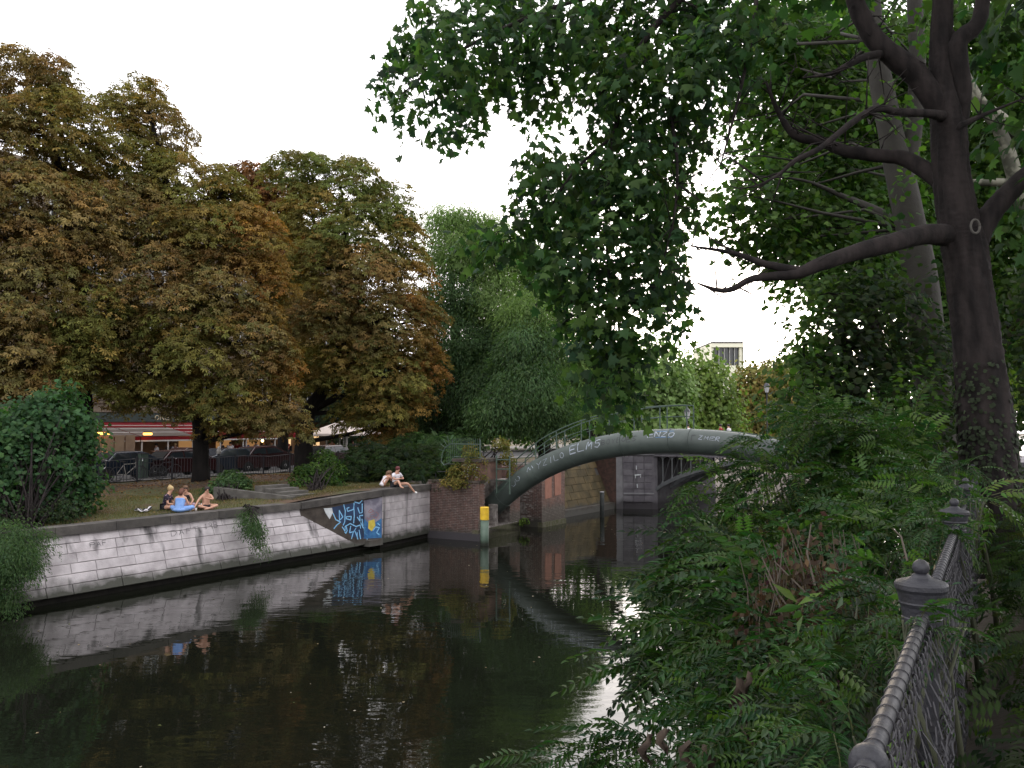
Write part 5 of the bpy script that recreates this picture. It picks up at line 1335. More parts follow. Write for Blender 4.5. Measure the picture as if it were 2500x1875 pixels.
for k, (u, v, s) in enumerate(((1800, 1655, .14), (1825, 1640, .12), (1812, 1700, .10), (1815, 1730, .08), (1985, 1770, .16), (2010, 1800, .14), (1960, 1780, .12), (1580, 1790, .12), (1620, 1780, .10), (1680, 1810, .14), (1730, 1820, .12), (1830, 1790, .13))):
    c_ = Vector(PX(u, v, 3.9)); lf = MB()
    V = []
    for i in range(5):
        for j in range(3):
            x = (j - 1) * s * .20 * math.sin(PI * (i + .4) / 4.8) * (1 + rr.uniform(-.4, .4)) + .02 * math.sin(i * 1.7 + k); z = -i * s * .28
            V.append(tuple(c_ + Vector((x + rr.uniform(-.01, .01), .03 * math.cos(j * 2.2 + i) + rr.uniform(-.015, .015), z))))
    lf.add(V, [(i * 3 + j, i * 3 + j + 1, (i + 1) * 3 + j + 1, (i + 1) * 3 + j) for i in range(4) for j in range(2)])
    lf.obj('withered_leaf', M['dry'], dd_, True)

# ============================================================ CHAIN LINK RAILING on the right
FD = Vector((.49, .872, 0)).normalized(); F1 = Vector((1.52, 3.2, 0))
rf = thing('park_railing', 'grey iron railing with ball topped posts and chain link mesh along the path', 'railing', (1.52, 3.2, 3.74))
gzf = 3.74
prof = [(.055, 0), (.055, .86), (.060, .862), (.064, .88), (.068, .905), (.074, .910), (.076, .935), (.072, .940), (.078, .975), (.086, .990), (.084, .996), (.092, 1.030), (.096, 1.036), (.100, 1.042), (.100, 1.058), (.094, 1.066), (.064, 1.074), (.040, 1.082), (.032, 1.092), (.024, 1.096), (.010, 1.098)]
pm = MB(); pm.lathe(prof, (0, 0, 0), 48); pmm = pm.mesh('post', M['rail_iron'], False)
bm_ = MB(); bm_.ell((0, 0, 1.118), (.030, .030, .030), 16, 10); bmm = bm_.mesh('post_ball', M['rail_iron'], True)
posts = [F1 + FD * (s_) for s_ in (-2.9, 0, 3.0, 5.5, 8.6, 11.6, 14.6)]
for p in posts:
    o = put('post', pmm, Matrix.Translation((p.x - .008, p.y, gzf + .012)) @ Matrix.Diagonal((.92, .92, 1, 1)), rf); ob = put('post_ball', bmm, Matrix.Translation((p.x - .008, p.y, gzf + .012)), rf)
rz = 4.70
for a, c in zip(posts, posts[1:]):
    a1, c1 = a + FD * .07, c - FD * .07
    b = MB(); b.tube([(a1.x, a1.y, rz), (c1.x, c1.y, rz)], .0215, 16); b.obj('top_rail', M['rail_iron'], rf, True)
for i, (a, c) in enumerate(zip(posts, posts[1:])):
    b = MB(); b.tube([(a.x + .07, a.y + .07, gzf + .12), (c.x, c.y, gzf + .12)], .018, 8); b.obj('bottom_rail', M['rail_iron'], rf)
q = posts[0] + FD * 1.30
b = MB()
tgM = Matrix.Translation((q.x, q.y, rz)) @ FD.to_track_quat('Z', 'Y').to_matrix().to_4x4()
b.lathe([(.024, -.03), (.034, -.024), (.039, -.012), (.039, .012), (.034, .024), (.024, .03)], (0, 0, 0), 20, M=tgM); b.obj('rail_collar', M['rail_iron'], rf, True)
# wire ties spiralling round the near rails and the hooks of the mesh
tie = MB()
tie.tube([(.0235 * math.cos(a), .0235 * math.sin(a), .018 * a / (2 * PI) * 1.2 - .01) for a in fr(0, 2 * PI, .4)], .0016, 4)
tiem = tie.mesh('wire_tie', M['wire'], True)
hk = MB()
hk.tube([(.022 + .0 * a, .012 * math.cos(a) * 1.0, .016 * math.sin(a)) for a in fr(.3, 2 * PI, .5)], .003, 5)
hk.tube([(.022, 0, -.014), (.027, .005, -.04), (.022, -.004, -.06)], .003, 5)
hkm = hk.mesh('mesh_hook', M['wire'], True)
dist = .0; cnt = 0
for i in range(3):
    a, c = posts[i], posts[i + 1]; ln = (c - a).length; s_ = .12
    while s_ < ln - .1 and cnt < 110:
        p = a + FD * s_
        if p.y > 1.3:
            Mt = Matrix.Translation((p.x, p.y, rz)) @ FD.to_track_quat('Z', 'Y').to_matrix().to_4x4() @ Matrix.Rotation(rnd.uniform(0, .4), 4, 'Z')
            put('wire_tie', tiem, Mt, rf)
            put('mesh_hook', hkm, Matrix.Translation((p.x + .012, p.y, rz - .030)) @ Matrix.Rotation(rnd.uniform(-.4, .4), 4, 'Z'), rf); cnt += 1
        s_ += .085 if i < 2 else .12
# chain link mesh: zig-zag wires interlocked, a bit slack
SIDE = Vector((.872, -.49, 0))
for i, (a, c) in enumerate(zip(posts, posts[1:])):
    b = MB(); ln = (c - a).length; s_ = .06; st = .034
    k = 0
    while s_ < ln - .05:
        pts = []
        nz_ = 16
        for j in range(nz_ + 1):
            z = rz - .06 - (rz - .06 - gzf - .12) * j / nz_
            wv = .011 * (1 if (j + k) % 2 else -1) + rnd.uniform(-.007, .007)
            slack = .035 + .03 * math.sin(j * .45 + s_ * 2) + rnd.uniform(-.012, .012) + .03 * math.sin(s_ * 5 + j * .2)
            p = a + FD * (s_ + wv) + SIDE * slack
            pts.append((p.x, p.y, z))
        b.tube(pts, .0026 if i < 3 else .003, 3, cap=False)
        s_ += st; k += 1
        if i > 3: s_ += .03
    o = b.obj('chain_link_mesh', M['wire'], rf); o['kind'] = 'stuff'
# ============================================================ LEFT BANK DETAILS
M['glass_dark'] = mat('dark_glass', (.02, .025, .03), .12, spec=.6)
M['frame_white'] = mat('white_window_frame', (.42, .42, .40), .7)
M['facade'] = mat('brown_rusticated_facade', (.17, .135, .10), .9, (.12, .095, .07), 1.5, bump=.4, rand=.06)
M['awning_red'] = mat('red_awning_cloth', (.17, .014, .017), .95, (.12, .010, .013), 2, spec=.1)
M['awning_white'] = mat('white_awning_trim', (.42, .40, .38), .7)
M['awning_plastic'] = mat('amber_clear_side_curtain', (.22, .15, .09), .5, (.16, .10, .06), 1.2)
M['sign_green'] = mat('dark_green_fascia', (.018, .032, .028), .6)
M['sign_gold'] = mat('pale_letter', (.42, .36, .24), .6)
M['warm_lamp'] = mat('lit_amber_heater', (1, .5, .12), .5, emit=((1.0, .36, .05), 3.2))
M['warm_bulb'] = mat('lit_round_lamp', (1, .8, .4), .5, emit=((1.0, .72, .28), 4.0))
M['warm_window'] = mat('lit_cafe_window', (.6, .4, .2), .6, emit=((1.0, .50, .18), .11))
M['warm_window_bright'] = mat('bright_lit_cafe_window', (.6, .4, .2), .6, emit=((1.0, .62, .30), .42))
M['awning_under'] = mat('brown_striped_awning_cloth', (.11, .085, .072), .9, (.08, .06, .05), 2)
M['cafe_wall'] = mat('cafe_inner_wall', (.28, .15, .07), .8, (.2, .10, .05), 1.5)
M['parasol'] = mat('cream_parasol_cloth', (.72, .62, .56), .85, (.66, .56, .50), 3)
M['car_black'] = mat('black_car_paint', (.012, .013, .016), .18, spec=.6)
M['car_red'] = mat('dark_red_car_paint', (.035, .008, .010), .2, spec=.6)
M['car_silver'] = mat('silver_car_paint', (.25, .26, .28), .25, metal=.6)
M['car_blue'] = mat('dark_blue_car_paint', (.012, .02, .035), .2, spec=.6)
M['tyre'] = mat('tyre_rubber', (.015, .015, .015), .85)
M['chrome'] = mat('bright_metal', (.5, .5, .5), .25, metal=.9)
M['lamp_red'] = mat('red_lamp_glass', (.25, .01, .01), .3)
M['lamp_clear'] = mat('headlight_glass', (.45, .45, .45), .2)
M['skin'] = mat('skin', (.52, .29, .20), .6); M['skin_dark'] = mat('tanned_skin', (.42, .22, .145), .6)
def cloth(n, c, c2=None, sc=8): return mat(n, c, .9, c2, sc)
M['cl_blue'] = cloth('light_blue_cotton', (.17, .31, .66), (.24, .40, .74)); M['cl_black'] = cloth('black_cotton', (.012, .012, .016)); M['cl_white'] = cloth('white_cotton', (.75, .72, .75), (.62, .60, .64))
M['cl_floral'] = mat('dark_floral_shirt', (.018, .014, .03), .9, (.36, .22, .26), 14, detail=1, lo=.60, hi=.64); M['cl_grey'] = cloth('grey_cotton', (.12, .12, .13)); M['cl_orange'] = cloth('orange_cotton', (.5, .16, .06)); M['cl_red'] = cloth('red_cotton', (.3, .02, .02)); M['cl_pink'] = cloth('pale_mauve_leggings', (.38, .26, .32))
M['cl_denim'] = cloth('blue_denim', (.05, .09, .18))
M['h_blond'] = mat('blond_hair', (.55, .40, .20), .7, (.42, .29, .13), 30); M['h_red'] = mat('auburn_hair', (.14, .05, .025), .7, (.09, .03, .018), 30); M['h_brown'] = mat('brown_hair', (.10, .055, .03), .7, (.17, .09, .045), 30); M['h_dark'] = mat('dark_hair', (.022, .014, .012), .7); M['h_maroon'] = mat('maroon_hair', (.10, .018, .02), .7)
M['eye'] = mat('eye', (.02, .015, .015), .4); M['lips'] = mat('lips', (.40, .12, .10), .6)
M['bottle'] = mat('dark_bottle_glass', (.03, .015, .008), .15); M['label_w'] = mat('white_bottle_label', (.75, .75, .75), .6); M['cup'] = mat('clear_plastic_cup', (.5, .45, .42), .3)
M['shoe_w'] = mat('white_shoe', (.72, .72, .70), .7); M['blanket'] = mat('dark_blanket', (.02, .022, .02), .95)
M['tower'] = mat('cream_tower_wall', (.80, .78, .62), .8)

# ---- boundary railing along the street (dark bars)
FS = 12.9
br = thing('bar_fence', 'long dark iron bar fence between the grass bank and the street', 'fence', W(5, FS, 2.5))
bar = MB(); bar.tube([(0, 0, .06), (0, 0, 1.06)], .014, 5); barm = bar.mesh('fence_bar', M['iron'])
bm2 = MB(); bm2.box(-.035, .035, -.035, .035, -.1, 1.16); bpm = bm2.mesh('fence_post', M['iron'])
def fz(t): return ZL(t, 12.4) + .02
t = -1.0; k = 0
while t < 44:
    M_ = Matrix.Translation(Vector(W(t, FS, fz(t)))) @ RW
    if k % 11 == 0: put('fence_post', bpm, M_, br)
    else: put('fence_bar', barm, M_, br)
    t += .178; k += 1
for t0 in range(-1, 44, 2):
    for zz in (.08, 1.05):
        b = MB(); b.tube([W(t0, FS, fz(t0) + zz), W(t0 + 2, FS, fz(t0 + 2) + zz)], .018, 4); b.obj('fence_rail', M['iron'], br)

# ---- building with the cafe
FSD = 33.0
bld = thing('apartment_building', 'brown rusticated apartment block behind the chestnuts with the cafe at its foot', 'building', W(20, FSD, 2.6))
b = MB(); wl_box(b, -22, 47, [(FSD, 6.2), (FSD, 23), (FSD + 12, 23), (FSD + 12, 2.5), (FSD + .5, 2.5), (FSD + .5, 6.2)]); b.obj('wall', M['facade'], bld)
b = MB()
for z0, z1, o_ in ((6.25, 6.5, .18), (6.9, 7.05, .10), (11.2, 11.5, .2), (22.5, 23.2, .5)):
    wl_box(b, -22, 47.2, [(FSD - o_, z0), (FSD - o_, z1), (FSD + .1, z1), (FSD + .1, z0)])
b.obj('cornice', M['facade'], bld)
WN = []
fm = MB()
for x0, x1, z0, z1 in ((-.6, -.5, 0, 1.9), (.5, .6, 0, 1.9), (-.6, .6, 1.8, 1.9), (-.6, .6, 0, .08), (-.04, .04, .08, 1.8), (-.5, .5, 1.2, 1.26)): fm.box(x0, x1, -.04, .03, z0, z1)
fmm = fm.mesh('window', M['frame_white'])
gm = MB(); gm.box(-.5, .5, .0, .02, .08, 1.8); gmm = gm.mesh('pane', M['glass_dark'])
sm_ = MB(); sm_.box(-.75, .75, -.15, .05, -.12, 0); smm = sm_.mesh('window_sill', M['facade'])
rev = MB(); rev.box(-.62, .62, -.005, .0, 0, 1.92); revm = rev.mesh('reveal_shade', M['dark_void'])  # flat dark sheet, paints the shade of a recess behind the frame
blk = MB(); blk.box(0, .98, -.05, .02, 0, .36, j=.004); blkm = blk.mesh('facade_stone', M['facade'])
nst = 0
for fl_, z in enumerate((7.35, 12.0, 15.6, 19.2)):
    t = -4.0 if fl_ else -12
    while t < 46:
        w_ = put('window', fmm, Matrix.Translation(Vector(W(t, FSD - .05, z))) @ RW, bld)
        g_ = bpy.data.objects.new('pane', gmm); COL.objects.link(g_); g_.parent = w_
        put('window_sill', smm, Matrix.Translation(Vector(W(t, FSD, z))) @ RW, bld)
        put('reveal_shade', revm, Matrix.Translation(Vector(W(t, FSD - .012, z))) @ RW, bld)
        if fl_ == 0 and 8 < t < 46:
            for c in range(6):
                if nst < 280:
                    put('facade_stone', blkm, Matrix.Translation(Vector(W(t + .78, FSD, 7.12 + c * .42))) @ RW, bld); nst += 1
        t += 2.6
# ground floor: recessed cafe front, fascia with lettering
cf = thing('cafe', 'cafe front with dark green fascia sign, warm lit windows and red awnings', 'cafe', W(25, FSD - .2, 2.6))
b = MB(); wl_box(b, 8, 46.5, [(FSD + .3, 2.6), (FSD + .3, 6.2), (FSD + .5, 6.2), (FSD + .5, 2.6)]); b.obj('inner_wall', M['cafe_wall'], cf)
b = MB(); wl_box(b, 8, 46.5, [(FSD - .22, 5.55), (FSD - .22, 6.2), (FSD + .3, 6.2), (FSD + .3, 5.55)]); b.obj('fascia', M['sign_green'], cf)
def sgn(x, y): return W(x, FSD - .228, y)
b = MB()
word(b, 'CUCINA', US(422, FSD), 5.72, .34, .34, .05, sgn, .35, 0, 0, 0); word(b, 'ONE', US(392, FSD) - .6, 5.72, .34, .34, .05, sgn, .35, 0, 0, 0)
b.obj('lettering', M['sign_gold'], cf)
for t0 in (22, 29.5, 33, 36, 39.5, 43):
    b = MB(); b.add([W(t0, FSD + .28, 3.0), W(t0 + 1.5, FSD + .28, 3.0), W(t0 + 1.5, FSD + .28, 5.0), W(t0, FSD + .28, 5.0)], [(0, 1, 2, 3)]); b.obj('lit_window', M['warm_window'] if t0 < 37 else M['warm_window_bright'], cf)
# awnings: sloping red sheets with white edge bars and posts
def awning(t0, t1, label, mt, zi=5.5, zo=4.55, so=5.2, posts_=True, stripes=True, low_=False):
    th = thing('awning', label, 'awning', W((t0 + t1) / 2, FSD - 2, 2.6), 0, 'red awnings over the cafe terrace')
    b = MB(); b.add([W(t0, FSD - .25, zi), W(t1, FSD - .25, zi), W(t1, FSD - so, zo), W(t0, FSD - so, zo), W(t0, FSD - .25, zi - .03), W(t1, FSD - .25, zi - .03), W(t1, FSD - so, zo - .03), W(t0, FSD - so, zo - .03)], [(0, 1, 2, 3), (7, 6, 5, 4), (0, 3, 7, 4), (1, 5, 6, 2)])
    b.obj('cloth', mt, th)
    if low_:
        b = MB(); k0 = .38; zz = lambda a: zi + (zo - zi) * a + .012; sss = lambda a: FSD - .25 - (so - .25) * a
        b.add([W(t0, sss(k0), zz(k0)), W(t1, sss(k0), zz(k0)), W(t1, sss(1), zz(1)), W(t0, sss(1), zz(1))], [(0, 1, 2, 3)]); b.obj('striped_cloth', M['awning_under'], th)
    b = MB(); wl_box(b, t0, t1, [(FSD - so - .05, zo - .26), (FSD - so - .05, zo - .04), (FSD - so, zo - .04), (FSD - so, zo - .26)]); b.obj('valance', mt, th)
    if stripes:
        for kk in range(1, 4):
            a = kk / 4; b = MB(); b.tube([W(t0, FSD - .25 - (so - .25) * a, zi + (zo - zi) * a + .03), W(t1, FSD - .25 - (so - .25) * a, zi + (zo - zi) * a + .02)], .028, 5); b.obj('roller_bar', M['awning_white'], th)
    b = MB(); wl_box(b, t0, t1, [(FSD - so - .10, zo - .36), (FSD - so - .10, zo - .26), (FSD - so + .02, zo - .26), (FSD - so + .02, zo - .36)]); b.obj('edge_bar', M['awning_white'], th)
    for tt in ((t0 + .1, (t0 + t1) / 2, t1 - .1) if posts_ else ()):
        b = MB(); b.tube([W(tt, FSD - so, 2.6), W(tt, FSD - so, zo - .3)], .055, 6); b.obj('post', M['awning_white'], th)
    return th
SO = 5.2
tA = [US(u, FSD - SO) for u in (205, 345, 478, 600, 742)]
awning(tA[0], tA[1] - .1, 'red awning over the amber lit terrace enclosure, leftmost of the cafe row', M['awning_red'], posts_=False, low_=True)
awning(tA[1], tA[2] - .1, 'red awning with white bars left of the picnic side chestnut trunk', M['awning_red'], low_=True)
awning(tA[2], tA[3] - .1, 'red awning between the two big chestnut trunks, left half', M['awning_red'])
awning(tA[3], tA[4] - .1, 'red awning between the two big chestnut trunks, right half', M['awning_red'])
awning(US(752, FSD - 6), US(822, FSD - 6), 'small red and white awning right of the leaning chestnut trunk', M['awning_red'], zi=5.3, zo=4.75, so=6.5, stripes=False)
# side curtain enclosure with amber heaters
en = thing('terrace_enclosure', 'amber lit transparent curtain enclosure of the terrace beside the maple bush', 'enclosure', W(tA[0] + 2, FSD - SO, 2.6))
tt0, tt1 = tA[0] - .3, tA[1] - .5; npn = 5
for k in range(npn):
    a, c = tt0 + (tt1 - tt0) * k / npn + .04, tt0 + (tt1 - tt0) * (k + 1) / npn - .04
    b = MB(); b.add([W(a, FSD - SO - .2, 3.3), W(c, FSD - SO - .2, 3.3), W(c, FSD - SO - .2, 4.65), W(a, FSD - SO - .2, 4.65), W(a, FSD - SO - .17, 3.3), W(c, FSD - SO - .17, 3.3), W(c, FSD - SO - .17, 4.65), W(a, FSD - SO - .17, 4.65)], [(0, 1, 2, 3), (7, 6, 5, 4), (0, 4, 5, 1), (3, 2, 6, 7), (0, 3, 7, 4), (1, 5, 6, 2)]); b.obj('curtain_pane', M['awning_plastic'], en)
b = MB(); wl_box(b, tt0, tt1, [(FSD - SO - .25, 2.6), (FSD - SO - .25, 3.28), (FSD - SO - .15, 3.28), (FSD - SO - .15, 2.6)]); b.obj('base_panel', M['sign_green'], en)
def heater(u, v, wdt, label, D=56.0):
    c_ = Vector(PX(u, v, D)); b = MB(); e = Vector((DX, DY, 0)) * wdt / 2
    b.tube([tuple(c_ - e), tuple(c_ + e)], .07, 8); th = thing('heater_lamp', label, 'lamp', tuple(c_)); b.obj('glowing_tube', M['warm_lamp'], th)
    b = MB(); b.tube([tuple(c_ - e + Vector((0, .0, .12))), tuple(c_ + e + Vector((0, 0, .12)))], .05, 6); b.obj('housing', M['iron'], th)
tE = US(247, FSD - SO - .4)
def heat_at(u, z, wdt, label):
    t_ = US(u, FSD - SO - .45); p = W(t_, FSD - SO - .45, z); th = thing('heater_lamp', label, 'lamp', p, 0, 'amber heaters under the cafe awnings')
    b = MB(); b.tube([W(t_ - wdt / 2, FSD - SO - .45, z), W(t_ + wdt / 2, FSD - SO - .45, z)], .075, 8); b.obj('glowing_tube', M['warm_lamp'], th)
    b = MB(); b.tube([W(t_ - wdt / 2, FSD - SO - .45, z + .15), W(t_ + wdt / 2, FSD - SO - .45, z + .15)], .05, 6); b.obj('housing', M['iron'], th)
heat_at(246, 4.78, 1.3, 'longest glowing amber heater above the terrace curtain')
heat_at(222, 4.74, .4, 'short glowing amber heater close to the maple bush')
heat_at(362, 4.72, .6, 'glowing amber heater above the dark red parked car')
for u, z, lb in ((642, 4.05, 'round yellow glowing lamp between the chestnut trunks'), (714, 5.05, 'small white point of light in the chestnut leaves'), (813, 5.35, 'small white point of light above the parasol')):
    t_ = US(u, FSD - 4.2); b = MB(); b.ell(W(t_, FSD - 4.2 if z < 5 else FSD - 5.6, z), (.11 if z < 5 else .06,) * 3, 10, 8); tag(b.obj('round_lamp', M['warm_bulb'], None, True), lb, 'lamp')
# parasol
pu = US(840, FSD - 8)
pr2 = thing('parasol', 'large cream square parasol at the right end of the cafe terrace', 'parasol', W(pu, FSD - 8, 2.6))
b = MB(); cx = W(pu, FSD - 8, 5.75); V = [cx]
for dt, ds in ((-2.2, -2.2), (2.2, -2.2), (2.2, 2.2), (-2.2, 2.2)): V.append(W(pu + dt, FSD - 8 + ds, 4.62))
for dt, ds in ((-2.2, -2.2), (2.2, -2.2), (2.2, 2.2), (-2.2, 2.2)): V.append(W(pu + dt, FSD - 8 + ds, 4.45))
b.add(V, [(0, 1, 2), (0, 2, 3), (0, 3, 4), (0, 4, 1)] + [(1 + i, 5 + i, 5 + (i + 1) % 4, 1 + (i + 1) % 4) for i in range(4)]); b.obj('canopy', M['parasol'], pr2)
b = MB(); b.tube([W(pu, FSD - 8, 2.6), W(pu, FSD - 8, 5.7)], .05, 8); b.obj('pole', M['awning_white'], pr2)
for dt in (-1.2, 1.4):
    b = MB(); b.tube([W(pu + dt, FSD - 9.5, 2.6), W(pu + dt, FSD - 9.5, 4.5)], .09, 8); b.obj('post', M['awning_white'], pr2)
# street name plate / small sign on pole and bollard, utility box, barrier rod
sg = thing('street_sign', 'dark street sign on a thin pole between parasol and willow', 'sign', W(US(905, 22), 22, 2.6))
b = MB(); tS = US(905, 22); b.tube([W(tS, 22, 2.6), W(tS, 22, 5.6)], .04, 6); b.obj('pole', M['iron'], sg)
b = MB(); b.add([W(tS + a, 22 - .06 * k, z) for k in (0, 1) for a, z in ((-.7, 4.9), (.7, 4.95), (.7, 5.6), (-.7, 5.5))], [(0, 1, 2, 3), (7, 6, 5, 4), (0, 4, 5, 1), (1, 5, 6, 2), (2, 6, 7, 3), (3, 7, 4, 0)]); b.obj('sign_plate', M['iron'], sg)
bx = thing('utility_box', 'small green utility box behind the bicycles', 'box', W(US(352, 14.6), 14.6, 2.6))
tB_ = US(352, 14.6)
b = MB(); b.box(-.2, .2, -.15, .15, 0, 1.25, Matrix.Translation(Vector(W(tB_, 14.6, 2.6))) @ RW); b.obj('cabinet', M['rail_green'], bx); b = MB(); b.box(-.23, .23, -.18, .18, 1.25, 1.31, Matrix.Translation(Vector(W(tB_, 14.6, 2.6))) @ RW); b.obj('lid', M['iron'], bx)
bo = thing('bollard', 'white topped bollard right of the picnic side chestnut trunk', 'bollard', W(US(536, 14.2), 14.2, 2.6))
p = W(US(536, 14.2), 14.2, 2.6); b = MB(); b.lathe([(.09, 0), (.08, 1.15)], p, 10); b.obj('shaft', M['iron'], bo); b = MB(); b.lathe([(.12, 1.15), (.13, 1.3), (.08, 1.5), (.02, 1.55)], p, 10); b.obj('head', M['awning_white'], bo)

# ---- parked cars
def make_car(name='parked_car'):
    th = thing(name, 'car', 'car', (0, 0, 0))
    side = [(-2.1, .35), (-2.12, .75), (-1.95, .98), (-1.25, 1.02), (-.75, 1.42), (.75, 1.46), (1.55, 1.08), (2.0, .98), (2.12, .6), (2.05, .30), (1.72, .30), (1.62, .55), (1.35, .66), (1.08, .55), (.98, .28), (-.98, .28), (-1.08, .55), (-1.35, .66), (-1.62, .55), (-1.72, .30)]
    b = MB(); n = len(side)
    V = []
    for y, k in ((-.86, 0), (-.80, 1), (.80, 1), (.86, 0)):
        for x, z in side: V.append((x, (y if z < 1.1 else y * .82), z + (0.02 if k else 0) * (z > .9)))
    F = [tuple(range(n - 1, -1, -1)), tuple(3 * n + i for i in range(n))]
    for r_ in range(3):
        F += [(r_ * n + i, r_ * n + (i + 1) % n, (r_ + 1) * n + (i + 1) % n, (r_ + 1) * n + i) for i in range(n)]
    b.add(V, F); b.obj('body', M['car_black'], th, world=False)
    for sg in (-1, 1):
        b = MB(); P_ = [(-1.12, 1.06), (-.70, 1.36), (-.05, 1.39), (-.05, 1.05)]
        V = [(x, sg * (.865 if z < 1.1 else .735), z) for x, z in P_]; b.add(V, [(0, 1, 2, 3)] if sg > 0 else [(3, 2, 1, 0)]); b.obj('side_window', M['glass_dark'], th, world=False)
        b = MB(); P_ = [(.03, 1.05), (.03, 1.39), (.70, 1.38), (1.28, 1.10)]
        V = [(x, sg * (.865 if z < 1.12 else .735), z) for x, z in P_]; b.add(V, [(0, 1, 2, 3)] if sg > 0 else [(3, 2, 1, 0)]); b.obj('side_window', M['glass_dark'], th, world=False)
        b = MB(); b.box(-.75, -.58, sg * .86, sg * 1.0, .98, 1.10); b.obj('mirror', M['car_black'], th, world=False)
        for x in (-1.35, 1.35):
            b = MB(); b.lathe([(.20, -.1), (.31, -.1), (.33, -.07), (.33, .07), (.31, .1), (.20, .1)], (0, 0, 0), 18, M=Matrix.Translation((x, sg * .78, .33)) @ Matrix.Rotation(PI / 2, 4, 'X')); w_ = b.obj('wheel', M['tyre'], th, world=False)
            b = MB(); b.lathe([(.20, -.085), (.05, -.105), (.05, .105), (.20, .085)], (0, 0, 0), 10, M=Matrix.Translation((x, sg * .78, .33)) @ Matrix.Rotation(PI / 2, 4, 'X')); b.obj('rim', M['chrome'], w_, world=False)
        b = MB(); b.box(-2.14, -2.0, sg * .48, sg * .80, .72, .86); b.obj('headlight', M['lamp_clear'], th, world=False)
        b = MB(); b.box(1.98, 2.12, sg * .52, sg * .80, .72, .90); b.obj('tail_light', M['lamp_red'], th, world=False)
    b = MB(); b.add([(-1.28, -.70, 1.03), (-1.28, .70, 1.03), (-.80, .62, 1.40), (-.80, -.62, 1.40)], [(0, 1, 2, 3)]); b.obj('windscreen', M['glass_dark'], th, world=False).location.x -= .03
    return reg(th)
car0 = make_car()
cars = [(430, 16.2, 'car_red', 'dark red parked car left of the picnic side chestnut trunk, roof above the fence', 1.0), (470, 20.0, 'car_black', 'black parked car in the second row behind the dark red one', 1.0), (630, 16.4, 'car_red', 'long dark car with a maroon sheen between the two big chestnut trunks', 1.05),
        (560, 16.4, 'car_blue', 'dark blue parked car just right of the bollard', 1.0), (798, 16.6, 'car_black', 'black parked car right of the leaning chestnut trunk', 1.0), (985, 17.5, 'car_silver', 'car with a bright roof edge in front of the standing people', 1.05), (300, 16.2, 'car_blue', 'dark car behind the bicycles at the fence', 1.0)]
for i, (u, s_, cm, lb, sc) in enumerate(cars):
    o = car0 if i == 0 else copytree(car0)
    o.location = W(US(u, s_), s_, 2.49); o.rotation_euler = (0, 0, ANG + (PI if i % 2 else 0)); o.scale = (sc, sc, sc)
    tag(o, lb, 'car', 'cars parked along the street')
    for c in [q for q in bpy.data.objects if q.parent is o and q.name.split('.')[0] in ('body', 'mirror')]:
        if cm != 'car_black':
            c.data = c.data.copy() if c.name.split('.')[0] == 'body' else c.data
            c.material_slots[0].link = 'OBJECT'; c.material_slots[0].material = M[cm]

# ---- bicycles leaning behind the fence
def make_bike(mt):
    th = thing('bicycle', 'bicycle', 'bicycle', (0, 0, 0))
    b = MB()
    for a, c in (((-.50, 0, .34), (-.05, 0, .30)), ((-.05, 0, .30), (-.20, 0, .82)), ((-.20, 0, .78), (.38, 0, .80)), ((-.05, 0, .30), (.40, 0, .68)), ((-.50, 0, .34), (-.19, 0, .76)), ((.38, 0, .88), (.42, 0, .62)), ((.42, 0, .62), (.54, 0, .34))): b.tube([a, c], .018, 6)
    b.obj('bike_frame', mt, th, world=False)
    for x in (-.5, .54):
        b = MB(); b.tube([(x + .33 * math.cos(a), 0, .34 + .33 * math.sin(a)) for a in fr(0, 2 * PI, .26)], .016, 5, cap=False)
        for k in range(8): b.tube([(x, 0, .34), (x + .32 * math.cos(k * PI / 4), 0, .34 + .32 * math.sin(k * PI / 4))], .003, 3)
        b.obj('wheel', M['wire'], th, world=False)
    b = MB(); b.tube([(.38, -.26, .98), (.36, -.05, 1.0), (.36, .05, 1.0), (.38, .26, .98)], .014, 6); b.tube([(.38, 0, .86), (.36, 0, 1.0)], .014, 6); b.obj('handlebar', M['chrome'], th, world=False)
    b = MB(); b.ell((-.23, 0, .90), (.14, .07, .035), 10, 6); b.tube([(-.2, 0, .8), (-.22, 0, .89)], .014, 6); b.obj('saddle', M['tyre'], th, world=False)
    return reg(th)
bk = make_bike(M['awning_white'])
for i, (u, s_, rz_, lb, mt) in enumerate(((312, 13.25, 0.0, 'white framed bicycle leaning behind the fence, nearest the maple bush side', None), (372, 13.3, PI, 'bicycle with a large front wheel behind the fence beside the white framed one', 'rail_iron'), (405, 13.35, 0, 'dark bicycle behind the fence next to the picnic side chestnut trunk', 'iron'), (238, 13.3, .05, 'silver bicycle half hidden by the maple bush', 'chrome'))):
    o = bk if i == 0 else copytree(bk)
    o.location = W(US(u, s_), s_, 2.60); o.rotation_euler = (.12, 0, ANG + rz_); o.scale = (1.08,) * 3
    tag(o, lb, 'bicycle', 'bicycles leaning along the street fence')
    if mt:
        for c in [q for q in bpy.data.objects if q.parent is o and q.name.startswith('bike_frame')]:
            c.material_slots[0].link = 'OBJECT'; c.material_slots[0].material = M[mt]

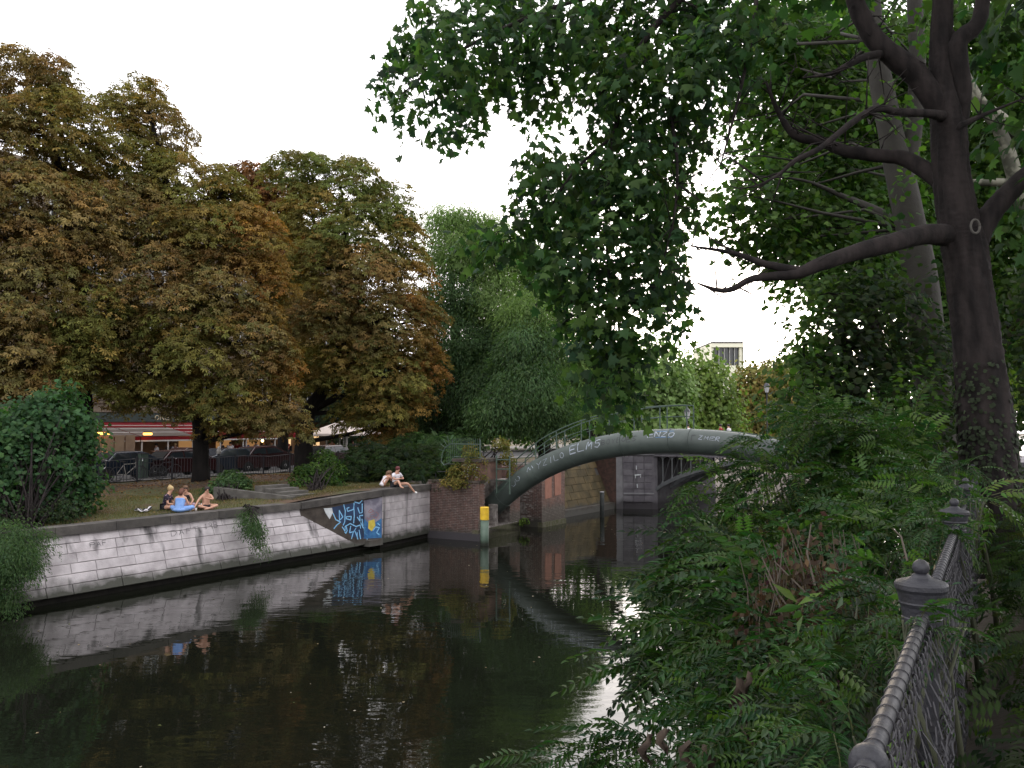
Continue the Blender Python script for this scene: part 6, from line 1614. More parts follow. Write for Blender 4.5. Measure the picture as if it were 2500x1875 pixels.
# ---- concrete stair stub on the bank
st_ = thing('garden_steps', 'low stained concrete steps with a sloping side wall on the grass bank', 'steps', GZ(665, 1200, 2.4))
def stp(u, v, z): return GZ(u, v, z)
tS0, sS0 = TS(*GZ(700, 1218, 2.3)[:2])
b = MB(); pA_, pB_ = (tS0 - .2, 1.2), (tS0 - 1.6, 4.4)
strip(b, pB_, pA_, [(0, 2.2), (0, 2.78), (.28, 2.78), (.28, 2.2)], [(0, 2.0), (0, 2.42), (.28, 2.42), (.28, 2.0)]); b.obj('side_wall', M['steps'], st_)
for k in range(4):
    b = MB(); s0 = 1.4 + k * .42; b.box(0, 1.5, 0, .44, 0, .16 + .12 * k, Matrix.Translation(Vector(W(tS0 - .1 - k * .15, s0, 2.30))) @ RW); b.obj('step', M['steps'], st_)

# ============================================================ PEOPLE
def person(name, label, loc, rz, pose, skin='skin', clothes=(), hair=None, hairstyle='short', group=None, sc=1.0, fingers=True, extras=None, face=True, cat='person'):
    J = dict(pose)
    def mid(a, c, t=.5): return tuple(J[a][i] + (J[c][i] - J[a][i]) * t for i in range(3))
    order = ['pelvis', 'spine', 'chest', 'neck', 'head', 'crown', 'shL', 'elL', 'wrL', 'haL', 'shR', 'elR', 'wrR', 'haR', 'hipL', 'knL', 'anL', 'toL', 'hipR', 'knR', 'anR', 'toR']
    J['spine'] = J.get('spine', mid('pelvis', 'chest')); 
    hd_ = Vector(J['head']); nk = Vector(J['neck']); up = (hd_ - nk).normalized()
    J['crown'] = tuple(hd_ + up * .10)
    for s_ in 'LR':
        a, c = Vector(J['el' + s_]), Vector(J['wr' + s_]); J['ha' + s_] = tuple(c + (c - a).normalized() * .075)
        a, c = Vector(J['kn' + s_]), Vector(J['an' + s_])
        if 'to' + s_ not in J: J['to' + s_] = (c.x, c.y + .16, c.z - .04)
    R = dict(pelvis=.135, spine=.115, chest=.13, neck=.055, head=.092, crown=.075, shL=.062, shR=.062, elL=.042, elR=.042, wrL=.028, wrR=.028, haL=.032, haR=.032, hipL=.095, hipR=.095, knL=.06, knR=.06, anL=.038, anR=.038, toL=.03, toR=.03)
    E = [('pelvis', 'spine'), ('spine', 'chest'), ('chest', 'neck'), ('neck', 'head'), ('head', 'crown')]
    for s_ in 'LR': E += [('chest', 'sh' + s_), ('sh' + s_, 'el' + s_), ('el' + s_, 'wr' + s_), ('wr' + s_, 'ha' + s_), ('pelvis', 'hip' + s_), ('hip' + s_, 'kn' + s_), ('kn' + s_, 'an' + s_), ('an' + s_, 'to' + s_)]
    th = thing(name, label, cat, loc, rz, group); th.scale = (sc,) * 3
    def skinmesh(nm, mt, edges, rad, extra=(), sub=1):
        names = []
        for a, c in edges:
            for q in (a, c):
                if q not in names: names.append(q)
        V = [J[q] for q in names]; Ed = [(names.index(a), names.index(c)) for a, c in edges]; RR = [rad(q) for q in names]
        for par, pts, rs in extra:
            pi = names.index(par)
            for p, r_ in zip(pts, rs):
                V.append(p); RR.append(r_); Ed.append((pi, len(V) - 1)); pi = len(V) - 1
        me = bpy.data.meshes.new(nm); me.from_pydata(V, Ed, []); me.materials.append(mt); me.update()
        o = bpy.data.objects.new(nm, me); COL.objects.link(o); o.parent = th
        md = o.modifiers.new('skin', 'SKIN'); md.use_smooth_shade = True
        if not me.skin_vertices: return o
        for i, r_ in enumerate(RR): me.skin_vertices[0].data[i].radius = (r_, r_); me.skin_vertices[0].data[i].use_root = (i == 0)
        s2 = o.modifiers.new('sub', 'SUBSURF'); s2.levels = sub; s2.render_levels = sub
        return o
    ex = []
    if fingers:
        for s_ in 'LR':
            h, w_ = Vector(J['ha' + s_]), Vector(J['wr' + s_]); d = (h - w_).normalized(); sd = d.cross(Vector((0, 0, 1)));
            if sd.length < .1: sd = Vector((1, 0, 0))
            sd.normalize(); dn = d.cross(sd).normalized()
            for k, l in enumerate((.065, .075, .07, .055)):
                o_ = sd * (k - 1.5) * .019
                ex.append(('ha' + s_, [tuple(h + o_ + d * l * .5), tuple(h + o_ * 1.1 + d * l * .85 - dn * .018)], [.009, .007]))
            ex.append(('ha' + s_, [tuple(h - d * .03 + sd * .04), tuple(h + sd * .055 + d * .01)], [.010, .008]))
    fw = Vector(J.get('look', (0, 1, 0))).normalized()
    sdv = fw.cross(up).normalized()
    if face: ex.append(('head', [tuple(hd_ + fw * .095 + up * .0), tuple(hd_ + fw * .115 - up * .01)], [.014, .010]))
    skinmesh('body', M[skin], E, lambda q: R[q], ex)
    if face:
        b = MB()
        for sg in (-1, 1): b.ell(tuple(hd_ + fw * .082 + sdv * sg * .032 + up * .028), (.011,) * 3, 6, 5)
        b.obj('eyes', M['eye'], th, world=False)
        b = MB(); b.ell(tuple(hd_ + fw * .088 - up * .045), (.022, .012, .008), 8, 5); b.obj('mouth', M['lips'], th, world=False)
    for nm, mt, ed, k, add in clothes:
        if nm in ('shirt', 'dress', 'top', 't_shirt'):
            b = MB(); pv, sp_, ch_, nk_ = (Vector(J[q]) for q in ('pelvis', 'spine', 'chest', 'neck'))
            hi_ = nm in ('shirt', 't_shirt')
            shm = (Vector(J['shL']) + Vector(J['shR'])) / 2
            pts_ = [pv - (sp_ - pv).normalized() * .07, pv, sp_, ch_, shm.lerp(ch_, .1)]; rr_ = [.165, .178, .168, .198, .185]
            if hi_: pts_.append(shm + (nk_ - shm) * .45); rr_.append(.10)
            b.tube(pts_, [q * (.86 if nm == 'top' else 1) for q in rr_], 14, flat=.72)
            for s_ in 'LR':
                sh_, el_, hp_, kn_, an_ = (Vector(J[q + s_]) for q in ('sh', 'el', 'hip', 'kn', 'an'))
                if any('el' in c_ for _, c_ in ed): b.tube([sh_.lerp(shm, .25), sh_, sh_.lerp(el_, .6)], [.085, .085, .072], 10)
                elif nm in ('dress', 'top'): b.tube([shm.lerp(sh_, .55) - fw * .09 - up * .08, shm.lerp(sh_, .55) + up * .07, shm.lerp(sh_, .55) + fw * .09 - up * .08], [.014] * 3, 6)
                if nm == 'dress':
                    b.tube([pv, hp_.lerp(kn_, .5), kn_, kn_.lerp(an_, .45)], [.15, .125, .105, .10], 12, flat=.8)
            if nm == 'dress': b.ell(tuple(pv + Vector((0, .06, -.02))), (.25, .22, .10), 14, 8)
            b.obj(nm, M[mt], th, True, world=False)
            continue
        ov = {}
        eds = []
        for a, c in ed:
            eds.append((a, c))
        # allow shortened ends such as ('shL','elL*.5')
        e2 = []
        for a, c in eds:
            if '*' in c:
                q, f_ = c.split('*'); nmq = q + '_' + f_; J[nmq] = tuple(J[a][i] + (J[q][i] - J[a][i]) * float(f_) for i in range(3)); R[nmq] = R[a] + (R[q] - R[a]) * float(f_); c = nmq
            e2.append((a, c))
        skinmesh(nm, M[mt], e2, lambda q: R[q] * k + add)
    if hair:
        b = MB(); c_ = hd_ + up * .045 - fw * .022
        b.ell(tuple(c_), (.104, .108, .098), 14, 9)
        if hairstyle == 'long':
            b.tube([tuple(c_ - fw * .03), tuple(c_ - fw * .085 - up * .12), tuple(c_ - fw * .09 - up * .30), tuple(c_ - fw * .07 - up * .42)], [.095, .095, .075, .03], 10)
            for sg in (-1, 1): b.tube([tuple(c_ + sdv * sg * .07), tuple(c_ + sdv * sg * .095 - up * .14), tuple(c_ + sdv * sg * .09 - up * .33)], [.04, .038, .014], 7)
        if hairstyle == 'bob':
            b.tube([tuple(c_ - fw * .03), tuple(c_ - fw * .07 - up * .10), tuple(c_ - fw * .06 - up * .18)], [.095, .09, .05], 10)
        if hairstyle == 'bun':
            b.ell(tuple(c_ - fw * .06 + up * .09), (.045,) * 3, 8, 6)
        b.obj('hair', M[hair], th, True, world=False)
    if extras: extras(th, J)
    return th
TOP = [('pelvis', 'spine'), ('spine', 'chest'), ('chest', 'shL'), ('chest', 'shR')]
SLV = [('shL', 'elL*.5'), ('shR', 'elR*.5')]
SHO = [('pelvis', 'hipL'), ('pelvis', 'hipR'), ('hipL', 'knL*.45'), ('hipR', 'knR*.45')]
LEG = [('pelvis', 'hipL'), ('pelvis', 'hipR'), ('hipL', 'knL'), ('hipR', 'knR'), ('knL', 'anL*.8'), ('knR', 'anR*.8')]
def cross(arms='rest', lean=0.0):
    p = dict(pelvis=(0, 0, .13), chest=(0, .06 + lean, .47), neck=(0, .09 + lean * 1.3, .62), head=(0, .13 + lean * 1.5, .75), shL=(-.17, .07 + lean, .53), shR=(.17, .07 + lean, .53),
             hipL=(-.11, .03, .12), hipR=(.11, .03, .12), knL=(-.36, .30, .17), knR=(.36, .30, .17), anL=(.05, .42, .07), anR=(-.06, .34, .07), toL=(.18, .40, .05), toR=(-.20, .32, .05))
    if arms == 'rest': p.update(elL=(-.27, .14 + lean, .28), wrL=(-.16, .34, .24), elR=(.27, .14 + lean, .28), wrR=(.16, .34, .24))
    if arms == 'drink': p.update(elL=(-.28, .18, .32), wrL=(-.22, .36, .22), elR=(.25, .25, .40), wrR=(.06, .27, .60))
    if arms == 'reach': p.update(elR=(.36, .20, .34), wrR=(.52, .36, .14), elL=(-.20, .24, .40), wrL=(.0, .30, .44))
    return p
def gp_(u, v):
    """a point of the left bank seen at this pixel"""
    z = 2.3
    for _ in range(5):
        x, y, _z = GZ(u, v, z); z = ZL(*TS(x, y))
    return (x, y, z)
gP = 'friends sitting in a circle on the grass bank'
def face_dir(a, c): return math.atan2(c[1] - a[1], c[0] - a[0]) - PI / 2
pc1, pc2, pc3, pc4 = gp_(402, 1247), gp_(437, 1252), gp_(452, 1240), gp_(502, 1244)
cen = tuple((pc1[i] + pc4[i]) / 2 for i in range(3))
SCP = .98
person('person', 'blond person with a hair bun in a dark floral shirt, leftmost of the picnic group', pc1, face_dir(pc1, pc4), {**cross('rest', .04)}, clothes=(('shirt', 'cl_floral', TOP + SLV, 1.22, .012), ('shorts', 'cl_black', SHO, 1.1, .01)), hair='h_blond', hairstyle='bun', group=gP, sc=SCP * 1.08)
person('person', 'person in a light blue dress seen from behind in the picnic group', pc2, face_dir(pc2, pc4) + .5, {**cross('rest', .08)}, clothes=(('dress', 'cl_blue', [('pelvis', 'spine'), ('spine', 'chest'), ('chest', 'shL*.62'), ('chest', 'shR*.62')] + LEG[:4] + [('knL', 'anL*.5'), ('knR', 'anR*.5')], 1.32, .03),), hair='h_red', hairstyle='bob', group=gP, sc=SCP)
person('person', 'long haired person in sunglasses and black top drinking, at the back of the picnic group', pc3, face_dir(pc3, (0, 0)) , {**cross('drink')}, clothes=(('top', 'cl_black', [('pelvis', 'spine'), ('spine', 'chest'), ('chest', 'shL*.5'), ('chest', 'shR*.5')], 1.2, .012), ('leggings', 'cl_pink', LEG, 1.08, .006)), hair='h_brown', hairstyle='long', group=gP, sc=SCP,
       extras=lambda th, J: [ (lambda b: (b.box(-.075, .075, .085, .11, -.018, .022, Matrix.Translation(Vector(J['head']) + Vector((0, .0, .03)))), b.obj('sunglasses', M['cl_black'], th, world=False)))(MB()) ])
person('person', 'dark haired person with bare shoulders and black shorts, rightmost of the picnic group', pc4, face_dir(pc4, (-2, 0)) + .35, {**cross('reach')}, skin='skin', clothes=(('shorts', 'cl_black', [('pelvis', 'spine*.7')] + SHO, 1.12, .012),), hair='h_dark', hairstyle='short', group=gP, sc=SCP)
pb = MB(); pb.lathe([(.045, 0), (.045, .02)], (0, 0, 0), 10)
def bottle(u, v, label, kind='bottle'):
    p = gp_(u, v)
    th = thing(kind, label, kind, p, 0, 'drinks in front of the picnic group')
    if kind == 'bottle':
        b = MB(); b.lathe([(.035, 0), (.037, .14), (.016, .20), (.014, .26), (.017, .27)], p, 10); b.obj('glass', M['bottle'], th, True)
        b = MB(); b.lathe([(.018, .19), (.016, .262)], p, 10); b.obj('neck_foil', M['label_w'], th)
    else:
        b = MB(); b.lathe([(.030, 0), (.042, .13)], p, 12); b.obj('tumbler', M['cup'], th, True)
        b = MB(); b.lathe([(.043, .125), (.045, .135)], p, 12); b.obj('rim', M['label_w'], th)
    th.scale = (1, 1, 1)
for a in ((486, 1244, 'dark bottle with white neck, left one before the bare shouldered person'), (491, 1246, 'dark bottle with white neck, right one before the bare shouldered person')): bottle(*a)
for a in ((465, 1250, 'pinkish clear cup beside the blue dress'), (478, 1249.5, 'clear cup between the blue dress and the bottles')): bottle(*a, 'cup')
# blanket and striped cloth
b = MB(); V = []
for (u, v) in ((372, 1262), (430, 1259), (418, 1243), (366, 1247)):
    p = gp_(u, v); V.append((p[0], p[1], p[2] + .02))
V += [(x, y, z - .03) for x, y, z in V]
b.add(V, [(0, 1, 2, 3), (7, 6, 5, 4), (0, 4, 5, 1), (1, 5, 6, 2), (2, 6, 7, 3), (3, 7, 4, 0)]); tag(b.obj('blanket', M['blanket']), 'dark blanket spread under the picnic group', 'blanket')
b = MB(); pl = [gp_(u, v) for u, v in ((331, 1248), (340, 1250), (348, 1253), (352, 1252), (358, 1250), (365, 1246), (369, 1243))]
b.tube([(x, y, z + .05 + .03 * (i % 2)) for i, (x, y, z) in enumerate(pl)], [.06, .08, .05, .07, .04, .06, .04], 7, jit=.35); rgs = b.obj('crumpled_cloth', [M['cl_white'], M['cl_black']], None, True)
for i, pz in enumerate(rgs.data.polygons): pz.material_index = 1 if (i * 7) % 5 < 2 else 0
tag(rgs, 'crumpled black and white cloth lying on the grass left of the picnic group', 'cloth')
# couple on the bay wall
gW2 = 'couple sitting on the quay wall'
w1, w2 = PX(936, 1189, 37.9), PX(966, 1189, 38.6)
zt = 2.54
def on_bay(u, v): 
    x, y, z = GZ(u, v, zt); return (x, y, z)
w1, w2 = on_bay(933, 1189), on_bay(965, 1189.5)
hug = dict(pelvis=(0, 0, .12), chest=(0, .20, .42), neck=(0, .30, .52), head=(0, .38, .60), shL=(-.16, .22, .46), shR=(.16, .22, .46), elL=(-.22, .42, .36), wrL=(-.08, .55, .42), elR=(.22, .42, .36), wrR=(.08, .55, .42),
           hipL=(-.10, .04, .12), hipR=(.10, .04, .12), knL=(-.14, .36, .56), knR=(.14, .34, .52), anL=(-.10, .62, .07), anR=(.10, .60, .07), look=(0, .8, -.6))
person('person', 'person hugging their knees with bowed brown hair in a white top on the wall', w1, ANG - PI / 2 - .35, hug, skin='skin_dark', clothes=(('top', 'cl_white', [('pelvis', 'spine'), ('spine', 'chest'), ('chest', 'shL*.5'), ('chest', 'shR*.5')], 1.2, .012),), hair='h_brown', hairstyle='bob', group=gW2, sc=1.0, face=False)
dang = dict(pelvis=(0, 0, .12), chest=(0, .06, .50), neck=(0, .09, .64), head=(0, .14, .77), shL=(-.18, .07, .56), shR=(.18, .07, .56), elL=(-.30, .20, .36), wrL=(-.08, .33, .38), elR=(.30, .20, .36), wrR=(.05, .34, .38),
            hipL=(-.11, .03, .12), hipR=(.11, .03, .12), knL=(-.20, .38, .30), anL=(-.30, .62, .06), knR=(.34, .42, .16), anR=(.62, .56, -.22), toR=(.72, .64, -.28), look=(0, .85, -.45))
dang = {(k[:-1] + ('L' if k[-1] == 'R' else 'R') if k[-1] in 'LR' else k): ((-v[0], v[1], v[2]) if k != 'look' else v) for k, v in dang.items()}
person('person', 'dark haired person in a white T-shirt and black shorts dangling one leg over the wall', w2, ANG - PI - .05, dang, clothes=(('t_shirt', 'cl_white', TOP + SLV, 1.2, .012), ('shorts', 'cl_black', SHO, 1.15, .01), ('shoe', 'shoe_w', [('anL', 'toL')], 1.3, .012)), hair='h_maroon', group=gW2, sc=1.04)
# standing people and terrace guests (small)
def standing(u, s_, label, top, leg, hair, rz, ph=0, sc=1.0, group='people standing on the street by the parked car', z=2.6, hs='short'):
    pose = dict(pelvis=(0, 0, .95), chest=(0, .01, 1.33), neck=(0, .02, 1.50), head=(0, .05, 1.63), shL=(-.18, 0, 1.42), shR=(.18, 0, 1.42), elL=(-.24, .03, 1.14), wrL=(-.22, .18, .98 + .2 * (ph % 2)), elR=(.24, .03, 1.14), wrR=(.2, .22, 1.0 + .25 * ((ph + 1) % 2)),
                hipL=(-.09, 0, .90), hipR=(.09, 0, .90), knL=(-.11, .04, .49), knR=(.11, -.01, .49), anL=(-.12, 0, .07), anR=(.12, -.05, .07), toL=(-.13, .16, .03), toR=(.13, .11, .03))
    t_ = US(u, s_)
    return person('person', label, W(t_, s_, z), rz, pose, clothes=(('shirt', top, TOP + SLV, 1.2, .012), ('trousers', leg, LEG, 1.12, .01)), hair=hair, hairstyle=hs, group=group, sc=sc, fingers=False, face=False)
standing(1024, 18.5, 'standing person in orange, left one of the street group by the willow', 'cl_orange', 'cl_denim', 'h_blond', 2.0, 0)
standing(1032, 19.2, 'second standing person in orange top beside the car with the bright roof edge', 'cl_orange', 'cl_black', 'h_brown', 1.4, 1)
standing(1047, 18.6, 'standing person in a white shirt in the street group by the willow', 'cl_white', 'cl_white', 'h_dark', 3.4, 0)
standing(1057, 18.9, 'standing person in dark red, right one of the street group by the willow', 'cl_red', 'cl_black', 'h_dark', 3.0, 1)
standing(1086, 19.0, 'lone standing person in dark clothes with a white cap before the willow', 'cl_black', 'cl_grey', 'cl_white', 2.8, 0, group=None)
standing(945, 20.5, 'standing person in orange behind the low orange chestnut leaves', 'cl_orange', 'cl_denim', 'h_brown', 2.6, 1, group=None)
def seated(u, s_, label, top, hair, rz, sc=1.0, hs='short'):
    pose = dict(pelvis=(0, 0, .50), chest=(0, .03, .88), neck=(0, .05, 1.03), head=(0, .08, 1.16), shL=(-.18, .02, .96), shR=(.18, .02, .96), elL=(-.24, .14, .72), wrL=(-.15, .36, .76), elR=(.24, .14, .72), wrR=(.15, .36, .76),
                hipL=(-.1, .02, .48), hipR=(.1, .02, .48), knL=(-.12, .45, .50), knR=(.12, .45, .50), anL=(-.12, .42, .07), anR=(.12, .46, .07))
    t_ = US(u, s_)
    p = person('person', label, W(t_, s_, 2.75), rz, pose, clothes=(('shirt', top, TOP + SLV, 1.2, .012), ('trousers', 'cl_black', LEG, 1.1, .01)), hair=hair, hairstyle=hs, group='guests seated on the cafe terrace', sc=sc, fingers=False, face=False)
    b = MB()
    b.box(-.21, .21, -.2, .22, .40, .44); b.box(-.21, .21, -.24, -.2, .40, .88)
    for x in (-.19, .19):
        for y in (-.2, .2): b.tube([(x, y, -.14), (x, y, .4)], .015, 4)
    ch = thing('cafe_chair', 'cafe chair under the guest: ' + label.replace('guest', 'one'), 'chair', W(t_, s_, 2.75), rz, 'chairs on the cafe terrace')
    ch['label'] = 'chair of the ' + label.split(' ', 1)[1] if False else ('cafe chair occupied by the ' + label)[:110]
    b2 = MB(); b2.box(-.21, .21, -.2, .22, .40, .44); b2.obj('seat', M['iron'], ch, world=False)
    b2 = MB(); b2.box(-.21, .21, -.27, -.23, .42, .88); b2.obj('backrest', M['iron'], ch, world=False)
    for x in (-.19, .19):
        for y in (-.2, .2): b2 = MB(); b2.tube([(x, y, -.14), (x, y, .4)], .015, 4); b2.obj('leg', M['iron'], ch, world=False)
GS = FSD - 4.6
for u, s_, lb, tp_, hr_, rz_ in ((386, GS, 'guest in white left of the striped awning post', 'cl_white', 'h_dark', 2.2), (415, GS + .8, 'guest in grey between post and trunk', 'cl_grey', 'h_brown', 3.0), (428, GS, 'guest in pale top next to the awning post', 'cl_white', 'h_blond', 4.2),
                             (545, GS, 'guest in dark shirt right of the bollard', 'cl_black', 'h_dark', 2.4), (563, GS, 'guest in a white shirt behind the bollard', 'cl_white', 'h_dark', 3.8), (582, GS + .6, 'guest in red under the middle awning', 'cl_red', 'h_dark', 2.8), (602, GS, 'guest in denim under the middle awning', 'cl_denim', 'h_brown', 3.6),
                             (628, GS, 'guest in white under the round yellow lamp', 'cl_white', 'h_dark', 2.5), (646, GS + .8, 'guest in black right of the round yellow lamp', 'cl_black', 'h_dark', 3.2), (666, GS, 'guest in grey before the lit window', 'cl_grey', 'h_dark', 2.7), (684, GS, 'guest in dark denim before the lit window', 'cl_denim', 'h_brown', 4.0), (704, GS, 'guest in red beside the leaning trunk', 'cl_red', 'h_dark', 2.6),
                             (812, GS - 1.5, 'guest in an orange top under the small awning', 'cl_orange', 'h_dark', 2.9), (862, GS - 3, 'guest in grey under the cream parasol', 'cl_grey', 'h_dark', 3.3), (880, GS - 3.2, 'guest in white at the edge of the cream parasol', 'cl_white', 'h_brown', 2.4)):
    seated(u, s_, lb, tp_, hr_, rz_)
for i, u in enumerate((400, 555, 592, 636, 676, 860)):
    s_ = GS - .5 if u != 860 else GS - 3.6; t_ = US(u, s_); th = thing('cafe_table', 'small round cafe table ' + ('left of the picnic side trunk', 'behind the bollard', 'under the middle awning', 'under the round yellow lamp', 'before the lit window', 'under the cream parasol')[i], 'table', W(t_, s_, 2.6), 0, 'tables on the cafe terrace')
    b = MB(); b.lathe([(.38, .72), (.38, .75)], (0, 0, 0), 14); b.obj('table_top', M['facade'], th, world=False)
    b = MB(); b.lathe([(.22, 0), (.03, .04), (.03, .72)], (0, 0, 0), 10); b.obj('pedestal', M['iron'], th, world=False)

# ============================================================ BUSHES, GRASS, LITTER on the left bank
def bush(label, blobs, tmpl, size, dens, lpc, seed, pal, base, leaf='leaf_green', cr=.4, name='bush', n_st=7, **kw):
    th = thing(name, label, name.split('_')[0] if name != 'bush' else 'bush', base)
    b = MB(); r = random.Random(seed)
    for q in blobs:
        c, rad = wblob(q); c = Vector(c); s = Vector(base)
        for k in range(n_st):
            e = c + Vector((r.uniform(-.8, .8) * rad[0], r.uniform(-.7, .7) * rad[1], r.uniform(-.5, .8) * rad[2]))
            s2 = s + Vector((r.uniform(-.4, .4), r.uniform(-.4, .4), 0)); b.tube([s2, s2.lerp(e, .5) + Vector((0, 0, .15)), e], [.03, .02, .006], 5)
    b.obj('stems', M['bark'], th, True)
    foliage('foliage', blobs, tmpl, size, cr, dens, lpc, M[leaf], th, seed, pal, **{**dict(droop=.4, flat=.3, upness=.6, inner=.35, low=-1.0), **kw})
    return th
bush('large green maple leaved bush at the left edge above the quay wall',
     [(40, 1040, 29, 110, 80), (120, 1010, 29.5, 90, 70), (190, 1060, 30, 55, 70), (60, 1130, 28.5, 120, 70), (150, 1130, 29.5, 80, 70), (-20, 1100, 28, 90, 90), (130, 1200, 29, 90, 45), (190, 1180, 30, 50, 40), (30, 1230, 28, 100, 40), (-60, 1200, 27, 90, 80), (150, 950, 30, 40, 30)],
     'maple', .15, 5.2, 15, 81, 'bush', gp_(60, 1290), cr=.50, droop=.8, upness=.55, shell=.26, flat=.22)
bush('dense low bush between the maple bush and the picnic group', [(120, 1240, 28, 90, 35), (20, 1260, 27, 90, 40), (170, 1230, 29, 50, 25)], 'kite', .09, 9, 16, 82, 'dark', gp_(100, 1275), cr=.3)
# plants trailing over the wall
bush('feathery weed hanging down over the far left end of the quay wall', [(0, 1300, 25.2, 75, 40), (60, 1295, 25.4, 55, 30), (10, 1340, 24.5, 70, 40), (60, 1350, 24.6, 45, 35), (0, 1390, 24.2, 40, 45), (30, 1430, 24.1, 22, 30)], 'thin', .10, 13, 60, 83, 'teal', gp_(30, 1290), n_st=3, name='trailing_plant', cr=.3, hang=.5, droop=.8)
bush('drooping feathery weed hanging over the middle of the pale quay wall', [(612, 1262, 31.6, 30, 22), (628, 1290, 31.2, 20, 26), (642, 1315, 31.0, 10, 20), (600, 1245, 32.0, 22, 10)], 'thin', .10, 12, 46, 84, 'teal', gp_(610, 1240), name='trailing_plant', cr=.22, hang=.4, droop=.9, n_st=4)
bush('leafy bush at the foot of the picnic side chestnut', [(550, 1190, 37, 42, 28), (520, 1200, 36.6, 30, 20), (585, 1180, 37.5, 28, 24), (560, 1165, 38, 26, 18)], 'kite', .14, 14, 12, 85, 'teal', gp_(550, 1222), cr=.22)
bush('dark bush left of the couple by the leaning chestnut trunk', [(760, 1160, 40, 45, 30), (800, 1150, 41, 40, 40), (740, 1180, 39, 40, 18), (800, 1180, 40, 40, 20), (790, 1115, 42, 25, 25)], 'kite', .13, 12, 12, 86, 'mid', gp_(775, 1200), cr=.25)
bush('wide dark bush behind the couple on the wall', [(880, 1140, 43, 60, 35), (950, 1140, 43, 60, 35), (1010, 1150, 42.5, 55, 30), (900, 1105, 44, 50, 25), (980, 1110, 44, 60, 28), (1050, 1120, 44, 50, 30), (850, 1165, 42, 40, 20), (1060, 1160, 42, 40, 22)], 'pin', .3, 4, 12, 87, 'dark', gp_(930, 1175), cr=.35)
bush('dark green fern like bush reaching toward the bar gate', [(1010, 1085, 47, 60, 22), (1070, 1090, 46, 50, 25), (1100, 1120, 44, 45, 25), (1120, 1080, 48, 40, 25)], 'pin', .4, 5, 12, 88, 'teal', W(24, 5, 2.5), cr=.4)
bush('small leafed climber on the top of the brick abutment', [(1130, 1150, 40.4, 35, 22), (1160, 1130, 40.2, 25, 28), (1150, 1100, 40.6, 18, 18), (1115, 1175, 40.3, 40, 10), (1175, 1165, 40.1, 12, 10)], 'kite', .09, 22, 12, 89, 'olive', W(20.6, -.6, 2.7), cr=.2)
bush('creeper hanging over the walkway foot of the green pipe bridge', [(1235, 1110, 41.5, 14, 30), (1250, 1140, 41.5, 10, 22), (1222, 1085, 42, 18, 16)], 'kite', .10, 22, 12, 90, 'olive', W(22, -1.5, 3.6), cr=.15, n_st=3)
bush('bright green tuft growing at the waterline corner of the brick abutment', [(1281, 1272, 43.4, 9, 6), (1272, 1275, 43.4, 6, 6)], 'kite', .10, 60, 6, 91, 'fresh', W(24.1, -2.15, .45), cr=.12, n_st=3, upness=.3)

def tuftmesh(name, n, region, h, cols, seed, lean=.4):
    r = np.random.default_rng(seed)
    P = []
    t0, t1, s0, s1 = region
    t = r.uniform(t0, t1, n); s = r.uniform(s0, s1, n)
    z = np.array([ZL(a, c) for a, c in zip(t, s)])
    P = np.stack([AX + DX * t + NX * s, AY + DY * t + NY * s, z], 1)
    ax = unit(np.stack([r.normal(size=n) * lean, r.normal(size=n) * lean, np.ones(n)], 1)); nn = unit(r.normal(size=(n, 3)) * [1, 1, .1])
    c = np.array(cols)[r.integers(0, len(cols), n)] * (1 + r.normal(size=(n, 1)) * .2)
    return leafmesh(name, (np.array([(-.06, 0, 0), (.06, 0, 0), (0, 1, .1)], float), np.array([(0, 1, 2)])), P, nn, ax, h * r.uniform(.5, 1.3, n), np.clip(c, .01, .5), M['leaf'])
g1 = link('grass', tuftmesh('grass', 60000, (-6, 16, 1.2, 7.5), .085, [(.12, .13, .04), (.085, .105, .03), (.19, .16, .07)], 1)); tag(g1, 'thin grass on the left bank', 'grass', kind='stuff')
g2 = link('grass', tuftmesh('grass', 16000, (12, 21, .7, 3.5), .08, [(.13, .12, .05), (.10, .085, .035)], 2)); tag(g2, 'dry grass by the couple on the wall', 'grass', kind='stuff')
# fallen leaves on the bank
n = 12000; r = np.random.default_rng(4)
t = r.uniform(-8, 22, n); s = 12.6 - np.abs(r.normal(size=n)) * 4.5; ok = (s > .9); t, s = t[ok], s[ok]; n = len(t)
z = np.array([ZL(a, c) for a, c in zip(t, s)]) + .015
P = np.stack([AX + DX * t + NX * s, AY + DY * t + NY * s, z], 1)
c = np.array([(.22, .11, .045), (.15, .075, .035), (.28, .17, .07), (.10, .055, .03)])[r.integers(0, 4, n)]
fl_ = link('fallen_leaves', leafmesh('fallen_leaves', TP['kite'], P, unit(np.stack([r.normal(size=n) * .35, r.normal(size=n) * .35, np.ones(n)], 1)), r.normal(size=(n, 3)), r.uniform(.05, .13, n), c, M['leaf']))
tag(fl_, 'brown fallen leaves on the bank', 'leaves', kind='stuff')
# specks of leaves and fluff on the water
n = 260; t = r.uniform(-14, 30, n); s = r.uniform(-19, -.8, n)
P = np.stack([AX + DX * t + NX * s, AY + DY * t + NY * s, np.full(n, .006)], 1)
c = np.array([(.25, .2, .12), (.4, .36, .28), (.12, .14, .05)])[r.integers(0, 3, n)]
fw_ = link('floating_leaves', leafmesh('floating_leaves', TP['kite'], P, unit(np.stack([r.normal(size=n) * .05, r.normal(size=n) * .05, np.ones(n)], 1)), r.normal(size=(n, 3)), r.uniform(.03, .09, n), c, M['leaf']))
tag(fw_, 'small leaves and fluff floating on the dark canal', 'leaves', kind='stuff')

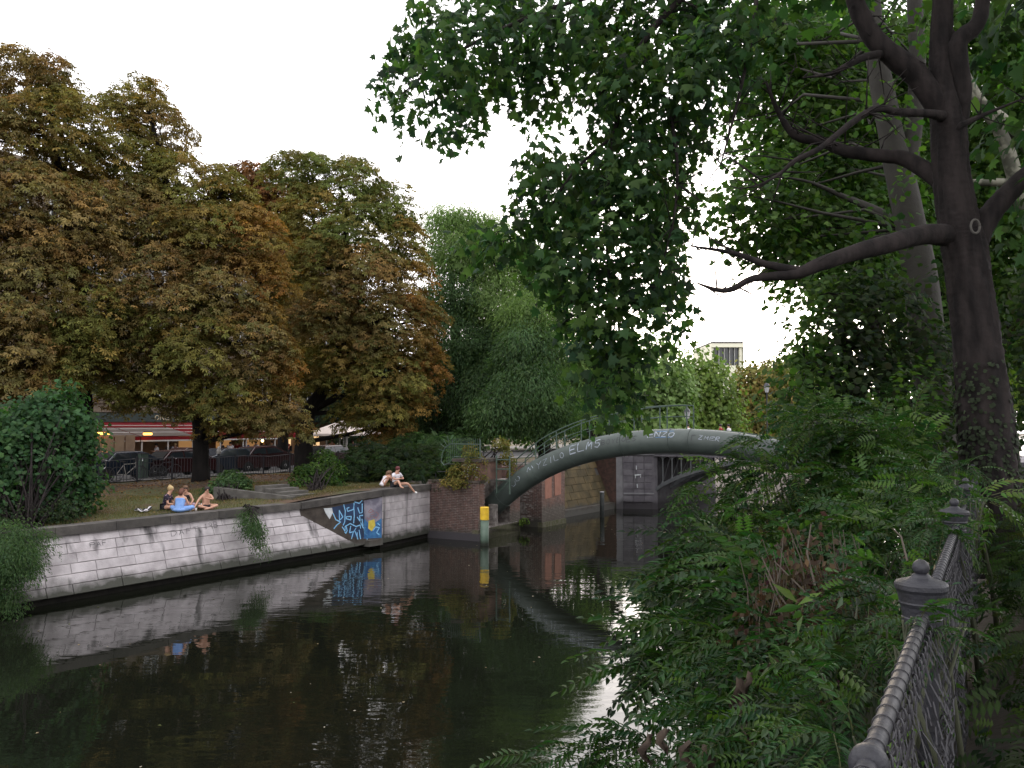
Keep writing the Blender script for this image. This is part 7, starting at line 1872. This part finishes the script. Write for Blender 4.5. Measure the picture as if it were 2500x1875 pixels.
# ---- far things
DT = 140.0
tw = thing('tower_block', 'cream high rise top with a dark window band above the far trees', 'building', (PX(1780, 1000, DT)[0], DT, 2.6))
def tb(b, u0, u1, v0, v1, y0, y1):
    x0, _, z1 = PX(u0, v0, DT); x1, _, z0 = PX(u1, v1, DT); b.box(x0, x1, DT + y0, DT + y1, z0, z1)
b = MB(); tb(b, 1740, 1818, 846, 1040, .8, 14); b.obj('wall', M['dark_void'], tw)
b = MB(); tb(b, 1736, 1814, 838, 848, -.3, 14.2); tb(b, 1805, 1818, 848, 1040, 0, 14.1); tb(b, 1736, 1744, 848, 1040, 0, 14.1); tb(b, 1744, 1805, 892, 1040, .2, 14); b.obj('frame', M['tower'], tw)
b = MB(); tb(b, 1735, 1812, 834.5, 837.5, -.4, 14.4); tb(b, 1813.5, 1815.5, 835, 1040, -.3, .5); b.obj('roof_edge', M['iron'], tw)
for u in (1756, 1769, 1782, 1794):
    b = MB(); tb(b, u - .8, u + .8, 848, 892, .1, .8); b.obj('mullion', M['frame_white'], tw)
for (a, c) in ((1744, 1755), (1757, 1768), (1770, 1781), (1783, 1793), (1795, 1805)):
    b = MB(); tb(b, a, c, 848, 892, .6, .7); b.obj('pane', M['glass_dark'], tw)
# pale building glimpsed behind the footbridge steps
pbh = thing('building', 'pale building glimpsed through leaves behind the footbridge steps', 'building', PX(1490, 1040, 110))
b = MB(); x0 = PX(1452, 1000, 110)[0]; x1 = PX(1600, 1000, 110)[0]; b.box(x0, x1, 110, 120, 2.6, 13.0); b.obj('wall', M['far_stone'], pbh)
for k in range(5):
    for j in range(3):
        b = MB(); xx = x0 + .7 + k * 1.5; zz = 4.2 + j * 3; b.box(xx, xx + .8, 109.95, 110.02, zz, zz + 1.5); b.obj('window', M['glass_dark'], pbh)
def lamp_post(u, v, D, label):
    x, y, z = PX(u, v, D); th = thing('street_lamp', label, 'street lamp', (x, y, 3.9 if D < 60 else 2.6), 0, 'old lanterns by the bridges')
    b = MB(); b.lathe([(.10, 0), (.07, .5), (.045, 1.0), (.04, z - 3.9 + (0 if D < 60 else 1.3))], (x, y, 3.9 if D < 60 else 2.6), 10); b.obj('pole', M['iron'], th)
    b = MB(); b.lathe([(.12, 0), (.20, .45)], (x, y, z), 6); b.obj('lantern_glass', M['lamp_clear'], th)
    b = MB(); b.lathe([(.24, .45), (.14, .62), (.03, .72), (.01, .8)], (x, y, z), 6); b.obj('lantern_cap', M['iron'], th)
lamp_post(1678, 1022, 57, 'old lantern standing just right of the footbridge railing end')
lamp_post(1872, 958, 62, 'old lantern among the shrubs right of the bridges')
for u, lb, tp_ in ((1722, 'tiny person in red crossing the road bridge', 'cl_red'), (1742, 'tiny person in white crossing the road bridge', 'cl_white'), (1640, 'tiny person in white behind the footbridge crown', 'cl_white')):
    s_ = -((u - CU) / FPX * 56.5 - 6.47) / (.835 + .55 * (u - CU) / FPX)
    standing_t = TRB + 3
    pose_t = W(standing_t, s_, 3.72)
    pose = dict(pelvis=(0, 0, .95), chest=(0, .01, 1.33), neck=(0, .02, 1.50), head=(0, .05, 1.63), shL=(-.18, 0, 1.42), shR=(.18, 0, 1.42), elL=(-.24, .03, 1.14), wrL=(-.22, .1, .92), elR=(.24, .03, 1.14), wrR=(.2, .1, .92), hipL=(-.09, 0, .90), hipR=(.09, 0, .90), knL=(-.11, .04, .49), knR=(.11, -.01, .49), anL=(-.12, 0, .07), anR=(.12, -.05, .07))
    person('person', lb, pose_t, 1.0, pose, clothes=(('shirt', tp_, TOP + SLV, 1.2, .012), ('trousers', 'cl_black', LEG, 1.12, .01)), hair='h_dark', group='people crossing the road bridge', fingers=False, face=False, sc=.95)
